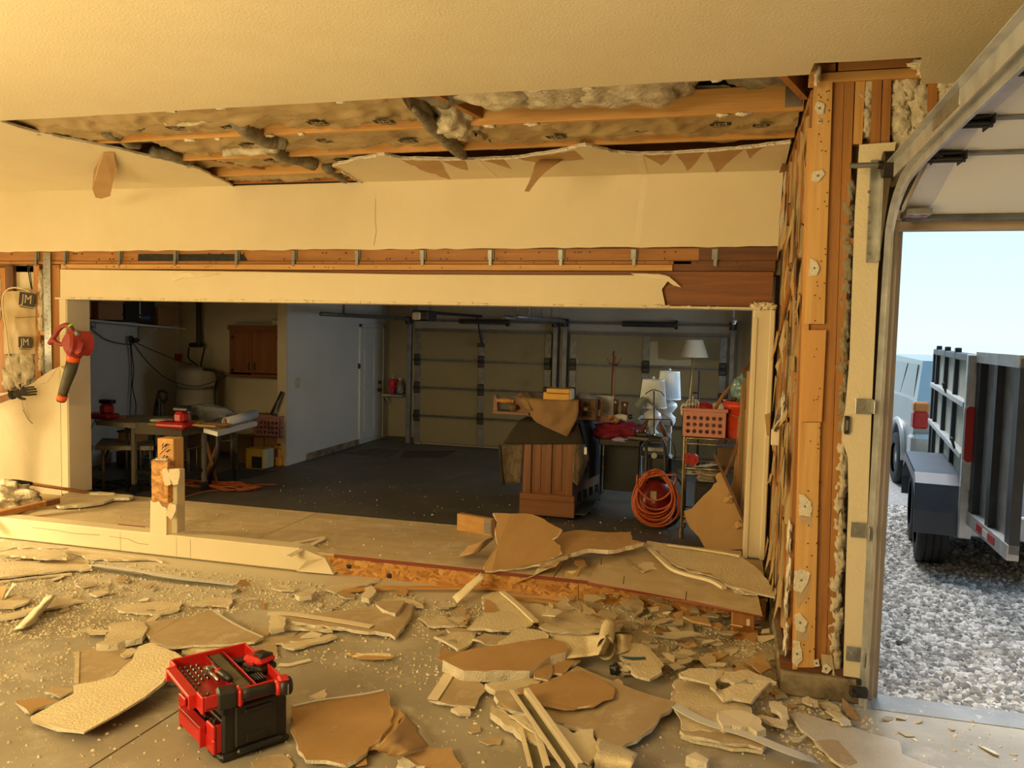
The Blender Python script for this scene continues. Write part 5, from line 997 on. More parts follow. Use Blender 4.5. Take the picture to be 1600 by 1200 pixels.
# ================================================================== right cluster: covered cabinet on a dolly
QB = mat('quilted_blanket_dark', (.050, .040, .024), (.038, .030, .018), scale=4, rough=.9, bump=1, bscale=20, bstretch=(40, 40, 9)); QG = mat('quilted_blanket_brown', (.17, .125, .08), (.09, .065, .04), scale=30, rough=.9, bump=1, bscale=24, stretch=(1, 1, .35)); QN = mat('navy_blanket', (.018, .026, .042), (.012, .017, .03), scale=4, rough=.85, bump=.6, bscale=20)
Yq = 7.55
dl = T('furniture_dolly', 'dark furniture dolly with casters beneath the blanket covered cabinet', 'dolly', oz(860, 815)); CM = CABW_
xa, xb = oy(812, 800, Yq).x, oy(898, 800, Yq).x; zb0 = oy(855, 801, Yq).z
wt(dl, 'deck', mat('dolly_green', (.035, .045, .03), rough=.7), lambda q: q.bevbox((xa+.05, Yq+.02, .085), (xb+.1, Yq+1.2, zb0-.001), .006))
for (x, y) in ((xb-.08, Yq+.08), (xb+.06, Yq+.45), (xa+.12, Yq+.1), (xb+.06, Yq+1.1)):
    wt(dl, 'caster', BLACK, lambda q: (q.cyl((x-.018, y, .04), (x+.018, y, .04), .04, n=14), q.bevbox((x-.025, y-.02, .045), (x+.025, y+.02, .088), .004)))
cb = T('oak_cabinet', 'oak cabinet with two panelled uprights under a quilted moving blanket', 'cabinet', ((xa+xb)/2, Yq, zb0))
ztop = oy(855, 662, Yq).z; xl, xr = oy(817, 700, Yq).x, oy(897, 700, Yq).x
wt(cb, 'cabinet_body', CABW_, lambda q: q.bevbox((xl, Yq+.02, zb0), (xr, Yq+1.2, ztop), .008)); pb('plinth', 811, 779, 898, 803, Yq-.012, .05, CABX, cb); pb('plinth_moulding', 812, 776, 897.5, 780, Yq-.02, .05, CABX, cb)
pb('stile', 817, 693, 831, 779, Yq, .03, CABW_, cb); pb('stile', 852, 693, 863, 779, Yq, .03, CABW_, cb); pb('stile', 884, 693, 897, 779, Yq, .03, CABW_, cb); pb('rail', 831, 773, 884, 779, Yq+.002, .03, CABX, cb)
pb('panel', 836, 690, 847, 768, Yq+.014, .02, CABW_, cb, .01); pb('panel', 867, 690, 880, 768, Yq+.014, .02, CABW_, cb, .01)
# blanket draped over the cabinet (one cloth)
def cloth(name, label, cat, f, nu, nv, mt_, th=.006, par=None):
    q = MB(); q.grid(f, nu, nv); o = obj(name, q, mt_, recentre=True, label=label, cat=cat) if par is None else wobj(name, q, mt_, par)
    s_ = o.modifiers.new('solid', 'SOLIDIFY'); s_.thickness = th; return o
blk = T('moving_blanket', 'dark quilted moving blanket draped over the front of the oak cabinet', 'blanket', ((xa+xb)/2, Yq, ztop))
def pxs(P, Y): return [oy(x, y, Y) for x, y in P]
def sheet(name, rows, mt_, par, nu=8, nv=8, amp=.008, th=.008):
    """rows: list of polylines (pixel x, y, depth) of equal length; lofted with small folds"""
    R_ = [[oy(x, y, Y) for x, y, Y in r_] for r_ in rows]; q = MB()
    def f(u, v):
        def at(r_, t):
            t *= len(r_)-1; i = min(int(t), len(r_)-2); return r_[i].lerp(r_[i+1], t-i)
        vv = v*(len(R_)-1); j = min(int(vv), len(R_)-2); p = at(R_[j], u).lerp(at(R_[j+1], u), vv-j)
        return p+Vector((.3, -1, .2))*amp*mnoise.noise(p*9)
    q.grid(f, nu, nv); o = wobj(name, q, mt_, par) if par else obj(name, q, mt_); s_ = o.modifiers.new('solid', 'SOLIDIFY'); s_.thickness = th; return o
sheet('blanket_top', [[(822, 652, Yq+.5), (855, 652, Yq+.5), (895, 654, Yq+.5)], [(810, 659, Yq-.02), (855, 660, Yq-.02), (903, 662, Yq-.02)], [(797, 676, Yq-.03), (855, 678, Yq-.03), (908, 680, Yq-.03)], [(786, 694, Yq-.02), (820, 694, Yq-.03), (913, 694, Yq-.03)]], QB, blk, 16, 14)
sheet('blanket_left_flap', [[(781, 697, Yq-.02), (800, 694, Yq+.02), (819, 692, Yq+.02)], [(783, 727, Yq+.0), (800, 724, Yq+.03), (816, 722, Yq+.03)], [(785, 757, Yq+.02), (802, 755, Yq+.04), (814, 754, Yq+.04)]], QG, blk, 10, 10)
sheet('blanket_left_edge', [[(779, 695, Yq-.03), (783, 695, Yq-.03)], [(781, 728, Yq-.01), (785, 728, Yq-.01)], [(783, 759, Yq), (788, 757, Yq)]], QB, blk, 2, 8)
sheet('blanket_right_flap', [[(897, 692, Yq-.03), (905, 693, Yq-.02), (914, 694, Yq+.1)], [(895, 724, Yq-.02), (907, 725, Yq-.0), (920, 715, Yq+.15)], [(895, 753, Yq-.02), (902, 759, Yq), (906, 760, Yq+.1)]], QG, blk, 8, 10)
pb('pale_tag', 912.5, 699, 917, 710, Yq-.04, .004, WHITEP, blk, .001)
m = MB(); nb = sheet('navy_blanket', [[(904, 656, Yq+.1), (920, 656, Yq+.5), (936, 656, Yq+1.2)], [(912, 690, Yq+.1), (922, 695, Yq+.5), (936, 695, Yq+1.2)], [(918, 735, Yq+.12), (926, 740, Yq+.5), (936, 738, Yq+1.2)], [(919, 748, Yq+.14), (927, 745, Yq+.5), (935, 740, Yq+1.2)]], QN, None, 12, 12); props(nb, 'navy blue blanket hanging down the right side of the oak cabinet', 'blanket')
lw = T('slatted_rack', 'black slatted rack under the navy blanket by the dolly wheels', 'rack', oz(920, 795)); 
for k in range(4): wt(lw, 'slat', BLACKM, lambda q: q.prism([oy(902+9*k, 770-4*k, Yq+.25+.2*k), oy(908+9*k, 768-4*k, Yq+.3+.2*k), oy(908+9*k, 783-5*k, Yq+.3+.2*k), oy(902+9*k, 785-5*k, Yq+.25+.2*k)], (0, -.02, 0)))
# carved shelf board with spindle
sb = T('spindle_shelf', 'small wooden shelf with turned spindle lying left of the brown cloth', 'shelf', oy(795, 645, Yq+.15)); Ys_ = Yq+.12
wt(sb, 'side_board', CABW_, lambda q: q.prism([oy(x, y, Ys_) for x, y in ((770, 645), (772, 619), (774, 617), (776, 622), (777, 640), (777, 646))], (0, -.12, 0))); wt(sb, 'base_board', CABX, lambda q: q.prism([oy(770, 642, Ys_-.02), oy(826, 645, Ys_-.02), oy(826, 649, Ys_-.02), oy(770, 646, Ys_-.02)], (0, -.2, 0)))
wt(sb, 'side_board', CABW_, lambda q: q.prism([oy(x, y, Ys_) for x, y in ((803, 646), (803, 628), (808, 622), (824, 622), (828, 646))], (0, -.12, 0)))
a, b = oy(776, 625.5, Ys_-.01), oy(804, 627, Ys_-.01); d = b-a
wt(sb, 'turned_spindle', SW['x'], lambda q: q.tube([a+d*(k/16) for k in range(17)], [.016, .024, .014, .022, .026, .020, .027, .030, .027, .030, .027, .020, .026, .022, .014, .024, .016], 10))
wt(sb, 'wicker_ball', CARDD, lambda q: q.blob(oy(802, 637, Ys_-.06), (.045, .04, .04), 5, 2, .1))
# brown cloth over the top
BRC = mat('brown_cloth', (.26, .155, .066), (.22, .125, .053), scale=4, rough=.85, bump=.2, bscale=60)
bc = sheet('brown_cloth', [[(808, 617, Yq+.5), (835, 612, Yq+.5), (870, 620, Yq+.5), (895, 624, Yq+.5)], [(818, 622, Yq-.05), (845, 625, Yq-.06), (875, 626, Yq-.06), (904, 626, Yq-.05)], [(826, 640, Yq-.07), (848, 645, Yq-.09), (876, 643, Yq-.09), (904, 642, Yq-.07)], [(833, 655, Yq-.07), (855, 664, Yq-.1), (877, 668, Yq-.1), (901, 655, Yq-.08)], [(838, 660, Yq-.08), (855, 668, Yq-.1), (887, 683, Yq-.11), (894, 668, Yq-.08)]], BRC, None, 20, 20, .03, .004); props(bc, 'brown cloth draped over the stack on top of the oak cabinet', 'cloth')
cl2 = sheet('brown_cloth_twist', [[(800, 620, Yq+.2), (812, 612, Yq+.2), (824, 613, Yq+.2)], [(812, 622, Yq-.02), (822, 624, Yq-.06), (832, 622, Yq-.02)], [(822, 640, Yq-.04), (830, 642, Yq-.09), (836, 634, Yq-.04)]], BRC, None, 10, 10, .03, .004); props(cl2, 'twisted end of brown cloth over the spindle shelf', 'cloth')
wt(T('stack_support', 'dark wooden block stack hidden beneath the brown cloth', 'blocks', oy(860, 650, Yq+.2)), 'block', CABX, lambda q: q.bevbox(oy(828, 652, Yq+.06), oy(900, 626, Yq+.06)+Vector((0, .4, 0)), .01))
YB_ = mat('yellow_cover', (.62, .33, .02), (.55, .28, .02), scale=5, rough=.5); PG = mat('page_edges', (.55, .50, .38), (.46, .41, .30), scale=3, rough=.8, stretch=(1, 1, 90))
for k, (x0, y0, x1, y1) in enumerate(((849, 614.5, 890, 624), (854, 608.5, 890, 615))):
    r_ = T('yellow_book', ('lower yellow book lying on the brown cloth', 'upper yellow book lying on the brown cloth')[k], 'book', oy((x0+x1)/2, y1, Yq)); a = oy(x0, y1, Yq-.02); b = oy(x1, y0, Yq-.02)
    wt(r_, 'cover', YB_, lambda q: (q.box((a.x, a.y, a.z), (b.x, a.y+.19, a.z+.006)), q.box((a.x, a.y, b.z-.006), (b.x, a.y+.19, b.z)), q.bevbox((a.x, a.y-.006, a.z), (b.x, a.y+.0, b.z), .003))); wt(r_, 'pages', PG, lambda q: q.box((a.x+.006, a.y+.001, a.z+.006), (b.x+.012, a.y+.185, b.z-.006)))
# wooden crates and other bits right of the cloth
wc_ = T('wooden_crate', 'brown wooden crate with hand holes right of the brown cloth', 'crate', oy(918, 657, 7.9)); WCR = wood('crate_wood', (.20, .085, .03), (.14, .06, .022), 'x')
pb('crate_side', 906, 640, 931, 656, 7.82, .02, WCR, wc_); pb('crate_side', 906, 624, 931, 639, 7.82, .02, WCR, wc_); pb('crate_end', 929, 623, 931, 656, 7.83, .35, WCR, wc_); pb('hand_hole', 912, 626, 922, 634, 7.815, .006, BLACK, wc_); pb('hand_hole', 910, 643, 924, 650, 7.815, .006, BLACK, wc_); pb('price_label', 912, 637, 918, 642, 7.81, .006, WHITEP, wc_)
obj('plastic_wrap', MB().blob(oy(912, 621, 7.9), (.09, .06, .04), 9, 3, .5, 0, 3), mat('clear_film', (.60, .60, .60), rough=.2, trans=.5), label='crumpled clear film on top of the brown wooden crate', cat='film')
wl = T('leg_bracket', 'brown wooden table leg part with bolt holes beside the white board', 'table leg', oy(936, 655, 8.0)); wt(wl, 'board', CABW_, lambda q: q.prism([oy(x, y, 7.98) for x, y in ((931, 656), (933, 626), (937, 624), (942, 630), (940, 648), (960, 655), (960, 660), (931, 660))], (0, -.04, 0)))
pb('pale_patch', 934, 640, 938, 650, 7.975, .003, WHITEP, wl, .001); 
for (x, y) in ((953, 652), (963, 657)): wt(wl, 'turned_knob', SW['x'], lambda q: q.lathe([(.008, -.03), (.028, -.012), (.03, .01), (.015, .025)], oy(x, y, 7.96), 12))
pb('white_board', 931, 619, 959, 652, 8.25, .02, mat('streaky_white_board', (.60, .62, .66), (.44, .47, .52), scale=3, rough=.6, stretch=(14, 14, 1)), label='white streaky board standing behind the wooden leg part', cat='board')
for k, (x, y0, y1) in enumerate(((962, 624, 650), (977, 628, 651))):
    r_ = T('turned_post', ('dark turned wooden leg standing beside the white board', 'shorter dark turned leg right of the white board')[k], 'post', oy(x, y1, 8.3)); wt(r_, 'leg_post', DW['z'], lambda q: q.tube([oy(x-2, y1, 8.3), oy(x-1, (y0+y1)/2, 8.3), oy(x, y0, 8.3)], [.045, .03, .045], 8)); pb('label', x-2, y0+3, x+1, y0+6, 8.25, .003, WHITEP, r_, .001)
m = MB(); m.tube(smooth_path([oy(955, 656, 8.1), oy(968, 652, 8.1), oy(980, 654, 8.1)], 4), .035, 8); wt_ = obj('white_tube', m, WHITEP, label='white rolled tube lying over the crimson cloth', cat='tube')
wobj('end_knob', MB().blob(oy(985, 651, 8.05), (.03, .03, .025), 2, 2, .1), BLACK, wt_)
m = MB(); m.blob(oy(966, 675, 8.15), (.24, .2, .115), 8, 6, .28, 0, 2.6); obj('crimson_cloth', m, mat('crimson_cloth', (.26, .008, .035), (.15, .004, .02), scale=5, rough=.8, bump=.4, bscale=14), label='heap of crimson cloth on the black desk', cat='cloth')
m = MB(); m.blob(oy(968, 687, 7.92), (.08, .05, .02), 8, 3, .3); obj('pale_rag', m, mat('lilac_rag', (.50, .48, .68), rough=.8), label='pale lilac rag at the edge of black desk', cat='rag')
dk = T('black_desk', 'black desk standing in shadow behind the oak cabinet', 'desk', oz(985, 775)); Yd = 7.9
pb('desk_top', 936, 689, 1000, 695, Yd, .6, BLACKM, dk); pb('desk_front', 942, 695, 1000, 765, Yd+.4, .02, BLACK, dk); pb('desk_leg', 936, 695, 941, 772, Yd+.3, .05, BLACKM, dk); pb('desk_leg', 995, 695, 999, 772, Yd, .05, BLACKM, dk)
# small table with lamps ------------------------------------------------------------
Yt = 8.0; tb = T('lamp_table', 'small wooden side table holding the tool stand and first lamp', 'table', oz(1010, 775)); zt_ = oy(1010, 684, Yt).z
wt(tb, 'table_top', wood('grey_oak', (.22, .17, .11), (.16, .12, .08), 'x'), lambda q: q.prism([Vector((oy(980, 687, Yt).x, Yt, zt_)), Vector((oy(1042, 687, Yt).x, Yt, zt_)), Vector((oy(1042, 687, Yt).x, Yt+.5, zt_)), Vector((oy(994, 687, Yt).x, Yt+.5, zt_))], (0, 0, .03)))
for x in (997, 1037): pb('leg', x-2, 690, x+2, 768, Yt+.03, .04, GREYM, tb)
pb('drawer_front', 1002, 700, 1036, 712, Yt+.06, .3, BLACK, tb)
sh_ = T('paper_shredder', 'black machine with silver rim under the small lamp table', 'machine', oz(1020, 770)); pb('machine_body', 1008, 712, 1037, 745, 7.9, .28, BLACK, sh_, .015); pb('silver_rim', 1004, 700, 1038, 705, 7.89, .3, STEEL, sh_); 
dr = T('white_dresser', 'white painted narrow stand behind the small lamp table', 'stand', oz(1025, 765)); DRW = mat('white_furniture', (.50, .52, .52), (.44, .46, .46), scale=3, rough=.5); Ydr = 8.62
pb('stand_top', 995, 657, 1052, 663, Ydr, .4, DRW, dr); pb('frieze', 999, 663, 1047, 680, Ydr+.03, .35, DRW, dr); pb('leg', 1042, 663, 1049, 777, Ydr, .05, DRW, dr); pb('leg', 999, 680, 1004, 768, Ydr+.04, .05, DRW, dr)
LSH = mat('pleated_lamp_shade', (.82, .87, .90), (.58, .66, .72), scale=5, rough=.7); CER = mat('white_ceramic', (.62, .68, .70), (.56, .62, .64), rough=.25)
def lamp(label, x, yb, yst, ysb, wt_, wb, Y, zb):
    c = oy(x, 600, Y); z0, z1 = oy(x, ysb, Y).z, oy(x, yst, Y).z; k = (oy(x+10, 600, Y).x-c.x)/10; r_ = T('table_lamp', label, 'lamp', (c.x, Y, zb))
    N = 96; ra, rb = wb*k/2, wt_*k/2; q = MB(); vs = []
    for t, z in ((ra, z0), (rb, z1)): vs += [Vector((c.x+(t+(.004 if i % 2 else -.004))*math.cos(2*PI*i/N), Y+(t+(.004 if i % 2 else -.004))*math.sin(2*PI*i/N), z)) for i in range(N)]
    q.add(vs, [(i, (i+1) % N, N+(i+1) % N, N+i) for i in range(N)]); wobj('shade', q, LSH, r_)
    wt(r_, 'shade_trim', LSH, lambda q: q.lathe([(ra+.004, z0-.006), (ra+.006, z0+.004), (ra+.002, z0+.008)], (c.x, Y, 0), 30, caps=False)); wt(r_, 'shade_trim', LSH, lambda q: q.lathe([(rb+.002, z1-.006), (rb+.006, z1), (rb, z1+.006)], (c.x, Y, 0), 30, caps=False))
    h = z0-zb; wt(r_, 'lamp_base', CER, lambda q: q.lathe([(.07, zb), (.075, zb+.02), (.035, zb+.06), (.05, zb+h*.35), (.095, zb+h*.62), (.085, zb+h*.78), (.03, zb+h*.92), (.018, z0+.1)], (c.x, Y, 0), 22))
    wt(r_, 'finial', CER, lambda q: q.lathe([(.006, z1-.1), (.006, z1+.01), (.014, z1+.025), (.004, z1+.04)], (c.x, Y, 0), 10)); return r_
lamp('front table lamp with white pleated shade on the small table', 1021, 690, 594, 636, 33, 43, 8.28, zt_)
lamp('rear table lamp with white pleated shade, taller behind the other', 1046, 660, 581, 623, 30, 36, 8.8, oy(1046, 657, Ydr).z)
gs = T('gooseneck_lamp', 'grey swing arm desk lamp bent in front of the lampshades', 'desk lamp', oy(1022, 683, 8.05)); Yg = 8.04
wt(gs, 'stand', BLACKM, lambda q: (q.cyl(oy(1022, 683, Yg), oy(1022, 611, Yg), .007, n=6), q.tube(smooth_path([oy(1008, 616, Yg), oy(1015, 611, Yg), oy(1022, 609, Yg), oy(1032, 612, Yg), oy(1038, 619, Yg)], 4), .005, 5), q.cyl(oy(1001, 655, Yg), oy(1050, 656, Yg), .006, n=6)))
wt(gs, 'arm', STEEL, lambda q: q.tube([oy(1005, 621, Yg), oy(1048, 655, Yg), oy(1050, 665, Yg)], .012, 6)); wt(gs, 'lamp_head', mat('sage_enamel', (.22, .26, .24), rough=.4), lambda q: q.cyl(oy(1007, 621, Yg), oy(996, 635, Yg), .022, .055, n=14)); wt(gs, 'base', BLACKM, lambda q: q.lathe([(.08, 0), (.08, .015), (.02, .03)], oy(1022, 684, Yg), 16))
for k, (a, b) in enumerate((((1012, 656), (1002, 676)), ((1031, 658), (1040, 682)))): wt(T('pepper_grinder', ('dark wooden peg hanging left on the swing arm stand', 'dark wooden peg hanging right on the swing arm stand')[k], 'peg', oy(*b, Yg)), 'peg_body', DW['z'], lambda q: q.tube([oy(*a, Yg-.02), oy((a[0]+b[0])/2, (a[1]+b[1])/2, Yg-.02), oy(*b, Yg-.02)], [.014, .024, .018], 8))
tl = T('desk_gadget', 'black desk tool on the small lamp table', 'tool', oy(1002, 684, 8.05)); wt(tl, 'body', BLACK, lambda q: q.bevbox(oy(992, 682, 8.03), oy(1012, 676, 8.03)+Vector((0, .12, 0)), .01)); wt(tl, 'knobs', STEEL, lambda q: [q.lathe([(.018, 0), (.02, .02), (.01, .03)], oy(996+5*k, 676, 8.06), 10) for k in range(3)])
cable('black lamp cord curling down from the small lamp table', [oy(1040, 680, 7.98), oy(1050, 690, 7.95), oy(1055, 705, 7.95), oy(1054, 718, 7.95), oy(1045, 724, 7.95)], .005)
gb = T('glass_dish', 'pale glass dish standing under the front lamp', 'dish', oy(1030, 682, 8.06)); wt(gb, 'bowl', mat('pale_glass', (.6, .7, .7), rough=.1, trans=.6), lambda q: q.lathe([(.03, 0), (.06, .02), (.065, .035)], oy(1030, 684, 8.06), 16))
# coat rack and floor lamp near the doors
cr = T('coat_rack', 'dark wooden coat rack before the right sectional door', 'coat rack', oz(958, 710)); Yr = 10.6
wt(cr, 'pole', DW['z'], lambda q: q.tube([Vector((oy(957, 700, Yr).x, Yr, 0)), oy(958, 600, Yr), oy(960, 556, Yr)], [.03, .025, .02], 8)); wt(cr, 'finial', DW['z'], lambda q: q.lathe([(.02, 0), (.03, .03), (.008, .07)], oy(960, 556, Yr), 10))
for sx_ in (-1, 1): wt(cr, 'hook', DW['z'], lambda q: q.tube(smooth_path([oy(960, 570, Yr), oy(960+7*sx_, 568, Yr), oy(960+11*sx_, 560, Yr)], 4), .01, 6)); wt(cr, 'hook', DW['z'], lambda q: q.tube(smooth_path([oy(960, 570, Yr-.0), oy(960+4*sx_, 570, Yr-.1), oy(960+6*sx_, 566, Yr-.14)], 4), .009, 6))
wt(cr, 'foot', DW['x'], lambda q: (q.cbox((oy(957, 700, Yr).x, Yr, .03), (.5, .05, .06)), q.cbox((oy(957, 700, Yr).x, Yr, .03), (.05, .5, .06))))
fl = T('floor_lamp', 'brass floor lamp with dim cone shade before the right sectional door', 'floor lamp', oz(1078, 715)); Yl = 10.9
a = oy(1083, 558, Yl); wt(fl, 'shade', mat('dim_shade', (.36, .31, .22), (.32, .27, .19), rough=.8), lambda q: q.lathe([(.20, oy(1083, 558, Yl).z), (.12, oy(1083, 531, Yl).z)], (a.x, Yl, 0), 28, caps=False)); wt(fl, 'pole', mat('old_brass', (.36, .24, .09), rough=.4, metal=.6), lambda q: q.tube([Vector((oy(1077, 640, Yl).x, Yl, 0)), oy(1077, 625, Yl), a], .014, 8)); wt(fl, 'foot', mat('old_brass', (.36, .24, .09)), lambda q: q.lathe([(.15, 0), (.15, .02), (.03, .05)], (oy(1077, 640, Yl).x, Yl, 0), 18))
ms = T('music_stand', 'thin black stand beside the brass floor lamp', 'stand', oz(1093, 712)); wt(ms, 'post', BLACKM, lambda q: q.tube([Vector((oy(1093, 640, 10.5).x, 10.5, 0)), oy(1093, 580, 10.5)], .014, 6)); wt(ms, 'cross_bar', BLACKM, lambda q: q.tube([oy(1083, 614, 10.5), oy(1097, 614, 10.5)], .012, 6))
# ------------------------------------------------------------------ wire rack with crate, bucket
Ysr = 7.30; sr = T('wire_shelving', 'chrome wire shelving carrying the salmon crate and red bucket', 'shelving', oz(1069, 838)); CHR = mat('brassy_chrome', (.42, .33, .20), (.32, .25, .15), scale=9, rough=.3, metal=.9)
z1, z2 = oy(1069, 684, Ysr).z, oy(1069, 731, Ysr).z; xL, xR2 = oy(1069, 700, Ysr).x, .22
for x in (xL, xR2):
    for y in (Ysr, Ysr+.42): wt(sr, 'pole', CHR, lambda q: (q.cyl((x, y, .09), (x, y, z1+.01), .012, n=8), q.cyl((x, y, .0), (x, y, .09), .022, n=8)))
def shelf_f(q, z):
    for y in (Ysr, Ysr+.42): q.tube([(xL, y, z), (xR2, y, z)], .008, 5); q.tube([(xL, y, z-.05), (xR2, y, z-.05)], .006, 5)
    for k in range(13): t = xL+(xR2-xL)*k/12; q.tube([(t, Ysr, z), (t, Ysr+.42, z)], .004, 4)
    P = [(xL+(xR2-xL)*k/24, Ysr, z-(.05 if k % 2 else 0)) for k in range(25)]; q.tube(P, .004, 4)
wt(sr, 'shelf', CHR, lambda q: shelf_f(q, z1)); wt(sr, 'shelf', CHR, lambda q: shelf_f(q, z2)); wt(sr, 'shelf', CHR, lambda q: shelf_f(q, .2))
def snap(px, py, Y): p = oy(px, py, Y); return p
crate('plastic_crate', 'salmon pink plastic crate with round holes on wire shelving', 1065, 640, 1136, 682.5, Ysr+.04, .36, SALM, 6, 3)
bkt = T('red_bucket', 'bright red bucket on wire shelving beside the salmon crate', 'bucket', oy(1151, 683, Ysr+.2)); bc_ = oy(1153, 683, Ysr+.2); k_ = .0062; RB = mat('bucket_red', (.62, .055, .02), (.55, .045, .018), scale=3, rough=.4)
zb_ = z1+.004; zt2 = oy(1150, 628, Ysr+.06).z
wt(bkt, 'bucket_body', RB, lambda q: q.lathe([(.118, zb_), (.135, zt2-.06), (.142, zt2-.055), (.142, zt2-.02), (.136, zt2-.018), (.146, zt2), (.138, zt2), (.125, zt2-.1), (.11, zb_+.02)], (bc_.x, bc_.y, 0), 30)); wt(bkt, 'handle', STEEL, lambda q: q.tube(smooth_path([(bc_.x-.146, bc_.y, zt2-.03), (bc_.x-.1, bc_.y-.11, zt2-.10), (bc_.x, bc_.y-.15, zt2-.13), (bc_.x+.1, bc_.y-.11, zt2-.10), (bc_.x+.146, bc_.y, zt2-.03)], 5), .004, 5))
m = MB(); m.blob(oy(1158, 612, Ysr+.25), (.085, .07, .15), 5, 5, .18, 0, 3); obj('blue_bag', m, mat('blue_film', (.10, .22, .26), (.26, .40, .42), scale=8, rough=.15, bump=.6, bscale=25), label='shiny blue plastic bag sticking out of the red bucket', cat='bag')
for k in range(2): m = MB(); m.cyl(oy(1140+5*k, 626, Ysr+.18), oy(1147+5*k, 619-2*k, Ysr+.22), .014, n=8); obj('bucket_tool', m, (STEEL, CHR)[k], label=('steel rod end sticking out of the red bucket', 'brassy rod end sticking out of the red bucket')[k], cat='rod')
wp = T('wooden_pole', 'long brown wooden pole leaning out of the salmon crate', 'pole', oy(1113, 640, Ysr+.2)); wt(wp, 'shaft', SW['z'], lambda q: q.tube([oy(1106, 655, Ysr+.12), oy(1130, 618, Ysr+.26), oy(1174, 566, Ysr+.5)], .018, 8))
bg_ = T('bird_cage', 'small white wire birdcage standing in the salmon crate', 'cage', oy(1082, 641, Ysr+.2)); cgc = oy(1082, 640, Ysr+.2)
def cage(q):
    for k in range(12): t = 2*PI*k/12; c_, s_ = math.cos(t)*.06, math.sin(t)*.06; q.tube([(cgc.x+c_, cgc.y+s_, cgc.z-.05), (cgc.x+c_, cgc.y+s_, cgc.z+.06), (cgc.x+c_*.7, cgc.y+s_*.7, cgc.z+.09), (cgc.x, cgc.y, cgc.z+.10)], .003, 4)
    for z in (-.05, .0, .05): q.tube([(cgc.x+.06*math.cos(2*PI*k/16), cgc.y+.06*math.sin(2*PI*k/16), cgc.z+z) for k in range(16)], .003, 4, closed=True)
    q.tube([(cgc.x, cgc.y, cgc.z+.1), (cgc.x, cgc.y, cgc.z+.125)], .006, 5)
wt(bg_, 'cage_wires', WHITEP, cage)
for k, (x, y, w, h, mt_, lab, nm) in enumerate(((1100, 637, .1, .05, REDD, 'red folded item in the salmon crate behind the cage', 'red_pouch'), (1125, 639, .08, .06, WHITEP, 'white plastic tub at right end of salmon crate', 'white_tub'), (1069, 640, .035, .06, WHITEP, 'white bottle at left end of the salmon crate', 'white_bottle'))):
    p = oy(x, y, Ysr+.25); obj(nm, MB().blob(p, (w, .06, h), k+3, 3, .15), mt_, label=lab, cat=nm.split('_')[-1])
for k, (x, y, Y, r_, mt_, lab, nm) in enumerate(((1074, 706, Ysr+.15, .05, REDD, 'left red round spool on the middle wire shelf', 'red_spool'), (1083, 708, Ysr+.12, .052, REDD, 'right red round spool on the middle wire shelf', 'red_spool'))):
    p = oy(x, y, Y); p.z = z2+r_+.008; m = MB(); m.cyl(p, p+Vector((0, .06, 0)), r_, n=18); m.cyl(p-Vector((0, .01, 0)), p+Vector((0, .07, 0)), r_*.4, n=12); obj(nm, m, mt_, label=lab, cat='spool')
for k in range(5):
    p = oy(1087+5*k, 724-1.0*k, Ysr+.06+.02*k); p.z = z2+.01+.004*k; m = MB(); m.prism([p, p+Vector((.11, .02, 0)), p+Vector((.12, .05, .002)), p+Vector((.01, .04, .002))], (0, 0, .002)); obj('paper_leaflet', m, WHITEP, label='pale leaflet fanned out on the middle wire shelf', cat='leaflet', group='leaflets on the middle wire shelf')
pb('brown_carton', 1120, 700, 1150, 729, Ysr+.16, .2, CARDD, label='dark brown carton on the middle wire shelf', cat='carton')
tvx = T('black_crate', 'black framed box on the bottom of wire shelving', 'box', oy(1100, 800, 7.5)); p0_ = oy(1084, 798, 7.42); p1_ = oy(1112, 755, 7.42); wt(tvx, 'frame', BLACK, lambda q: q.bevbox((p0_.x, 7.42, .21), (p1_.x+.12, 7.66, p1_.z), .01)); wt(tvx, 'screen', BLACKM, lambda q: q.bevbox((p0_.x+.03, 7.415, .25), (p1_.x+.1, 7.43, p1_.z-.03), .004))
obj('pale_sack', MB().blob(oy(1107, 742, 7.52), (.11, .08, .07), 9, 3, .3), mat('pale_sack', (.30, .25, .18), rough=.8), label='pale printed sack lying on the black framed box', cat='sack')
# ------------------------------------------------------------------ compressor with hose
cpb = oz(1022, 826); ccx, ccy = cpb.x, cpb.y+.12; sc_ = (oy(1032, 780, ccy).x-oy(1022, 780, ccy).x)/10
cp = T('air_compressor', 'dark red air compressor wound with orange hose on the floor', 'compressor', (ccx, ccy, 0)); zc_ = oy(1022, 785, ccy).z
RT_ = mat('compressor_red', (.20, .012, .010), (.16, .010, .008), scale=5, rough=.35)
wt(cp, 'tank', RT_, lambda q: q.lathe([(.02, -.21), (.10, -.19), (.165, -.12), (.18, -.05), (.18, .22), (.16, .30), (.08, .33)], (0, 0, 0), 26, M=Matrix.Translation((ccx, ccy+.06, zc_)) @ Matrix.Diagonal((1.0, 1, 1.28, 1)) @ Matrix.Rotation(PI/2, 4, 'X') @ Matrix.Rotation(PI, 4, 'Y')))
wt(cp, 'motor', BLACK, lambda q: q.bevbox((ccx-.12, ccy-.02, zc_+.2), (ccx+.13, ccy+.25, zc_+.46), .03)); wt(cp, 'handle_frame', BLACKM, lambda q: (q.tube(smooth_path([oy(1010, 755, ccy-.14), oy(1010, 715, ccy-.12), oy(1012, 690, ccy-.05), oy(1036, 690, ccy-.05), oy(1039, 715, ccy-.12), oy(1039, 755, ccy-.14)], 4), .016, 8)))
pb('rating_label', 1016, 768, 1026, 781, ccy-.17, .004, mat('old_label', (.42, .33, .22), rough=.6), cp, .001); wt(cp, 'gauge', STEEL, lambda q: q.cyl(oy(1022, 712, ccy-.05), oy(1022, 712, ccy-.08), .028, n=14))
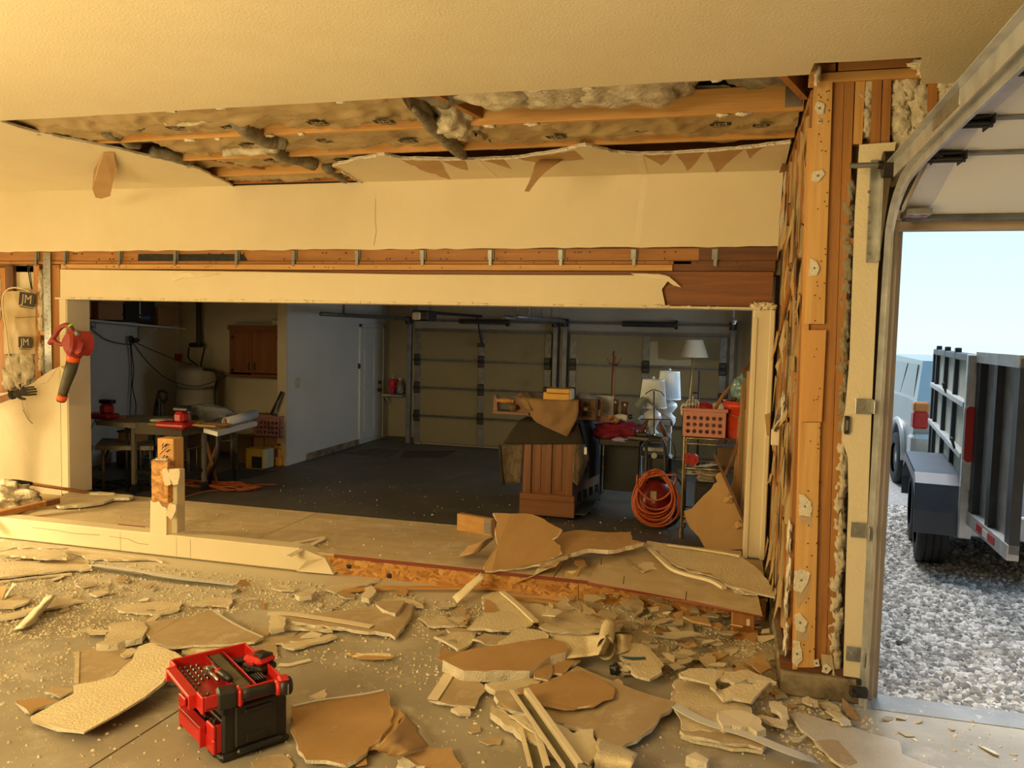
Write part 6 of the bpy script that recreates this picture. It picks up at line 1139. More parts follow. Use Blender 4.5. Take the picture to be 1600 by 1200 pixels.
for x in (-.16, .17): wt(cp, 'wheel', BLACK, lambda q: q.cyl((ccx+x-.02, ccy+.2, .085), (ccx+x+.02, ccy+.2, .085), .085, n=18))
wt(cp, 'foot', BLACKM, lambda q: q.bevbox((ccx-.12, ccy-.12, 0), (ccx+.12, ccy-.07, zc_-.18), .006))
hs = MB(); r = random.Random(6); pts = []
for k in range(11):
    cx_ = 1024+r.uniform(-3, 3); w = 28+1.2*k+r.uniform(-2, 2); top = 733+r.uniform(0, 9); bot = 800+2.6*k+r.uniform(-6, 3); Yh = ccy-.20-.012*(k % 4)
    for j in range(14):
        t = 2*PI*j/14-PI/2; a = (math.sin(t)+1)/2; pts.append(oy(cx_+w*math.cos(t)*(.72+.35*a), top+(bot-top)*a, Yh-.02*math.cos(3*t)*r.random()))
for j in range(9): t = PI*j/8; pts.append(oy(1024+31*math.cos(t)*(1 if j < 8 else .9), 742+40*math.sin(t), ccy-.235))
hs.tube(smooth_path(pts, 2), .0105, 7); obj('air_hose', hs, mat('orange_air_hose', (.44, .085, .02), (.37, .07, .017), scale=6, rough=.4), label='orange air hose coiled round the dark red compressor', cat='hose')
hb = MB(); P = [oy(1024+40*math.cos(t)+6, 780+46*math.sin(t), ccy-.1) for t in [-1.2+.25*k for k in range(11)]]; hb.tube(smooth_path(P, 2), .011, 6); obj('black_hose', hb, BLACK, label='black hose arching at right of the orange coil', cat='hose')
# ------------------------------------------------------------------ boards leaning in the corner behind the jamb
LB = [(1128, 1160, 714, 850), (1137, 1163, 650, 850), (1145, 1167, 600, 852), (1150, 1170, 590, 853), (1156, 1173, 640, 855), (1161, 1176, 580, 858)]
for k, (xb_, xt_, yt_, yb_) in enumerate(LB):
    Y = 6.98-.03*k; a = oy(xb_-1, yb_, Y); b = oy(xt_-9, yt_, Y); c = oy(xt_-4, yt_, Y); d = oy(xb_+4, yb_, Y)
    for p in (a, d): p.z = .005
    m = MB(); m.prism([a, d, c, b], (0, -.022, 0)); obj('trim_board', m, (LW['z'], wood('tan_trim', (.36, .25, .12), (.28, .19, .09), 'z'), SW['z'], wood('dark_trim', (.24, .15, .07), (.17, .10, .05), 'z'), wood('tan_trim', (.36, .25, .12), (.28, .19, .09), 'z'), LW['z'])[k], label=('shortest pale trim board leaning outermost behind the jamb', 'second trim board from the left leaning behind the jamb', 'third trim board from the left leaning behind the jamb', 'fourth trim board from the left leaning behind the jamb', 'fifth trim board from the left leaning behind the jamb', 'trim board leaning closest to the wrapped right jamb')[k], cat='board')
m = MB(); m.prism([oy(1128, 748, 6.9), oy(1135, 742, 6.9), oy(1165, 668, 6.93), oy(1160, 666, 6.93)], (0, -.012, 0)); obj('dark_lath', m, DW['z'], label='thin dark lath leaning across the trim boards', cat='lath')
# items above, hung on the back right wall
m = MB(); p = oy(1165, 555, 9.6); m.bevbox((.315, 9.55, p.z-.22), (.33, 9.62, p.z+.22), .02); hg = obj('wall_hook_strip', m, BLACK, label='black oval hanger on the right wall of back room', cat='hanger')
# ================================================================== trailer outside
TRM = mat('trailer_black_steel', (.045, .05, .06), (.03, .034, .04), scale=5, rough=.45); TRG = mat('trailer_bare_steel', (.60, .61, .60), (.44, .45, .45), scale=7, rough=.45, metal=.5); MESH = mat('ribbed_mesh_sheet', (.72, .74, .62), (.58, .60, .50), scale=4, rough=.6, bump=1, bscale=10, bstretch=(.2, .2, 60)); TYRE = mat('tyre_rubber', (.028, .028, .03), (.02, .02, .02), scale=12, rough=.8, bump=.3, bscale=40)
tl_ = thing('dump_trailer', 'steel mesh sided utility trailer with swung open rear gate on gravel', 'trailer', (1.80, 6.85, -.02), -.139)
def tp(name, mt_, fn, par=None, **k):
    q = MB(); fn(q); return obj(name, q, mt_, par or tl_, **k)
L_T = 3.0
tp('bed', TRM, lambda q: q.bevbox((0, .02, .46), (2.0, L_T, .54), .01)); tp('rear_bumper_beam', TRG, lambda q: q.bevbox((-.02, -.06, .36), (2.0, .02, .54), .01))
for (x0, x1) in ((0, .05), (1.95, 2.0)):
    tp('side_sheet', MESH, lambda q: q.bevbox((x0+.015, .06, .54), (x0+.03, L_T, 1.72), .002))
    for z in (1.34, .935): tp('side_rail', TRG, lambda q: q.bevbox((x0-.035, .05, z), (x0+.02, L_T, z+.05), .006))
    tp('top_rail', TRM, lambda q: q.bevbox((x0-.02, -.02, 1.70), (x0+.06, L_T, 1.76), .008))
    for y in (0, .9, 1.75, 2.6, L_T-.06): tp('stake_post', TRM, lambda q: q.bevbox((x0-.02, y, .5), (x0+.03, y+.07, 1.80 if y in (.9, 1.75, 2.6) else 1.72), .006))
    tp('rear_post', TRG, lambda q: q.bevbox((x0-.03, -.08, .34), (x0+.06, .02, 1.76), .008))
tp('front_wall', MESH, lambda q: q.bevbox((.03, L_T-.03, .54), (1.97, L_T, 1.72), .002))
tp('tongue', TRM, lambda q: (q.tube([(.4, L_T, .48), (1.0, L_T+.5, .48)], .04, 6), q.tube([(1.6, L_T, .48), (1.0, L_T+.5, .48)], .04, 6)))
lt = tp('tail_light', REDP, lambda q: q.prism([(-.034, -.085, .93)]+[(-.034+.045*0+.033*math.cos(t), -.085, .97+.033*math.sin(t)-.0) for t in ()]+[(.034*math.cos(t)-.0, -.086, 1.36+.034*math.sin(t)) for t in [PI*k/8 for k in range(9)]]+[(.034*math.cos(t), -.086, .96+.034*math.sin(t)) for t in [PI+PI*k/8 for k in range(9)]] if False else [(.034*math.cos(t)+.01, -.09, (1.33 if math.sin(t) >= 0 else .97)+.034*math.sin(t)) for t in [2*PI*k/20 for k in range(20)]], (0, -.02, 0)))
tp('light_bezel', WHITEP, lambda q: q.prism([(.047*math.cos(t)+.01, -.083, (1.335 if math.sin(t) >= 0 else .965)+.047*math.sin(t)) for t in [2*PI*k/20 for k in range(20)]], (0, -.008, 0)), lt)
for k in range(2): tp('tie_hook', BLACKM, lambda q: q.tube(smooth_path([(-.04, .35+.9*k, 1.38-.4*(1-k)), (-.07, .35+.9*k, 1.46-.4*(1-k)), (-.07, .28+.9*k, 1.47-.4*(1-k)), (-.05, .26+.9*k, 1.40-.4*(1-k))], 4), .008, 6))
# tandem wheels with boxed fender
def wheel(par, x, y, r, w, rim=TRG, parw=None, out=-1):
    q = MB(); M_ = Matrix.Translation((x, y, r)) @ Matrix.Rotation(PI/2, 4, 'Y'); h = w/2
    q.lathe([(r*.58, -h), (r*.80, -h), (r*.95, -h*.94), (r, -h*.72), (r*1.0, -h*.5), (r*.975, -h*.47), (r*.975, -h*.40), (r, -h*.37), (r, -h*.05), (r*.975, -h*.03), (r*.975, h*.03), (r, h*.05), (r, h*.37), (r*.975, h*.40), (r*.975, h*.47), (r, h*.5), (r, h*.72), (r*.95, h*.94), (r*.80, h), (r*.58, h)], (0, 0, 0), 32, M=M_, caps=False)
    o = obj('wheel', q, TYRE, par); q = MB(); q.lathe([(r*.60, -h*.7), (r*.5, -h*.5), (r*.3, -h*.65), (r*.12, -h*.8), (.01, -h*.8)] if out < 0 else [(.01, h*.8), (r*.12, h*.8), (r*.3, h*.65), (r*.5, h*.5), (r*.6, h*.7)], (0, 0, 0), 24, M=M_, caps=False); obj('hub', q, rim, o); return o
for y in (.45, 1.22): wheel(tl_, -.17, y, .35, .235, WHITEP)
for y in (.45, 1.22): wheel(tl_, 2.17, y, .35, .235, WHITEP, out=1)
FEN = mat('fender_paint', (.07, .085, .11), (.05, .062, .085), scale=4, rough=.4)
for s_, xo_ in ((-1, -.005), (1, 2.005)):
    P = [(-.02, .34), (-.02, .52), (.08, .72), (.2, .79), (1.5, .79), (1.62, .72), (1.72, .52), (1.72, .34)]
    def fen(q):
        for (a, b) in zip(P[:-1], P[1:]):
            q.prism([(xo_, a[0], a[1]), (xo_+s_*.33, a[0], a[1]), (xo_+s_*.33, b[0], b[1]), (xo_, b[0], b[1])], Vector((0, (b[1]-a[1]), -(b[0]-a[0]))).normalized()*-.006)
        q.prism([(xo_+s_*.33, y, z) for y, z in P[1:-1]]+[(xo_+s_*.33, 1.66, .62), (xo_+s_*.33, 1.4, .71), (xo_+s_*.33, .3, .71), (xo_+s_*.33, .06, .62)], (s_*.006, 0, 0))
    tp('fender', FEN, fen)
tp('axle', TRM, lambda q: (q.cyl((-.1, .45, .35), (2.1, .45, .35), .04, n=8), q.cyl((-.1, 1.22, .35), (2.1, 1.22, .35), .04, n=8), q.bevbox((.06, .2, .30), (.14, 1.5, .46), .01), q.bevbox((1.86, .2, .30), (1.94, 1.5, .46), .01)))
# rear gate leaf swung open toward the building
gx0, gy0, gx1, gy1 = .05, -.08, .16, -1.12
gd = Vector((gx1-gx0, gy1-gy0, 0)); gl = gd.length; gd.normalize(); gn = Vector((gd.y, -gd.x, 0))
def gp(t, z, k=0): return Vector((gx0, gy0, z))+gd*(t*gl)+gn*k
def gbar(q, t0, t1, z0, z1, th=.05, k0=0): q.prism([gp(t0, z0, k0), gp(t1, z0, k0), gp(t1, z1, k0), gp(t0, z1, k0)], gn*th*-1 if False else gn*th)
GS = mat('gate_sheet', (.34, .345, .34), (.24, .245, .245), scale=5, rough=.5, metal=.3, spots=(.24, .22, .20), spscale=9, spth=(.6, .7))
gt = tp('rear_gate', GS, lambda q: gbar(q, .02, .98, .52, 1.72, .006, -.03))
for t0, t1 in ((.0, .10), (.44, .52), (.90, 1.0)): tp('gate_post', TRM, lambda q: gbar(q, t0, t1, .50, 1.76, .06, .02), gt)
for z0, z1, mm in ((1.70, 1.78, TRG), (.46, .56, TRG)): tp('gate_rail', mm, lambda q: gbar(q, 0, 1.0, z0, z1, .07, .03), gt)
for t0, t1, mm, nm in ((.30, .45, REDP, 'red_reflector'), (.45, .58, WHITEP, 'white_reflector'), (.58, .73, REDP, 'red_reflector')): tp(nm, mm, lambda q: gbar(q, t0, t1, .485, .535, .004, .035), gt)
for z in (.62, 1.1, 1.6): tp('gate_hinge', TRG, lambda q: q.cyl(gp(-.02, z, .03), gp(-.02, z+.1, .03), .025, n=8), gt)
# ================================================================== vehicle beyond the trailer
SIL = mat('silver_green_paint', (.36, .41, .40), (.31, .36, .36), scale=2, rough=.28, metal=.5); DGL = mat('dark_car_glass', (.10, .14, .16), rough=.08); SILV = mat('silver_trim', (.50, .51, .50), rough=.35, metal=.3)
car = thing('suv', 'silver green four door vehicle parked beyond the utility trailer', 'car', (2.16, 10.4, -.02), .0)
def cp_(name, mt_, fn, par=None):
    q = MB(); fn(q); return obj(name, q, mt_, par or car)
def prof(q, P, x0, x1, mi=0): q.prism([(x0, y, z) for y, z in P], (-(x1-x0), 0, 0)) if False else q.prism([(x1, y, z) for y, z in P], (x1-x0, 0, 0))
cp_('body', SIL, lambda q: prof(q, [(.05, .50), (.02, .80), (.06, 1.12), (.5, 1.14), (3.2, 1.12), (4.5, 1.02), (4.72, .85), (4.72, .45), (4.3, .40), (4.2, .62), (4.0, .76), (3.6, .76), (3.4, .62), (3.3, .38), (1.35, .38), (1.25, .62), (1.05, .76), (.65, .76), (.45, .62), (.36, .45)], 0, 1.82))
cp_('cabin', SIL, lambda q: q.add([(.04, .10, 1.12), (.14, .38, 1.60), (.14, 2.5, 1.64), (.04, 3.3, 1.12), (1.78, .10, 1.12), (1.68, .38, 1.60), (1.68, 2.5, 1.64), (1.78, 3.3, 1.12)], [(0, 3, 2, 1), (4, 5, 6, 7), (0, 1, 5, 4), (1, 2, 6, 5), (2, 3, 7, 6)]))
for y0, y1 in ((.42, 1.05), (1.12, 1.9), (1.98, 2.75)):
    cp_('side_window', DGL, lambda q: q.add([(.045, y0-.1*(y0 < .5), 1.16), (.045, y1+.1*(y1 > 2.5), 1.16), (.115, y1-.12*(y1 > 2.5), 1.55), (.115, y0+.1*(y0 < .5), 1.55)], [(0, 1, 2, 3)]))
cp_('rear_window', DGL, lambda q: q.add([(.18, .13, 1.16), (1.64, .13, 1.16), (1.56, .345, 1.55), (.26, .345, 1.55)], [(0, 1, 2, 3)]))
cp_('windscreen', DGL, lambda q: q.add([(.18, 3.24, 1.16), (1.64, 3.24, 1.16), (1.56, 2.6, 1.58), (.26, 2.6, 1.58)], [(0, 3, 2, 1)]))
for x in (-.012, 1.66): 
    tlm = cp_('tail_lamp', REDP, lambda q: q.bevbox((x, -.01, .80), (x+.17, .14, 1.0), .02)); cp_('amber_lamp', mat('amber_lens', (.62, .22, .04), rough=.3), lambda q: q.bevbox((x, -.008, 1.0), (x+.17, .12, 1.12), .02), tlm)
cp_('rear_bumper', SILV, lambda q: q.bevbox((-.03, -.08, .45), (1.85, .22, .74), .05)); cp_('front_bumper', SILV, lambda q: q.bevbox((-.02, 4.55, .35), (1.84, 4.8, .65), .05))
for y in (.85, 3.8):
    for x in (.08, 1.74): wheel(car, x, y, .33, .25, SILV, out=-1 if x < 1 else 1)
    cp_('wheel_arch', SILV, lambda q: q.tube([(-.01, y+.46*math.cos(t), .36+.46*math.sin(t)) for t in [PI*k/14 for k in range(15)]], .045, 6))
# ================================================================== leaf blower hung on the jamb
Yb = 6.10
BLR = mat('blower_red', (.34, .030, .025), (.25, .022, .018), scale=9, rough=.45); BLO = mat('blower_orange', (.80, .115, .022), rough=.45); BLG = mat('blower_tube', (.085, .078, .05), (.055, .05, .032), scale=10, rough=.55)
bl = thing('leaf_blower', 'red electric leaf blower hung nozzle down on the left jamb', 'blower', oy(112, 560, Yb))
def S(pts, Y=Yb): return [oy(x, y, Y) for x, y in pts]
wt(bl, 'handle', BLR, lambda q: q.tube(smooth_path(S([(78, 536), (86, 524), (92, 515), (99, 509), (106, 508), (112, 513), (114, 522)]), 4), .022, 8))
wt(bl, 'grip_loop', BLR, lambda q: (q.tube(smooth_path(S([(77, 537), (84, 532), (90, 536), (97, 538), (103, 533), (106, 525), (109, 516)]), 4), .020, 8)))
wt(bl, 'motor_body', BLR, lambda q: q.tube(smooth_path(S([(103, 537), (108, 536), (114, 541), (118, 549)]), 4), [.03, .05, .062, .07, .075, .075, .075, .075, .07, .07, .068, .066, .064], 12))
hc = oy(124, 537, Yb); ax_ = (oy(128, 550, Yb)-oy(121, 525, Yb)).normalized()
wt(bl, 'fan_housing', BLR, lambda q: (q.cyl(hc+Vector((-.035, -.085, .01)), hc+Vector((.035, .075, 0)), .115, n=24), q.cyl(hc+Vector((-.045, -.105, .012)), hc+Vector((-.035, -.085, .01)), .085, .11, n=24)))
wt(bl, 'fan_outlet', BLR, lambda q: q.tube(S([(120, 540), (118, 549), (116, 556)]), [.09, .075, .062], 12))
wt(bl, 'grey_insert', STEEL, lambda q: q.blob(oy(118, 527, Yb-.08), (.045, .03, .06), 3, 2, .3))
for k in range(7): wt(bl, 'cooling_fin', BLR, lambda q: q.tube(S([(120+1.7*k, 524+2*k), (119+1.2*k, 540+1.6*k), (116+.6*k, 550+.6*k)], Yb-.10), .007, 5))
wt(bl, 'green_clip', mat('lime_plastic', (.20, .62, .03), rough=.4), lambda q: q.tube(S([(106.5, 510), (111, 507.5), (115, 506)], Yb-.02), [.008, .014, .008], 6))
wt(bl, 'orange_collar', BLO, lambda q: q.tube(S([(116, 553), (115, 558), (113.5, 565)]), [.052, .060, .056], 16))
wt(bl, 'blower_tube', BLG, lambda q: q.tube(S([(114, 564), (110, 579), (102, 602), (97, 619)]), [.055, .054, .044, .040], 14))
wt(bl, 'nozzle_ring', BLO, lambda q: q.tube(S([(99, 617), (97, 621), (95.5, 625)]), [.042, .044, .043], 14)); wt(bl, 'nozzle_tip', BLACK, lambda q: q.tube(S([(95.6, 625), (95, 627.5)]), [.040, .036], 14))
wt(bl, 'hanging_nail', STEEL, lambda q: q.cyl(oy(100, 511, Yb)+Vector((0, -.02, 0)), oy(100, 511, 6.27), .006, n=6))
nm_ = MB(); nm_.prism(S([(93, 572), (101, 578), (103, 583), (94, 577)], 6.2), (0, -.05, 0)); obj('board_flap', nm_, TAPE, label='torn cream board flap sticking out of the left jamb', cat='scrap')
# ================================================================== worker whose gloved hand reaches into the stud bay
SKIN = mat('skin', (.50, .27, .17), (.44, .22, .13), scale=8, rough=.55); SHIRT = mat('brown_work_shirt', (.30, .14, .08), (.25, .11, .06), scale=6, rough=.9, bump=.2, bscale=30); PANT = mat('work_trousers', (.10, .095, .085), (.075, .07, .065), scale=8, rough=.9); GLV = mat('dark_work_glove', (.060, .052, .040), (.035, .03, .025), scale=14, rough=.85, bump=.3, bscale=60)
def skin_obj(name, joints, edges, mt_, parent, root=0, sub=2):
    me = bpy.data.meshes.new(name); me.from_pydata([j[:3] for j in joints], edges, []); o = bpy.data.objects.new(name, me); COL.objects.link(o); o.parent = parent; me.materials.append(mt_)
    s_ = o.modifiers.new('skin', 'SKIN'); s_.use_smooth_shade = True
    if not me.skin_vertices: 
        bpy.context.view_layer.update()
    for i, j in enumerate(joints):
        sv = me.skin_vertices[0].data[i]; r_ = j[3]; sv.radius = r_ if isinstance(r_, tuple) else (r_, r_); sv.use_root = (i == root)
    b = o.modifiers.new('sub', 'SUBSURF'); b.levels = sub; b.render_levels = sub; return o
pz = thing('person', 'person reaching a dark gloved hand into the open wall at far left', 'person', (-6.98, 5.72, 0))
hnd = oy(36, 613, 6.12)-Vector((-6.98, 5.72, 0))
hw = oy(24, 616, 6.10)-Vector((-6.98, 5.72, 0)); elb = oy(-42, 640, 6.02)-Vector((-6.98, 5.72, 0))
J = [(0, 0, .95, (.16, .11)), (0, .01, 1.15, (.15, .105)), (0, .02, 1.36, (.17, .11)), (0, .02, 1.48, .06), (.01, .04, 1.56, .062), (.02, .05, 1.66, (.085, .10)), (.02, .05, 1.74, .07),
     (.17, .02, 1.43, .062), tuple(elb)+(.046,), tuple(hw)+(.030,), (-.18, .02, 1.43, .062), (-.26, .12, 1.15, .045), (-.12, .34, 1.06, .03), (-.08, .42, 1.05, .035),
     (.09, 0, .90, .10), (.10, .02, .50, .068), (.11, -.01, .09, .045), (.11, .14, .04, .04), (-.09, 0, .90, .10), (-.11, -.02, .50, .068), (-.12, -.05, .09, .045), (-.12, .10, .04, .04)]
E_ = [(0, 1), (1, 2), (2, 3), (3, 4), (4, 5), (5, 6), (2, 7), (7, 8), (8, 9), (2, 10), (10, 11), (11, 12), (12, 13), (0, 14), (14, 15), (15, 16), (16, 17), (0, 18), (18, 19), (19, 20), (20, 21)]
body = skin_obj('body', J, E_, SKIN, pz)
def infl(idx, k): return [J[i][:3]+((tuple(x*k for x in J[i][3]) if isinstance(J[i][3], tuple) else J[i][3]*k),) for i in idx]
skin_obj('shirt', infl([0, 1, 2, 7, 10, 11], 1.12)+[(.17+(elb.x-.17)*.7, .02+(elb.y-.02)*.7, 1.43+(elb.z-1.43)*.7, .060)], [(0, 1), (1, 2), (2, 3), (2, 4), (4, 5), (3, 6)], SHIRT, pz)
skin_obj('trousers', infl([0, 14, 15, 18, 19], 1.15)+[(.11, -.01, .12, .06), (-.12, -.05, .12, .06)], [(0, 1), (1, 2), (2, 5), (0, 3), (3, 4), (4, 6)], PANT, pz)
for s_ in ((.11, 0), (-.12, -.04)): q = MB(); q.bevbox((s_[0]-.05, s_[1]-.08, 0), (s_[0]+.05, s_[1]+.20, .09), .03); obj('boot', q, mat('brown_boot', (.10, .055, .03), rough=.7), pz)
q = MB(); q.blob((.02, .04, 1.75), (.105, .12, .08), 2, 3, .12); obj('hair', q, mat('brown_hair', (.06, .035, .02), rough=.8), pz)
for s_ in (-1, 1): 
    q = MB(); q.blob((.02+.032*s_, .138, 1.68), (.012, .008, .008), 1, 1, 0); obj('eye', q, WHITEP, pz); q = MB(); q.blob((.02+.098*s_, .05, 1.66), (.012, .02, .032), 1, 1, .1); obj('ear', q, SKIN, pz)
q = MB(); q.blob((.02, .155, 1.655), (.016, .02, .024), 1, 1, .1); obj('nose', q, SKIN, pz)
q = MB(); q.blob((.02, .14, 1.612), (.026, .008, .007), 1, 1, .1); obj('mouth', q, mat('lips', (.40, .14, .11), rough=.6), pz)
d = (hnd-hw).normalized(); n1 = Vector((0, -1, .15)).normalized(); n2 = d.cross(n1).normalized()
def H3(a, b, c): return hw+d*a+n1*b+n2*c
GJ = [tuple(H3(-.03, 0, 0))+(.036,), tuple(H3(.02, 0, 0))+(.034,), tuple(H3(.07, 0, 0))+((.045, .026),)]
GE = [(0, 1), (1, 2)]
for k, (c, ln, r_) in enumerate(((.034, .072, .0115), (.012, .082, .012), (-.011, .076, .0115), (-.032, .060, .010))):
    b_ = len(GJ); GJ += [tuple(H3(.10, .002, c))+(r_*1.1,), tuple(H3(.10+ln*.45, -.004, c*1.12))+(r_,), tuple(H3(.10+ln*.8, -.022, c*1.15))+(r_*.9,), tuple(H3(.10+ln*.95, -.045, c*1.12))+(r_*.8,)]; GE += [(2, b_), (b_, b_+1), (b_+1, b_+2), (b_+2, b_+3)]
b_ = len(GJ); GJ += [tuple(H3(.045, .018, .042))+(.016,), tuple(H3(.075, .022, .066))+(.014,), tuple(H3(.105, .012, .074))+(.0125,)]; GE += [(1, b_), (b_, b_+1), (b_+1, b_+2)]
skin_obj('glove', GJ, GE, GLV, pz)
q = MB(); q.tube([H3(-.045, 0, 0), H3(-.015, 0, 0)], .042, 14); obj('glove_cuff', q, GLV, pz)
# ================================================================== toolbox in the foreground
N_, R_0, L_0 = oz(348, 1193), oz(451, 1160), oz(290, 1132)
ang = math.atan2((L_0-N_).y, (L_0-N_).x)-PI/2            # local +Y runs along the drawer face, local +X along the end face
tb_ = thing('toolbox', 'black tool chest with red pulled out drawers on the concrete floor', 'toolbox', (N_.x, N_.y, 0), ang)
DW_, DP, DH = (L_0-N_).length, (R_0-N_).length, .265
def xp(name, mt_, fn, par=None, **k):
    q = MB(); fn(q); return obj(name, q, mt_, par or tb_, **k)
TBK = mat('chest_black', (.012, .012, .012), (.019, .018, .017), scale=14, rough=.5, spots=(.06, .055, .045), spscale=30, spth=(.62, .75)); CR = mat('chest_red', (.58, .020, .018), (.50, .017, .015), scale=8, rough=.36)
# shell: base, back, ends, top, divider (the drawer bays are open to -X side: front is local x=0)
xp('base_tray', TBK, lambda q: q.bevbox((-.012, -.01, 0), (DP+.01, DW_+.01, .035), .012))
for y in (0, DW_-.022): xp('end_wall', TBK, lambda q: q.bevbox((0, y, .03), (DP, y+.022, DH), .012))
xp('back_wall', TBK, lambda q: q.bevbox((DP-.025, 0, .03), (DP, DW_, DH), .012)); xp('top_deck', TBK, lambda q: q.bevbox((0.0, 0, DH-.025), (DP, DW_, DH), .010)); xp('divider', TBK, lambda q: q.bevbox((0.015, .02, .145), (DP-.02, DW_-.02, .160), .003))
xp('front_stretcher', TBK, lambda q: q.bevbox((-.004, .0, DH-.065), (.03, DW_, DH-.02), .006))
for y in (.05, DW_-.12): xp('foot_rail', TBK, lambda q: q.bevbox((-.018, y, .004), (.012, y+.07, .05), .006))
ee = xp('end_panel', TBK, lambda q: q.bevbox((.05, -.012, .05), (DP-.05, .004, DH-.03), .008)); xp('end_handle', BLACK, lambda q: q.bevbox((.05, -.035, .028), (DP-.035, -.008, .052), .010), ee); xp('handle_recess', BLACK, lambda q: q.bevbox((.10, -.0145, .062), (DP-.10, -.010, .10), .004), ee); xp('latch', BLACK, lambda q: q.bevbox((.09, -.018, DH-.075), (DP-.08, -.008, DH-.05), .005), ee)
for k in range(9): xp('deck_rib', TBK, lambda q: q.bevbox((.03, .03+.045*k, DH-.002), (DP-.03, .045+.045*k, DH+.006), .003))
def drawer(x0, z0, h, depth, label=None):
    """open drawer: front at x0, runs back in +X"""
    fr = xp('drawer', CR, lambda q: (q.bevbox((x0-.014, .012, z0), (x0, DW_-.012, z0+h*.50), .004), q.bevbox((x0-.014, .012, z0+h*.5), (x0, .09, z0+h), .004), q.bevbox((x0-.014, DW_-.09, z0+h*.5), (x0, DW_-.012, z0+h), .004)), label=label)
    for y in (.016, DW_-.024): xp('drawer_side', CR, lambda q: q.bevbox((x0, y, z0), (x0+depth, y+.008, z0+h), .003), fr)
    xp('drawer_back', CR, lambda q: q.bevbox((x0+depth-.008, .016, z0), (x0+depth, DW_-.016, z0+h), .003), fr); xp('drawer_bottom', CR, lambda q: q.box((x0, .016, z0+.002), (x0+depth, DW_-.016, z0+.008)), fr)
    xp('pull_lip', CR, lambda q: (q.bevbox((x0-.04, .10, z0+h*.62), (x0+.004, DW_-.10, z0+h*.78), .004), q.bevbox((x0-.04, .10, z0+h*.18), (x0-.03, DW_-.10, z0+h*.78), .004), q.bevbox((x0-.04, .093, z0+h*.05), (x0-.012, .103, z0+h*.8), .003), q.bevbox((x0-.04, DW_-.103, z0+h*.05), (x0-.012, DW_-.093, z0+h*.8), .003)), fr); return fr
dlow = drawer(-.022, .040, .125, .25)
for k in range(18): xp('small_part', STEEL, lambda q: q.cyl((-.0+.02*(k % 2), .04+.02*k, .06), (-.0+.02*(k % 2), .04+.02*k, .11+.01*(k % 3)), .008, n=8), dlow)
# lifted out upper organiser tray lying askew on the deck
tc0 = [oz(x, y, .335) for x, y in ((320, 1091), (269, 1030), (376, 1007), (427, 1048))]
ta = (tc0[1]-tc0[0]); tbv = (tc0[3]-tc0[0]); tw, td = ta.length, tbv.length; tang = math.atan2(ta.y, ta.x)-PI/2
ty = thing('organiser_tray', 'red open organiser tray full of sockets and bits on the tool chest', 'tray', (tc0[0].x, tc0[0].y, .275), tang)
def yp(name, mt_, fn, par=None, **k):
    q = MB(); fn(q); return obj(name, q, mt_, par or ty, **k)
CRD = mat('tray_red_inner', (.34, .010, .012), (.28, .008, .010), scale=8, rough=.45)
yp('tray_bottom', CRD, lambda q: q.bevbox((0, 0, 0), (td, tw, .016), .004))
for a, b in (((0, 0, 0), (td, .010, .062)), ((0, tw-.010, 0), (td, tw, .062)), ((td-.010, 0, 0), (td, tw, .062))): yp('tray_side', CR, lambda q: q.bevbox(a, b, .003))
yp('tray_front', CR, lambda q: (q.bevbox((-.012, 0, -.01), (0, .075, .062), .003), q.bevbox((-.012, tw-.075, -.01), (0, tw, .062), .003), q.bevbox((-.012, .07, -.01), (0, tw-.07, .03), .003), q.bevbox((-.045, .075, .035), (.0, tw-.075, .052), .004), q.bevbox((-.045, .068, -.005), (-.0, .078, .055), .003), q.bevbox((-.045, tw-.078, -.005), (-.0, tw-.068, .055), .003)))
for x in (td*.42, td*.66): yp('tray_divider', CRD, lambda q: q.bevbox((x, .012, .014), (x+.006, tw-.012, .05), .002))
yp('wrench_rack', mat('pewter', (.16, .145, .10), (.12, .11, .075), scale=9, rough=.5, metal=.4), lambda q: q.bevbox((td*.45, .015, .03), (td*.62, tw-.02, .046), .003))
for k in range(20): yp('rack_notch', BLACK, lambda q: (q.box((td*.44, .02+(tw-.05)*k/19, .044), (td*.47, .026+(tw-.05)*k/19, .0475)), q.box((td*.60, .02+(tw-.05)*k/19, .044), (td*.63, .026+(tw-.05)*k/19, .0475))))
so = MB(); so.lathe([(.0068, 0), (.0068, .022), (.0045, .023), (.004, .010)], (0, 0, 0), 12); sproto = None
for i in range(4):
    for j in range(11):
        x, y = td*(.06+.075*i), .03+(tw-.07)*j/10
        if .10 < y < .26 and i > 1 or (j in (3, 4) and i > 0): continue
        if sproto is None: sproto = obj('socket', so, mat('chrome_socket', (.20, .19, .17), rough=.3, metal=.9), None, recentre=False); o = sproto
        else: o = sproto.copy(); COL.objects.link(o)
        o.location = (tc0[0].x+x*math.cos(tang)-y*math.sin(tang), tc0[0].y+x*math.sin(tang)+y*math.cos(tang), .283); o['group'] = 'sockets in the red organiser tray'; o['category'] = 'socket'; o['label'] = 'small chrome socket standing in the red organiser tray'
for k, (u, v, ln) in enumerate(((.72, .68, .05), (.86, .55, .075), (.72, .42, .04), (.72, .20, .07))):
    for j in range(5): yp('bit_case', BLACK, lambda q: q.bevbox((td*u+.011*j-.0, tw*v, .016), (td*u+.011*j+.008, tw*v+ln, .04), .002))
def tw_(x, y, z): return Vector((tc0[0].x+x*math.cos(tang)-y*math.sin(tang), tc0[0].y+x*math.sin(tang)+y*math.cos(tang), z))
CHX = mat('tool_chrome', (.55, .52, .45), rough=.25, metal=.9)
rt = thing('ratchet', 'chrome ratchet handle lying among sockets in the red tray', 'ratchet', tw_(td*.2, .15, .30)); a, b = oz(325, 1047, .325), oz(341, 1063, .325)
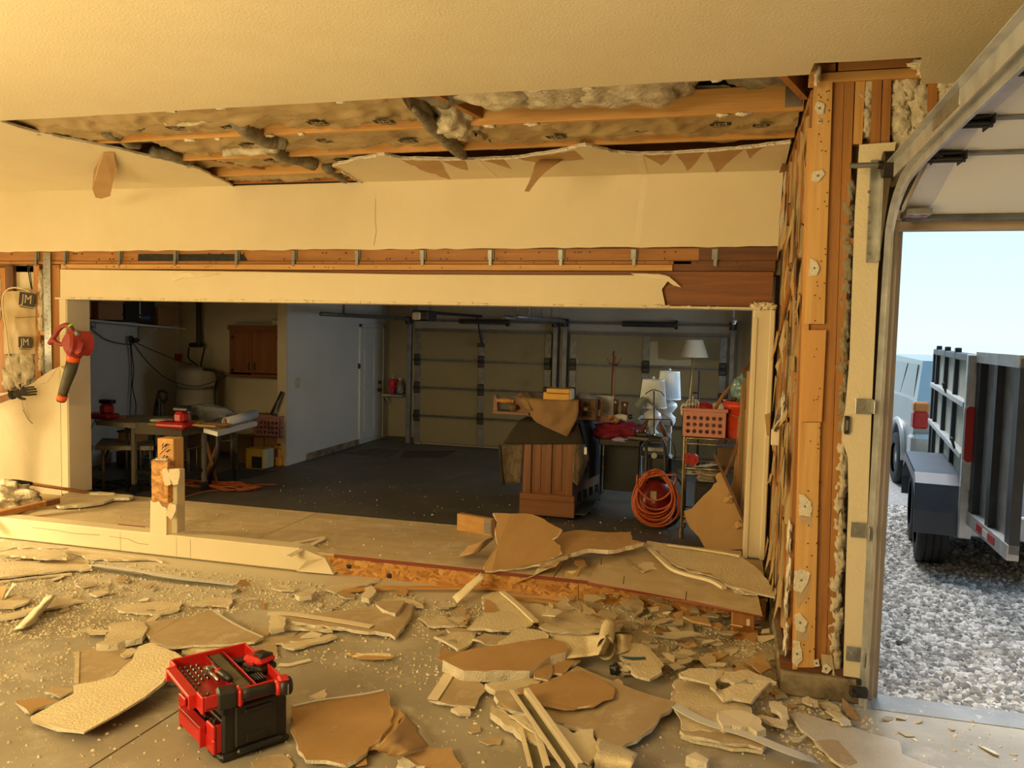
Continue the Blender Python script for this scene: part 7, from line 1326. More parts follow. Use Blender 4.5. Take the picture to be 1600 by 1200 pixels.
wt(rt, 'head', CHX, lambda q: (q.cyl(a-Vector((0, 0, .01)), a+Vector((0, 0, .012)), .021, n=16), q.cyl(a+Vector((0, 0, .012)), a+Vector((0, 0, .017)), .011, n=12))); wt(rt, 'shaft', CHX, lambda q: q.tube([a, b], [.010, .008], 8))
sd_ = thing('screwdriver', 'black and red handled screwdriver lying across the red tray', 'screwdriver', tw_(td*.3, .1, .30)); a, b, c = oz(333, 1039, .33), oz(341, 1049, .33), oz(360, 1062, .335)
wt(sd_, 'shaft', CHX, lambda q: q.tube([a, b], .006, 8)); wt(sd_, 'handle', BLACK, lambda q: q.tube([b, b.lerp(c, .2), b.lerp(c, .6), c], [.011, .016, .017, .013], 10)); wt(sd_, 'red_band', CR, lambda q: q.tube([b.lerp(c, -.02), b.lerp(c, .12)], .0165, 10))
# battery pack
bp_ = thing('battery_pack', 'red and black power tool battery pack on the tray corner', 'battery', oz(404, 1044, .30), tang+.35)
def zp(par, name, mt_, fn):
    q = MB(); fn(q); return obj(name, q, mt_, par)
zp(bp_, 'battery_base', BLACK, lambda q: q.bevbox((-.05, -.07, 0), (.05, .055, .032), .010)); zp(bp_, 'battery_top', CR, lambda q: q.bevbox((-.052, -.065, .030), (.052, .055, .066), .016)); zp(bp_, 'terminal_block', BLACK, lambda q: (q.bevbox((-.025, -.05, .062), (.03, .01, .078), .008), q.bevbox((-.035, -.055, .064), (.04, -.03, .074), .005)))
for s_ in (-1, 1): zp(bp_, 'release_button', CR, lambda q: q.bevbox((s_*.052-.006, -.03, .035), (s_*.052+.006, .02, .055), .004))
# cordless oscillating tool along the end of the chest
p0, p1 = oz(356, 1091, .30), oz(453, 1073, .30); mt3 = (p1-p0)
mg = thing('cordless_multitool', 'black and red cordless tool lying along the end of the tool chest', 'power tool', (p0.x, p0.y, .266), math.atan2(mt3.y, mt3.x)); ml = mt3.length
zp(mg, 'battery', BLACK, lambda q: q.bevbox((-.045, -.036, 0), (.035, .036, .078), .010)); zp(mg, 'battery_collar', CR, lambda q: q.bevbox((.034, -.036, -.002), (.056, .036, .072), .010)); zp(mg, 'grip', BLACK, lambda q: q.tube([(.05, 0, .04), (.09, 0, .042), (ml*.55, 0, .042), (ml*.8, 0, .042)], [.032, .026, .022, .026], 14))
zp(mg, 'red_band', CR, lambda q: q.tube([(ml*.75, 0, .042), (ml*.78, 0, .042), (ml*.83, 0, .042)], [.028, .034, .035], 14)); zp(mg, 'head', BLACK, lambda q: q.tube([(ml*.82, 0, .042), (ml*.9, 0, .042), (ml*1.0, 0, .042), (ml*1.03, 0, .042)], [.036, .039, .038, .028], 16)); zp(mg, 'head_cover', CR, lambda q: q.bevbox((ml*.80, -.026, .068), (ml*.98, .026, .086), .008)); zp(mg, 'vent_slot', STEEL, lambda q: q.bevbox((ml*.93, -.043, .02), (ml*.95, -.037, .065), .002))
# ================================================================== DEMOLITION DEBRIS
def conv(pts, s, x0, y0): return [(x0+x*s, y0+y*s) for x, y in pts]
def slab(name, label, cat, pts, z=.02, th=.013, mt_=KRAFT2, side=GYP, bot=None, zs=None, step=.045, amp=.013, seed=None, bend=0, lift=None, group=None):
    """broken sheet traced at its real place: pts are pixels, z height of its upper face (or zs per vertex); thickness th"""
    sd = seed if seed is not None else int(pts[0][0]*7+pts[0][1])
    zz = zs if zs else [z]*len(pts); P = [oz(x, y, zz[i]) for i, (x, y) in enumerate(pts)]
    if zs:                                                  # one flat face: fit a plane, then bring every corner back onto it
        A_ = np.array([(p.x, p.y, 1) for p in P]); k_ = np.linalg.lstsq(A_, np.array([p.z for p in P]), rcond=None)[0]; Q_ = []
        for (x, y) in pts:
            d_ = ray(x, y); t_ = (k_[2]-H)/(d_.z-k_[0]*d_.x-k_[1]*d_.y); Q_.append(Vector((d_.x*t_, d_.y*t_, max(th+.002, H+d_.z*t_))))
        P = Q_
    P = rag(P, step, amp, sd); c = sum(P, Vector())/len(P); r = random.Random(sd)
    n = len(P); I = [c+(p-c)*.90+Vector((0, 0, 0)) for p in P]     # inner ring keeps the face flat while the rim breaks unevenly
    q = MB(); top = [p+Vector((0, 0, r.uniform(-.003, .002))) for p in P]; un = [p+Vector((r.uniform(-.006, .006), r.uniform(-.006, .006), -th+r.uniform(-.002, .003))) for p in P]
    q.add(top, [tuple(range(n))] if sum(((top[i].x*top[(i+1) % n].y-top[(i+1) % n].x*top[i].y) for i in range(n))) > 0 else [tuple(range(n))[::-1]], 0)
    q.add(un, [tuple(range(n))], 2); q.add(top+un, [(i, n+i, n+(i+1) % n, (i+1) % n) for i in range(n)], 1)
    o = obj(name, q, [mt_, side, bot or (KRAFT if mt_ in (PEEL, DUSTY) else PEEL)], label=label, cat=cat, group=group); return o
def bent(name, label, cat, corners, fz, mt_, nu=14, nv=10, th=.0035, back=None):
    """paper or thin sheet over a pixel quad (4 corners: near-left, near-right, far-right, far-left) with height fz(u,v)"""
    A = [oz(x, y, 0) for x, y in corners]
    def f(u, v):
        p = A[0].lerp(A[1], u).lerp(A[3].lerp(A[2], u), v); e = .012*mnoise.noise(Vector((u*5, v*5, corners[0][0]))); p = p+Vector((e, e, 0)); h = fz(u, v); d = (Vector((0, 0, H))-p); d = d/(d.z if d.z > .1 else .1); return Vector((p.x+d.x*h, p.y+d.y*h, h))
    q = MB(); q.grid(f, nu, nv); o = obj(name, q, [mt_], label=label, cat=cat); s_ = o.modifiers.new('solid', 'SOLIDIFY'); s_.thickness = th; return o
def under(o, name, pts, z, mt_, th=.0015):
    q = MB(); q.prism(rag([oz(x, y, z) for x, y in pts], .04, .006, int(pts[0][0])), (0, 0, th)); return wobj(name, q, mt_, o)
def strip_(name, label, cat, pts, w, z, mt_, th=.006, zs=None):
    P = [oz(x, y, (zs[i] if zs else z)) for i, (x, y) in enumerate(pts)]; q = MB(); L_ = []; R2 = []
    P = smooth_path(P, 4) if len(P) > 2 else P
    for i, p in enumerate(P):
        t = (P[min(i+1, len(P)-1)]-P[max(i-1, 0)]).normalized(); n_ = Vector((-t.y, t.x, 0)).normalized()*w/2; L_.append(p+n_); R2.append(p-n_)
    k = len(P); T_ = [Vector((0, 0, th))]*k
    V_ = L_+R2+[p-Vector((0, 0, th)) for p in L_]+[p-Vector((0, 0, th)) for p in R2]
    fs = []
    for i in range(k-1): fs += [(i, k+i, k+i+1, i+1), (2*k+i, 2*k+i+1, 3*k+i+1, 3*k+i), (i, i+1, 2*k+i+1, 2*k+i), (k+i, 3*k+i, 3*k+i+1, k+i+1)]
    fs += [(0, 2*k, 3*k, k), (k-1, 2*k-1, 4*k-1, 3*k-1)]
    q.add(V_, fs); return obj(name, q, mt_, label=label, cat=cat)
BP = 'board'; NM = 'drywall_piece'
A1 = lambda p: conv(p, .1625, 0, 840)
slab(NM, 'cream drywall board with pale edge lying raised at far left by the sill', BP, A1([(-100, 150), (170, 112), (440, 108), (530, 115), (658, 170), (640, 200), (400, 195), (150, 172), (-100, 165)]), .07, .015, DUSTY)
o = slab(NM, 'largest cream drywall sheet at far left with a square cut right end', BP, A1([(-150, 240), (250, 225), (700, 215), (862, 205), (860, 300), (500, 325), (200, 360), (-150, 395)]), .03, .015, DUSTY); under(o, 'white_cut_end', A1([(865, 215), (900, 225), (885, 318), (862, 312)]), .024, WHITEP, .004)
slab(NM, 'narrow cream drywall offcut under the largest sheet at far left', BP, A1([(240, 385), (690, 335), (690, 355), (300, 385), (-60, 440), (-60, 420)]), .016, .012, PEEL)
slab(NM, 'long thin drywall sheet tucked under the left part of boxed sill', BP, A1([(640, 118), (900, 130), (1200, 165), (1500, 195), (1560, 230), (1450, 208), (1100, 212), (860, 200)]), .02, .013, DUSTY)
slab(NM, 'small pinkish scrap below the raised board at far left', BP, A1([(100, 240), (240, 200), (330, 205), (320, 235), (200, 255)]), .02, .010, KRAFT2)
slab(NM, 'curled cream scrap at sill base near the left frame edge', BP, A1([(165, 80), (220, 45), (400, 62), (660, 98), (600, 105), (300, 90), (190, 110)]), .07, .012, DUSTY)
slab(NM, 'broken cream lump in the far left corner under the sill', BP, A1([(-80, 60), (100, 25), (165, 90), (60, 120), (-80, 130)]), .06, .02, DUSTY)
slab(NM, 'orange brown scrap standing at left frame edge', 'scrap', A1([(-40, 470), (60, 455), (75, 480), (20, 590), (-40, 600)]), zs=[.05, .07, .07, .03, .03], th=.012, mt_=TORN)
slab(NM, 'thin cream splinter beside the orange scrap at left frame edge', 'scrap', A1([(120, 428), (148, 455), (60, 570), (10, 600), (60, 540)]), zs=[.10, .10, .03, .03, .05], th=.010, mt_=DUSTY)
slab(NM, 'cream board with upturned broken corner at left frame edge', BP, A1([(-60, 600), (150, 545), (292, 582), (270, 612), (130, 668), (-60, 668)]), .03, .013, DUSTY)
slab(NM, 'long dusty drywall sheet lying under the curled cream strip at left', BP, A1([(-80, 760), (200, 700), (400, 650), (560, 615), (730, 585), (810, 603), (640, 645), (400, 690), (200, 745), (-80, 805)]), .025, .016, DUSTY)
bent('curled_strip', 'half rolled cream strip standing out on dusty floor at left', 'strip', A1([(125, 895), (300, 870), (545, 545), (450, 545)]) and [(21, 984), (50, 978), (89, 930), (75, 929)], lambda u, v: .012+.075*math.sin(PI*u)*(.35+.65*v)+.05*v, PAINTW, 10, 10, .006)
strip_('corner_bead', 'long white metal corner bead lying across the dusty floor at left', 'bead', [(146, 882), (200, 889), (270, 901), (368, 913)], .045, .035, WHITEP, .004); strip_('corner_bead', 'lower flange of bent white corner bead on dusty floor at left', 'bead', [(150, 888), (200, 896), (270, 907), (366, 915)], .03, .02, STEEL, .003)
for k, (pts, lab) in enumerate((([(178, 948), (200, 943), (255, 940), (285, 940), (280, 953), (250, 959), (195, 956)], 'pale thin drywall sheet lying left of the big grey brown sheet'), ([(300, 944), (322, 932), (368, 934), (358, 946), (306, 945)], 'folded cream offcut lying above the big grey brown sheet'), ([(118, 913), (146, 909), (150, 912), (125, 917)], 'small dark backed splinter in the dust at left'), ([(140, 926), (165, 921), (171, 926), (150, 930)], 'small lumpy splinter in the dust left of the pale thin sheet'))):
    slab(NM, lab, BP, pts, .022, .014, DUSTY if k != 2 else KRAFT2, step=.04)
slab(NM, 'thick torn cream lump with layered paper left of the grey brown sheet', BP, [(150, 1006), (165, 1000), (170, 988), (172, 974), (198, 970), (224, 972), (229, 985), (222, 996), (195, 1000), (170, 1007)], .06, .04, DUSTY, step=.035)
slab(NM, 'frayed paper fringe beside the thick torn lump', 'scrap', [(126, 984), (135, 979), (145, 983), (170, 984), (165, 991), (140, 990)], .03, .008, DUSTY, step=.03)
slab(NM, 'big grey brown drywall sheet pointing up behind the tool chest', BP, [(225, 972), (250, 969), (300, 962), (333, 953), (352, 966), (380, 980), (412, 995), (398, 1003), (330, 1007), (262, 1010), (236, 1004)], .05, .016, KRAFT2)
strip_('paper_edge', 'white paper edge along the big grey brown sheet', 'edge', [(333, 952.5), (356, 968), (384, 983), (411, 995)], .012, .053, WHITEP, .003)
slab(NM, 'yellowish layer under the near edge of the big grey brown sheet', BP, [(290, 1009), (395, 1000), (382, 1010), (340, 1017), (300, 1014)], .03, .012, PEEL)
slab(NM, 'grey brown sheet with pale left edge under the textured curved sheet', BP, [(120, 1018), (128, 1013), (185, 1012), (215, 1016), (208, 1030), (178, 1055), (150, 1066), (120, 1068)], .022, .013, KRAFT2)
strip_('paper_edge', 'pale folded paper edge standing on the grey brown sheet at left', 'edge', [(121, 1018), (119, 1067)], .022, .028, DUSTY, .006)
slab(NM, 'large textured cream ceiling sheet curved toward the tool chest', BP, [(49, 1119), (115, 1084), (114, 1070), (148, 1065), (178, 1056), (207, 1030), (216, 1010), (233, 1004), (274, 1018), (285, 1026), (268, 1047), (254, 1067), (227, 1088), (186, 1113), (132, 1143), (92, 1137), (50, 1125)], zs=[.03, .04, .05, .05, .05, .05, .06, .06, .10, .13, .13, .11, .10, .07, .04, .03, .03], th=.014, mt_=PEEL, step=.09, amp=.006)
slab(NM, 'folded cream border along the near end of textured curved sheet', BP, [(49, 1119), (80, 1124), (146, 1130), (130, 1144), (92, 1139), (50, 1127)], .034, .012, PAINTW, step=.1, amp=.004)
slab(NM, 'small brown offcut at the left end of textured curved sheet', BP, [(70, 1080), (90, 1070), (112, 1076), (113, 1080), (93, 1088)], .03, .013, KRAFT2, step=.04); slab(NM, 'brown offcut with torn white rim left of textured curved sheet', BP, [(24, 1094), (42, 1092), (62, 1089), (92, 1094), (45, 1113)], .025, .015, KRAFT, step=.04)
slab(NM, 'crushed cream flake on grey brown sheet by the textured sheet', 'scrap', [(188, 1022), (205, 1012), (216, 1016), (205, 1022), (192, 1026)], .04, .015, DUSTY, step=.03)
slab(NM, 'cream textured offcut poking out behind the tool chest tray', BP, [(284, 1013), (312, 1012), (322, 1018), (304, 1027), (284, 1021)], .02, .012, PEEL); slab(NM, 'brown flat offcut behind the battery pack of the tool chest', BP, [(388, 1010), (430, 1007), (433, 1027), (402, 1029)], .014, .013, KRAFT2); slab(NM, 'cream board corner sticking out left of tool chest drawers', BP, [(258, 1056), (290, 1052), (292, 1064), (268, 1068), (256, 1066)], .02, .013, PEEL)
# row in the middle
A4 = lambda p: conv(p, .2, 400, 860)
slab(NM, 'long grey brown sheet with thick broken near edge in mid floor', BP, A4([(235, 545), (260, 500), (420, 495), (640, 470), (900, 440), (1230, 412), (1205, 520), (1150, 600), (1085, 678), (1050, 650), (700, 605), (400, 570)]), .045, .022, KRAFT2)
strip_('lath_strip', 'pale tapered lath lying over the long grey brown sheet', 'lath', A4([(90, 490), (250, 490), (600, 540), (905, 592)]), .05, .055, TAPE, .005)
slab(NM, 'small cream block at left end of the long grey brown sheet', BP, A4([(115, 505), (160, 502), (235, 528), (218, 602), (108, 618)]), .06, .03, PAINTW, step=.05, amp=.004)
for k, pts in enumerate(([(200, 738), (300, 770), (640, 672), (590, 650), (380, 700)], [(-60, 745), (520, 682), (505, 650), (200, 668), (-60, 690)], [(225, 605), (600, 630), (590, 610), (250, 575)], [(350, 668), (430, 630), (520, 650), (500, 668)], [(-20, 600), (110, 610), (100, 655), (0, 690), (-40, 660)])):
    slab(NM, ('flat cream strips layered right of tool chest tray, nearest of the stack', 'flat grey brown strip right of the big grey brown sheet', 'narrow dusty strip under the long grey brown sheet', 'short cream flake on the flat strips in mid floor', 'dusty brown sheet between the big and the long grey brown sheets')[k], BP, A4(pts), (.03, .02, .028, .035, .012)[k], .014, (DUSTY, KRAFT2, DUSTY, TAPE, KRAFT2)[k])
slab(NM, 'isolated brown lens shaped paper scrap on bare floor', 'paper', A4([(697, 797), (760, 795), (850, 800), (960, 793), (1050, 800), (1088, 822), (1040, 850), (900, 860), (800, 848), (740, 828)]), zs=[.01, .03, .04, .04, .04, .03, .01, .006, .006, .008], th=.003, mt_=KRAFT, side=KRAFT, step=.05)
strip_('lath_strip', 'thin pale sliver alone on floor right of the tool chest', 'sliver', A4([(180, 888), (260, 890), (340, 872), (425, 850)]), .03, .012, TAPE, .006)
slab(NM, 'thick brown trapezoid chunk upon the long grey brown sheet', BP, A4([(930, 412), (965, 390), (1060, 395), (1160, 390), (1145, 425), (1090, 490), (1040, 480), (965, 442)]), .07, .022, KRAFT2, step=.04)
slab(NM, 'torn cream paper scrap behind the brown trapezoid chunk', 'paper', A4([(920, 405), (1000, 370), (1160, 372), (1300, 415), (1310, 445), (1240, 440), (1150, 400)]), .03, .006, DUSTY, step=.04)
for k, pts in enumerate(([(300, 342), (380, 300), (480, 262), (470, 300), (430, 352), (340, 358)], [(100, 245), (200, 275), (330, 300), (300, 312), (140, 300)], [(520, 300), (620, 262), (800, 235), (970, 232), (880, 262), (760, 285), (620, 330)], [(830, 368), (850, 290), (905, 270), (940, 310), (915, 352), (880, 378)], [(620, 322), (780, 342), (770, 372), (700, 372), (650, 350)])):
    slab(NM, ('cream folded chunk below the broken sill end', 'thin board edge in the dust below the boxed sill', 'dusty torn board lying along the strand board base', 'crumpled cream paper ball against the strand board base', 'dark brown offcut under the dusty torn board by strand board')[k], BP, A4(pts), (.07, .02, .03, .06, .02)[k], (.03, .012, .014, .03, .012)[k], (DUSTY, DUSTY, DUSTY, TAPE, KRAFT2)[k], step=.04)
strip_('wood_lath', 'long pale wooden lath lying along the strand board base', 'lath', [(530, 924), (588, 918), (720, 917), (793, 919), (850, 923), (930, 932)], .05, .03, LW['x'], .012)
strip_('wood_lath', 'second shorter lath in rubble below the long pale lath', 'lath', [(800, 934), (840, 936), (875, 941)], .05, .035, LW['x'], .012)
# middle right pile
A5 = lambda p: conv(p, .1625, 660, 900)
o = slab(NM, 'cream textured triangular sheet peeled at left in the middle pile', BP, A5([(430, 500), (530, 410), (600, 340), (580, 190), (660, 160), (760, 138), (900, 260), (1062, 400), (1050, 470), (980, 500), (760, 520), (600, 500)]), .08, .014, PEEL); under(o, 'torn_brown_patch', A5([(600, 222), (640, 228), (705, 270), (742, 330), (690, 345), (600, 350), (590, 280)]), .081, TORN)
strip_('board_bead', 'straight folded bead along right side of the triangular sheet', 'bead', A5([(768, 145), (920, 270), (1088, 428)]), .035, .10, PAINT, .014)
slab(NM, 'cream sheet lying between triangular sheet and thick brown chunk', BP, A5([(870, 520), (980, 500), (1100, 518), (1218, 560), (1205, 605), (1060, 640), (900, 650), (710, 665), (790, 600)]), .10, .013, PEEL)
slab(NM, 'wide dusty sheet with torn right edge behind the middle pile', BP, A5([(1120, 480), (1240, 400), (1260, 290), (1450, 190), (1600, 300), (1750, 420), (1780, 520), (1600, 545), (1260, 540)]), .06, .013, DUSTY); slab(NM, 'grey brown triangle on the wide dusty sheet behind the middle pile', BP, A5([(1390, 260), (1470, 200), (1530, 330), (1520, 345)]), .068, .004, KRAFT2)
slab(NM, 'small cream curl standing between triangular sheet and dusty sheet', 'paper', A5([(1150, 375), (1200, 320), (1215, 260), (1255, 290), (1250, 310), (1335, 335), (1280, 385)]), zs=[.08, .10, .15, .15, .11, .10, .08], th=.006, mt_=TAPE, side=TAPE, step=.04); slab(NM, 'flat cream wedge in front of the small curl in the middle pile', BP, A5([(940, 250), (1120, 265), (1210, 300), (1160, 370), (1240, 395), (1250, 470), (1120, 490), (1090, 430)]), .05, .012, PEEL)
slab(NM, 'stepped dusty board with thin edge left of the triangular sheet', BP, A5([(-40, 395), (180, 380), (400, 400), (430, 470), (270, 480), (50, 475)]), .035, .014, DUSTY); slab(NM, 'grey dusty plank edge below the stepped dusty board', BP, A5([(220, 508), (430, 505), (620, 520), (560, 545), (260, 535)]), .03, .012, KRAFT2)
slab(NM, 'dusty sheet with ragged left edge under the thick brown chunk', BP, A5([(110, 575), (300, 530), (520, 545), (480, 640), (345, 705), (260, 650)]), .03, .016, DUSTY)
slab(NM, 'crumpled brown and cream fold beside thick brown chunk', 'paper', A5([(480, 600), (600, 545), (780, 570), (850, 575), (720, 655), (600, 650)]), .07, .012, KRAFT2)
slab(NM, 'thick brown faced chunk with white gypsum front edge in the middle pile', BP, A5([(195, 808), (350, 750), (500, 700), (830, 650), (1080, 612), (1230, 598), (1330, 630), (1400, 665), (1380, 730), (1230, 772), (1160, 822), (1030, 910), (700, 908), (400, 908)]), zs=[.10, .11, .12, .13, .13, .13, .12, .11, .10, .10, .10, .09, .08, .08], th=.062, mt_=KRAFT, step=.045, amp=.008)
slab(NM, 'brown paper tail trailing left from the thick brown chunk', 'paper', A5([(130, 790), (220, 752), (500, 698), (520, 720), (300, 775), (190, 812)]), .10, .004, KRAFT, side=KRAFT)
slab(NM, 'brown sheet half hidden under left end of the thick brown chunk', BP, [(670, 1093), (690, 1062), (706, 1045), (756, 1070), (758, 1077), (742, 1104), (700, 1100)], .03, .013, KRAFT2); strip_('paper_edge', 'cream strip slanting along the brown sheet below the thick chunk', 'edge', [(676, 1092), (692, 1068), (704, 1048)], .055, .036, TAPE, .005)
slab(NM, 'brown shard under the right end of thick brown chunk', BP, A5([(1060, 920), (1180, 840), (1250, 850), (1250, 930), (1200, 990), (1080, 970)]), .07, .012, KRAFT); slab(NM, 'dark brown shard leaning beside the curled cream sheet', BP, A5([(1250, 860), (1330, 800), (1500, 765), (1520, 800), (1420, 870), (1340, 940), (1260, 930)]), .06, .012, KRAFT)
slab(NM, 'layered crumbling board under the front of thick brown chunk', BP, A5([(600, 1040), (780, 1000), (980, 980), (1190, 985), (1100, 1040), (900, 1080), (700, 1100)]), .05, .03, DUSTY, step=.04)
bent('curled_sheet', 'cream sheet with a rolled right end in the middle pile', 'sheet', [(885, 1028), (945, 1022), (962, 992), (858, 990)], lambda u, v: .07+.02*math.sin(u*4)+(.16*max(0, u-.55)*2.0 if u < .85 else .16*(1-u)*4.0+.05)*(.6+.4*v), PEEL, 22, 8, .006)
m = MB(); p = oz(951, 1001, .12); m.grid(lambda u, v: p+Vector((.045*math.cos(5.2*u+.6)-.02*v, .30*v-.12, .06*math.sin(5.2*u+.6))), 16, 6); q = obj('paper_roll', m, PEEL, label='open rolled cream paper end at right of the curled sheet', cat='roll'); s_ = q.modifiers.new('solid', 'SOLIDIFY'); s_.thickness = .005
A6 = lambda p: conv(p, .35, 680, 780)
bent('curled_sheet', 'tan paper tongue bending down right of the rolled paper end', 'paper', [(963, 1022), (990, 1015), (988, 992), (960, 990)], lambda u, v: .05+.10*math.sin(PI*(.2+.7*u))*(.4+.6*v), PAINT, 10, 8, .004)
o = slab(NM, 'cream drywall sheet with a strip of blue tape in the middle pile', BP, A6([(820, 702), (850, 665), (885, 640), (960, 660), (1010, 722), (1012, 770), (960, 802), (900, 790), (850, 740)]), .08, .014, PEEL); under(o, 'blue_tape', A6([(833, 700), (870, 704), (938, 703), (943, 716), (880, 718), (845, 710)]), .082, BLUEB)
m = MB(); p = oz(961, 1046, .06); m.blob(p, (.03, .03, .03), 3, 2, .3); obj('black_chunk', m, BLACK, label='small black chunk below the blue taped sheet', cat='chunk'); m = MB(); m.blob(oz(974, 1046, .05), (.05, .04, .03), 5, 3, .4); obj('fluff_tuft', m, FLUFF, label='white fibre tuft beside the small black chunk', cat='tuft')
# lower centre sheets
A8 = lambda p: conv(p, .225, 740, 1030)
slab(NM, 'largest brown backed sheet with broken white right edge, lower centre', BP, A8([(300, 200), (450, 170), (650, 92), (720, 45), (900, 120), (1060, 190), (1230, 245), (1400, 293), (1375, 330), (1270, 440), (1180, 520), (1050, 590), (940, 645), (860, 600), (840, 500), (500, 410), (160, 320), (160, 220)]), zs=[.04]*3+[.06]*4+[.05]*11, th=.020, mt_=KRAFT2)
slab(NM, 'loose brown paper layer with curved edge on the largest brown sheet', 'paper', A8([(300, 210), (460, 168), (640, 100), (760, 80), (980, 200), (968, 270), (900, 290), (830, 332), (700, 352), (550, 330), (410, 290)]), zs=[.05]*3+[.07]*2+[.062]*2+[.075]*4, th=.004, mt_=KRAFT, side=KRAFT)
slab(NM, 'thick layered cream board end under the folded metal channel', BP, A8([(115, 370), (130, 312), (250, 385), (400, 470), (600, 600), (820, 740), (780, 750), (560, 640), (300, 500)]), .045, .034, DUSTY, step=.04)
slab(NM, 'cream painted sheet with torn brown upper rim, bottom centre', BP, A8([(240, 380), (380, 395), (500, 410), (580, 450), (690, 510), (830, 485), (860, 590), (830, 690), (800, 720), (600, 610), (380, 480)]), .06, .010, PAINT)
bent('curled_sheet', 'cream paper tongue lifting to the right at bottom centre', 'paper', [(928, 1203), (984, 1203), (996, 1177), (934, 1146)], lambda u, v: .02+.07*math.sin(PI*v)*(1-.5*u)+.05*u*u, PEEL, 12, 10, .005)
def channel(label, a, b, w, z0, z1):
    A_, B_ = oz(*a, z0), oz(*b, z1); t = (B_-A_).normalized(); n_ = Vector((-t.y, t.x, 0)).normalized(); up_ = n_.cross(t) if n_.cross(t).z > 0 else -n_.cross(t)
    r_ = T('metal_channel', label, 'channel', A_.lerp(B_, .5))
    def stripq(q, k0, k1, h0, h1): q.prism([A_+n_*k0+up_*h0, B_+n_*k0+up_*h0, B_+n_*k1+up_*h1, A_+n_*k1+up_*h1], (up_ if abs(h0-h1) < .001 else n_)*.003)
    wt(r_, 'web', mat('olive_zinc', (.20, .185, .12), (.15, .14, .09), scale=9, rough=.45, metal=.4), lambda q: stripq(q, -w/2, w/2, 0, 0)); wt(r_, 'flange', TAPE, lambda q: stripq(q, -w/2, -w/2, 0, .028)); wt(r_, 'flange', TAPE, lambda q: stripq(q, w/2, w/2, 0, .028)); wt(r_, 'flange_lip', TAPE, lambda q: stripq(q, -w/2-.022, -w/2, .028, .028)); wt(r_, 'flange_lip', TAPE, lambda q: stripq(q, w/2, w/2+.022, .028, .028))
    wt(r_, 'stamped_mark', STEEL, lambda q: [q.cbox(A_.lerp(B_, .22+.012*k)+up_*.002, (.010, .003, .002)) for k in range(6)]); return r_
channel('longer olive metal channel with cream lips lying over the brown sheets', (811, 1085), (893, 1204), .055, .10, .07); channel('shorter olive metal channel emerging below the longer channel', (826, 1146), (842, 1206), .05, .03, .02)
A9 = lambda p: conv(p, .23125, 1030, 1030)
slab(NM, 'wide dusty sheet in front of the rubble heap at lower right', BP, A9([(75, 270), (105, 140), (250, 150), (400, 190), (480, 270), (620, 320), (640, 470), (420, 480), (150, 470), (100, 330)]), .05, .014, DUSTY)
slab(NM, 'stack of thin brown boards fanned out below the white strip', BP, A9([(140, 480), (300, 470), (520, 500), (640, 480), (722, 580), (700, 600), (520, 570), (330, 535), (170, 505)]), .045, .016, KRAFT2); slab(NM, 'lower thin board of the fanned brown stack', BP, A9([(145, 515), (330, 545), (560, 590), (712, 600), (700, 622), (500, 600), (300, 560)]), .022, .016, DUSTY)
strip_('paper_strip', 'long curved white strip sweeping over lower right debris', 'strip', A9([(110, 310), (200, 365), (330, 425), (600, 508), (800, 590), (960, 650), (1050, 680)]), .055, .06, WHITEP, .004, zs=[.085, .075, .07, .06, .05, .04, .02])
o = slab(NM, 'large white painted sheet lying at bottom right toward the driveway', BP, A9([(880, 372), (940, 350), (1100, 405), (1350, 470), (1620, 555), (1640, 640), (1780, 700), (1900, 740), (1700, 790), (1400, 760), (1250, 735), (1210, 700), (1110, 612), (1048, 540), (960, 470)]), .025, .013, mat('white_peel_board', (.66, .62, .54), (.60, .55, .47), scale=6, rough=.65, bump=.9, bscale=110)); under(o, 'bare_brown_patch', A9([(1060, 552), (1150, 540), (1245, 555), (1362, 640), (1372, 690), (1290, 720), (1200, 690), (1120, 612)]), .0255, KRAFT2)
slab(NM, 'crumpled pale paper bundle on the wide dusty sheet', 'paper', A9([(390, 362), (480, 345), (600, 350), (680, 395), (720, 468), (660, 490), (600, 450), (430, 452)]), .08, .035, TAPE, step=.03, amp=.014)
slab(NM, 'pale folded scrap at the left tip of the white painted sheet', 'paper', A9([(740, 285), (790, 280), (865, 330), (875, 385), (830, 380), (760, 330)]), .06, .02, TAPE, step=.03, amp=.01); slab(NM, 'tan folded scrap under the pale folded scrap at lower right', 'paper', A9([(660, 380), (760, 390), (860, 410), (862, 460), (760, 430)]), .04, .016, DUSTY, step=.03)
slab(NM, 'textured board tilted up in front of the stub wall corner', BP, A9([(380, 215), (500, 165), (750, 150), (690, 205), (640, 262), (622, 290), (500, 262), (430, 270)]), zs=[.10, .10, .13, .11, .09, .08, .08, .08], th=.014, mt_=PEEL)
slab(NM, 'cream torn board with drooping tongue before the stub wall', BP, A9([(135, 90), (200, 62), (320, 60), (440, 72), (425, 112), (388, 140), (380, 212), (335, 160), (240, 135), (140, 112)]), .12, .014, PEEL, step=.04); slab(NM, 'curled cream board with ragged rim nearest the stub wall corner', BP, A9([(400, 122), (440, 78), (600, 72), (700, 110), (795, 152), (690, 140), (600, 132), (510, 160)]), .12, .022, PEEL, step=.04)
slab(NM, 'thick cream block lying loose on bare floor at lower right', BP, A9([(180, 655), (245, 625), (335, 672), (320, 705), (270, 690)]), .045, .042, TAPE, step=.04, amp=.004)
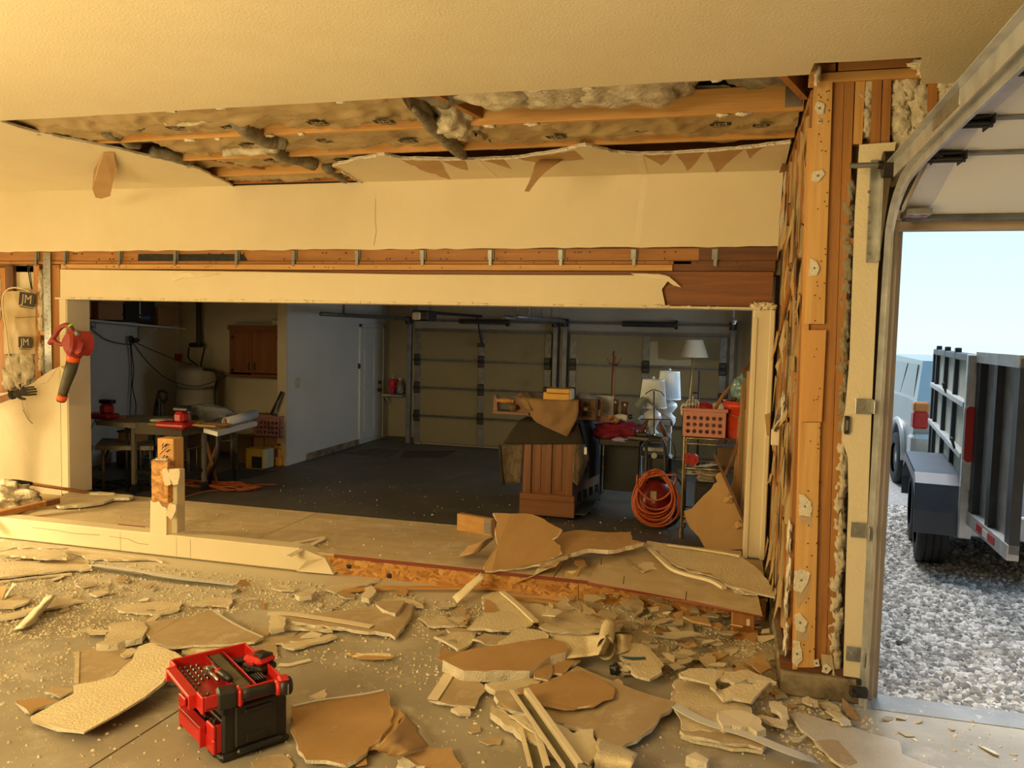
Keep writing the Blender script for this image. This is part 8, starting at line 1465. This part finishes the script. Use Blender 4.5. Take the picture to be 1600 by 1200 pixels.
for k, pts in enumerate(([(970, 255), (1010, 250), (1035, 310), (1000, 300)], [(1005, 250), (1070, 280), (1075, 320), (1040, 315)], [(1080, 295), (1150, 290), (1225, 335), (1160, 340)], [(1170, 395), (1250, 385), (1300, 445), (1240, 440)], [(1120, 345), (1180, 350), (1290, 415), (1200, 390)], [(890, 520), (990, 505), (960, 555), (905, 550)])):
    slab(NM, ('leftmost small cream flake leaning on the dirty curb', 'second small cream flake leaning on the dirty curb', 'flat pale flake lying below the dirty curb middle', 'white flake by the large white sheet near the track foot', 'thin curved flake between the curb and large white sheet', 'small curled cream flake left of the large white sheet')[k], 'flake', A9(pts), (.07, .07, .03, .04, .03, .03)[k], .010, DUSTY if k != 3 else WHITEP, step=.03)
# on and around the platform
slab(NM, 'large torn brown sheet propped up on the platform edge', BP, A6([(258, 60), (300, 63), (430, 65), (490, 90), (500, 100), (565, 135), (545, 165), (520, 178), (550, 200), (565, 235), (470, 290), (350, 310), (220, 320), (215, 300), (245, 250), (280, 205), (268, 140), (275, 95)]), zs=[.52, .52, .52, .48, .46, .42, .36, .34, .31, .27, .20, .18, .17, .19, .24, .31, .38, .46], th=.013, mt_=KRAFT, step=.05)
bent('curled_flap', 'tan paper flap curling off left of the large torn brown sheet', 'paper', A6([(105, 255), (200, 235), (275, 165), (150, 205)]), lambda u, v: .18+.09*math.sin(PI*u)*(.4+.6*v)+.08*u, TORN, 10, 8, .004)
bent('hanging_strip', 'cream strip bending down from platform edge to the floor', 'strip', A6([(72, 440), (100, 462), (222, 345), (205, 325)]), lambda u, v: .03+.13*v**.8, PAINT, 4, 8, .006)
slab(NM, 'brown board with thick ragged near edge in the middle of platform', BP, A6([(470, 292), (560, 258), (680, 222), (800, 226), (880, 205), (930, 192), (878, 180), (875, 145), (760, 148), (640, 136), (560, 150), (530, 185), (560, 215), (540, 250)]), zs=[.22, .24, .27, .29, .30, .30, .30, .32, .33, .32, .30, .28, .26, .24], th=.030, mt_=KRAFT, step=.045)
slab(NM, 'pointed paper tongue below the brown board on the platform edge', 'paper', A6([(338, 382), (400, 340), (470, 298), (555, 275), (540, 300), (470, 325), (400, 358)]), zs=[.06, .13, .20, .22, .2, .17, .12], th=.004, mt_=TORN, side=TORN)
slab(NM, 'small hooked cream paper triangle hanging over the strand board', 'paper', A6([(575, 390), (582, 320), (650, 308), (640, 330), (600, 370)]), zs=[.10, .18, .19, .17, .12], th=.004, mt_=TORN, side=TORN, step=.04); slab(NM, 'brown scrap in the gap beside the hooked paper triangle', 'paper', A6([(618, 265), (660, 270), (680, 295), (640, 305)]), .19, .006, KRAFT, step=.04)
pf = slab('plywood_board', 'loose plywood board with red edge sloping off the platform at right', 'board', A6([(682, 368), (760, 232), (860, 210), (960, 195), (1440, 428), (1462, 520), (1180, 462), (900, 410)]), zs=[.17, .20, .21, .21, .19, .18, .175, .17], th=.016, mt_=PLY, side=REDW, bot=PLY, step=.5, amp=.001)
for x, y in ((740, 295), (840, 378), (1118, 448)):
    p = oz(680+.35*x, 780+.35*y, .18); q = MB(); q.tube([p, p+Vector((.005, -.005, .055))], .003, 5); wobj('bent_nail', q, BLACKM, pf)
slab(NM, 'cream drywall sheet with folded far edge on the loose plywood board', BP, A6([(945, 186), (1150, 215), (1358, 246), (1450, 320), (1522, 402), (1518, 435), (1442, 420), (1310, 385), (1240, 340), (1130, 318), (1040, 275), (1000, 230)]), zs=[.26, .26, .26, .23, .22, .215, .215, .215, .22, .22, .24, .25], th=.014, mt_=PEEL)
strip_('torn_edge', 'thick torn paper ridge along the sheet on loose plywood board', 'edge', A6([(945, 200), (1010, 262), (1060, 305), (1130, 330), (1230, 355), (1290, 388)]), .035, .245, TAPE, .02); strip_('torn_edge', 'rounded folded edge at back of the sheet on loose plywood board', 'edge', A6([(1040, 200), (1200, 222), (1300, 238), (1362, 250)]), .03, .275, PAINT, .012)
slab(NM, 'dark shadowed brown strip showing beneath the folded sheet', 'paper', A6([(1070, 292), (1130, 318), (1230, 338), (1290, 372), (1230, 330), (1180, 325)]), .228, .004, KRAFT)
for k in range(6): slab(NM, 'thin shredded board layer at the torn end of the sheet on the loose plywood', 'scrap', A6([(1290+14*k, 380+4*k), (1340+14*k, 392+5*k), (1400+8*k, 415+2*k), (1330+10*k, 420)]), .19+.004*k, .006, DUSTY, step=.03, group='shredded layers on the loose plywood')
slab(NM, 'torn cream paper star on the loose plywood board', 'paper', A6([(905, 290), (925, 280), (975, 280), (970, 298), (990, 312), (955, 318), (930, 328), (912, 318)]), .196, .004, TAPE, step=.03); strip_('paper_strip', 'grey brown curl left of the torn paper star', 'curl', A6([(855, 265), (885, 295), (920, 318)]), .035, .20, KRAFT2, .004)
a = [oz(*p, z_) for p, z_ in zip(A6([(1310, 505), (1425, 530), (1418, 590), (1330, 600)]), (.16, .16, .10, .10))]
lb_ = T('lumber_block', 'orange lumber block propping the right end of loose plywood board', 'lumber', (sum(a, Vector())/4)*1); b0 = oz(1160, 992, 0)
wt(lb_, 'upright_block', SW['z'], lambda q: q.bevbox((b0.x-.07, b0.y-.02, 0), (b0.x+.07, b0.y+.10, .165), .006)); wt(lb_, 'base_block', SW['x'], lambda q: q.bevbox((b0.x-.06, b0.y-.10, 0), (b0.x+.09, b0.y-.025, .05), .006)); wt(lb_, 'pale_chip', TAPE, lambda q: q.cbox((b0.x+.03, b0.y-.022, .09), (.02, .004, .04)))
# leaning brown slab in the right corner
def lean(x, y): return oy(960+.15*x, 680+.15*y, 6.60+(855-(680+.15*y))/150*.16)
O_ = [(725, 795), (800, 770), (862, 705), (920, 640), (1010, 560), (1035, 510), (1070, 490), (1050, 430), (1075, 398), (1110, 388), (1180, 470), (1240, 600), (1330, 820), (1440, 1020), (1478, 1180), (1300, 1190), (950, 1195), (880, 1060), (790, 970), (745, 880)]
P = [lean(x, y) for x, y in O_]; m = MB(); m.prism(rag(P, .045, .006, 7), (0, -.014, 0), 0, 1); sl = obj('leaning_drywall', m, [KRAFT, GYP], label='brown backed drywall slab leaning in the right corner of opening', cat='board')
for (x, y) in ((1190, 660), (1300, 930), (1420, 1140)):
    m = MB(); c = lean(x, y)+Vector((0, -.012, 0)); m.blob(c, (.035, .012, .03), x, 2, .6); wobj('torn_tab', m, TORN, sl)
ll = MB(); a, b = lean(1035, 185), lean(1480, 1178); ll.prism([a+Vector((-.012, -.02, 0)), a+Vector((.012, -.02, 0)), b+Vector((.014, -.02, 0)), b+Vector((-.014, -.02, 0))], (0, -.015, 0)); obj('edge_lath', ll, DW['z'], label='brown lath along the sloping edge of leaning slab', cat='lath')
c = oz(*A6([(860, 110)])[0], .155)
ls = T('lumber_scrap', 'short orange lumber scrap with metal bracket on the platform', 'lumber', oz(738, 822, .15)); a0, a1 = oz(714, 828, .152), oz(768, 838, .152); d = (a1-a0); n_ = Vector((-d.y, d.x, 0)).normalized()
wt(ls, 'lumber', LW['x'], lambda q: q.prism([a0+Vector((0, 0, .14)), a1+Vector((0, 0, .14)), a1, a0], n_*-.05)); wt(ls, 'bracket', GALV, lambda q: q.prism([a0.lerp(a1, .80)+Vector((0, 0, .135))-n_*.004, a1+Vector((0, 0, .135))-n_*.004, a1+Vector((0, 0, .02))-n_*.004, a0.lerp(a1, .80)+Vector((0, 0, .02))-n_*.004], n_*.004))
strip_('lath_strip', 'upper of two crossed slivers on the platform plywood', 'sliver', [(441, 851), (470, 846), (507, 838)], .035, .17, TAPE, .005); strip_('lath_strip', 'lower of two crossed slivers leaning over platform edge', 'sliver', [(450, 869), (478, 855), (507, 840)], .045, .175, TAPE, .006)
A3 = lambda p: conv(p, .1875, 0, 740)
slab(NM, 'broken cream board lying on the platform near left jamb', BP, A3([(460, 232), (550, 162), (740, 152), (960, 165), (1110, 180), (1075, 202), (950, 202), (860, 235), (780, 250), (640, 262), (490, 270)]), .19, .025, DUSTY, step=.045); slab(NM, 'small cream strip on the broken board near left jamb', BP, A3([(740, 150), (955, 158), (950, 170), (745, 165)]), .20, .01, PAINT)
a, b = oz(18, 751, .36), oz(140, 770, .19); sv = T('shovel', 'long handled tool with black grip leaning across the platform at left', 'tool', a.lerp(b, .5)); wt(sv, 'grip', BLACK, lambda q: q.tube([a, a.lerp(b, .08), a.lerp(b, .24), a.lerp(b, .26)], [.014, .02, .02, .016], 10)); wt(sv, 'shaft', SW['x'], lambda q: q.tube([a.lerp(b, .25), b+(b-a)*.1], .016, 8))
a, b = oz(-60, 812, .19), oz(92, 778, .27); pk = T('wood_plank', 'orange wooden plank rising from left frame edge over the platform', 'plank', a.lerp(b, .5)); t = (b-a).normalized(); n_ = Vector((-t.y, t.x, 0)).normalized()*.025
wt(pk, 'plank_board', SW['x'], lambda q: q.prism([a-n_, b-n_, b+n_, a+n_], (0, 0, .045))); wt(pk, 'dark_end', DW['x'], lambda q: q.prism([a.lerp(b, .85)-n_*1.02, b-n_*1.02+t*.002, b+n_*1.02+t*.002, a.lerp(b, .85)+n_*1.02], (0, 0, .047)))
m = MB(); m.blob(oz(10, 775, .25), (.30, .16, .12), 4, 5, .45, 0, 3); obj('insulation_heap', m, FLUFF, label='torn insulation heap on the platform at left frame edge', cat='insulation'); slab(NM, 'brown torn sheet under the insulation heap at left frame edge', BP, [(-40, 800), (-20, 765), (25, 775), (48, 790), (20, 803)], .18, .02, KRAFT)
# front bottom pieces
A10 = lambda p: conv(p, .35, 440, 780)
slab(NM, 'large plain brown sheet right of the black tool chest', BP, A10([(42, 925), (150, 900), (270, 880), (380, 865), (462, 848), (485, 880), (500, 940), (470, 1030), (380, 1130), (280, 1182), (200, 1165), (110, 1165), (50, 1050)]), .045, .018, KRAFT); strip_('paper_edge', 'white torn paper edge along top of the large plain brown sheet', 'edge', A10([(50, 922), (160, 897), (270, 882), (380, 866), (455, 850)]), .016, .05, WHITEP, .004)
bent('curled_sheet', 'tan curled paper sheet lifting beside the large plain brown sheet', 'paper', A10([(415, 1120), (500, 1150), (652, 1100), (562, 958)]), lambda u, v: .02+.13*math.sin(PI*min(1, .15+.85*v))*(1-.55*u), TORN, 12, 12, .004)
slab(NM, 'tan paper layer under the curled sheet right of the tool chest', 'paper', A10([(380, 1125), (450, 1040), (500, 920), (550, 965), (480, 1060), (420, 1115)]), .03, .005, TORN, side=TORN)
slab(NM, 'brown sheet with torn white hole at bottom edge of the frame', BP, A10([(520, 1160), (650, 1105), (760, 1108), (805, 1190), (790, 1225), (540, 1230)]), .03, .010, TORN); slab(NM, 'white torn gypsum lump on brown sheet at bottom edge', 'scrap', A10([(515, 1190), (540, 1145), (570, 1165), (640, 1190), (560, 1200)]), .045, .015, GYP, step=.03)
slab(NM, 'brown paper corner below the large plain brown sheet', 'paper', A10([(320, 1165), (375, 1140), (382, 1185), (330, 1190)]), .02, .004, TORN, side=TORN); slab(NM, 'brown paper scrap lying before the tool chest at frame bottom', 'paper', [(392, 1190), (415, 1180), (440, 1178), (458, 1195), (450, 1208), (395, 1208)], .012, .004, KRAFT2, step=.04)
slab(NM, 'upper small brown oval scrap in lower centre', 'scrap', A10([(830, 1018), (850, 1008), (885, 1012), (888, 1032), (850, 1042), (832, 1036)]), .012, .008, KRAFT2, step=.03); slab(NM, 'lower small brown oval scrap in lower centre', 'scrap', A10([(880, 1078), (920, 1062), (985, 1066), (980, 1090), (920, 1096)]), .012, .008, KRAFT2, step=.03); slab(NM, 'pale half round flake below the thick brown chunk', 'scrap', A10([(757, 935), (800, 922), (842, 935), (845, 956), (790, 955)]), .03, .016, TAPE, step=.03)
slab(NM, 'small crumpled cream flake right of tool chest', 'scrap', [(483, 1088), (497, 1082), (511, 1075), (508, 1090), (495, 1092)], .04, .02, TAPE, step=.03)
# many small broken scraps: individuals that nothing tells apart
def inpoly(x, y, P):
    c = False; n = len(P)
    for i in range(n):
        (x1, y1), (x2, y2) = P[i], P[(i+1) % n]
        if (y1 > y) != (y2 > y) and x < (x2-x1)*(y-y1)/(y2-y1)+x1: c = not c
    return c
SH = []
r = random.Random(77)
for k in range(14):
    n = r.randint(4, 7); ex = r.uniform(1.0, 2.3); P = [Vector((math.cos(2*PI*(i+.5*r.random())/n)*r.uniform(.45, 1.15)*ex, math.sin(2*PI*(i+.5*r.random())/n)*r.uniform(.4, 1.1), 0)) for i in range(n)]; q = MB(); tl__ = r.uniform(-.35, .35)
    P = [Vector((p.x, p.y, .25+p.x*tl__*.3+.1*r.random())) for p in P]; q.prism(P, (0, 0, .22), 0, 1)
    me = bpy.data.meshes.new('scrap'); me.from_pydata(q.v, [], q.f); me.polygons.foreach_set('material_index', q.m)
    for mm in ((DUSTY, GYP), (KRAFT2, GYP), (PEEL, GYP), (TORN, TORN), (DUSTY, GYP), (KRAFT, GYP), (TAPE, GYP))[k % 7]: me.materials.append(mm)
    SH.append(me)
def scraps(n, poly, s0, s1, label, group, zmax=.05, zsl=None):
    xs_ = [p[0] for p in poly]; ys_ = [p[1] for p in poly]; k = 0
    while k < n:
        x, y = r.uniform(min(xs_), max(xs_)), r.uniform(min(ys_), max(ys_))
        if not inpoly(x, y, poly): continue
        k += 1; p = oz(x, y, 0); s_ = r.uniform(s0, s1)*(1 if r.random() < .8 else 1.5); o = bpy.data.objects.new('drywall_scrap', r.choice(SH)); COL.objects.link(o); z = r.random()*zmax
        o.location = (p.x, p.y, z); o.scale = (s_, s_, s_*r.uniform(.35, .8)); o.rotation_euler = (r.uniform(-.25, .25), r.uniform(-.25, .25), r.uniform(0, 6.3)); props(o, label, 'scrap', group)
scraps(150, [(850, 945), (980, 940), (1195, 975), (1222, 1040), (1215, 1060), (1180, 1085), (1060, 1062), (1000, 1050), (965, 1000), (870, 985)], .022, .065, 'small broken drywall scrap in rubble heap below the loose plywood', 'scraps in the right rubble heap', .09)
scraps(60, [(0, 865), (250, 890), (515, 918), (720, 935), (690, 985), (420, 950), (200, 985), (0, 930)], .018, .045, 'small broken drywall scrap lying in dust along the sill', 'scraps along the sill', .02)
scraps(45, [(690, 950), (860, 990), (980, 1060), (1020, 1120), (900, 1060), (720, 1070), (680, 1000)], .02, .05, 'small broken drywall scrap between the big sheets of the middle pile', 'scraps in the middle pile', .05)
scraps(34, [(1150, 1075), (1240, 1085), (1330, 1105), (1350, 1130), (1230, 1115), (1130, 1130)], .015, .04, 'small broken drywall scrap lying at the foot of the dirty curb', 'scraps at the curb', .02)
scraps(9, [(1360, 1115), (1590, 1135), (1595, 1195), (1460, 1185)], .010, .03, 'small drywall scrap scattered on grey slab at bottom right', 'scraps on the door slab', .0)
# crumbs and dust nobody could count
rs = np.random.RandomState(12)
def dots(poly, n):
    xs_ = [p[0] for p in poly]; ys_ = [p[1] for p in poly]; out = []
    while len(out) < n:
        x, y = rs.uniform(min(xs_), max(xs_)), rs.uniform(min(ys_), max(ys_))
        if inpoly(x, y, poly): out.append(tuple(oz(x, y, 0)))
    return out
CRM = [mat('crumb_a', (.74, .65, .46), rough=.9), mat('crumb_b', (.60, .50, .33), rough=.9), mat('crumb_c', (.82, .76, .62), rough=.9)]
dp = dots([(-40, 850), (250, 885), (520, 915), (720, 940), (680, 985), (420, 950), (180, 985), (90, 1000), (-40, 1000)], 8000)+dots([(700, 945), (960, 940), (1190, 980), (1225, 1050), (1215, 1090), (1040, 1060), (960, 1010), (760, 1000), (690, 985)], 7000)+dots([(0, 930), (700, 985), (760, 1090), (560, 1050), (300, 1010), (0, 1120)], 1500)+dots([(0, 1000), (1330, 1100), (1300, 1200), (0, 1200)], 800)+dots([(1150, 1080), (1340, 1100), (1420, 1190), (1250, 1190)], 900)+dots([(1340, 1105), (1600, 1125), (1600, 1200), (1420, 1200)], 110)
dp = np.array(dp); scatter_stones('plaster_crumbs', dp, .0028+.0085*rs.rand(len(dp))**3, 21, CRM, label='pale plaster crumbs strewn over the concrete floor', cat='crumbs')
dq = np.array([tuple(oz(x, y, PZ)) for x, y in zip(rs.uniform(120, 760, 420), rs.uniform(785, 880, 420)) if inpoly(x, y, [(110, 772), (430, 795), (770, 828), (900, 850), (740, 880), (450, 860), (120, 822)])]); scatter_stones('platform_crumbs', dq, .003+.008*rs.rand(len(dq))**3, 22, CRM, label='pale plaster crumbs sprinkled on the plywood platform', cat='crumbs')
dq = np.array(dots([(430, 740), (960, 790), (1060, 850), (930, 830), (700, 815), (440, 790)], 160)); scatter_stones('back_floor_crumbs', dq, .003+.009*rs.rand(len(dq))**2, 23, CRM, label='white crumbs on the dark back floor behind the platform', cat='crumbs')
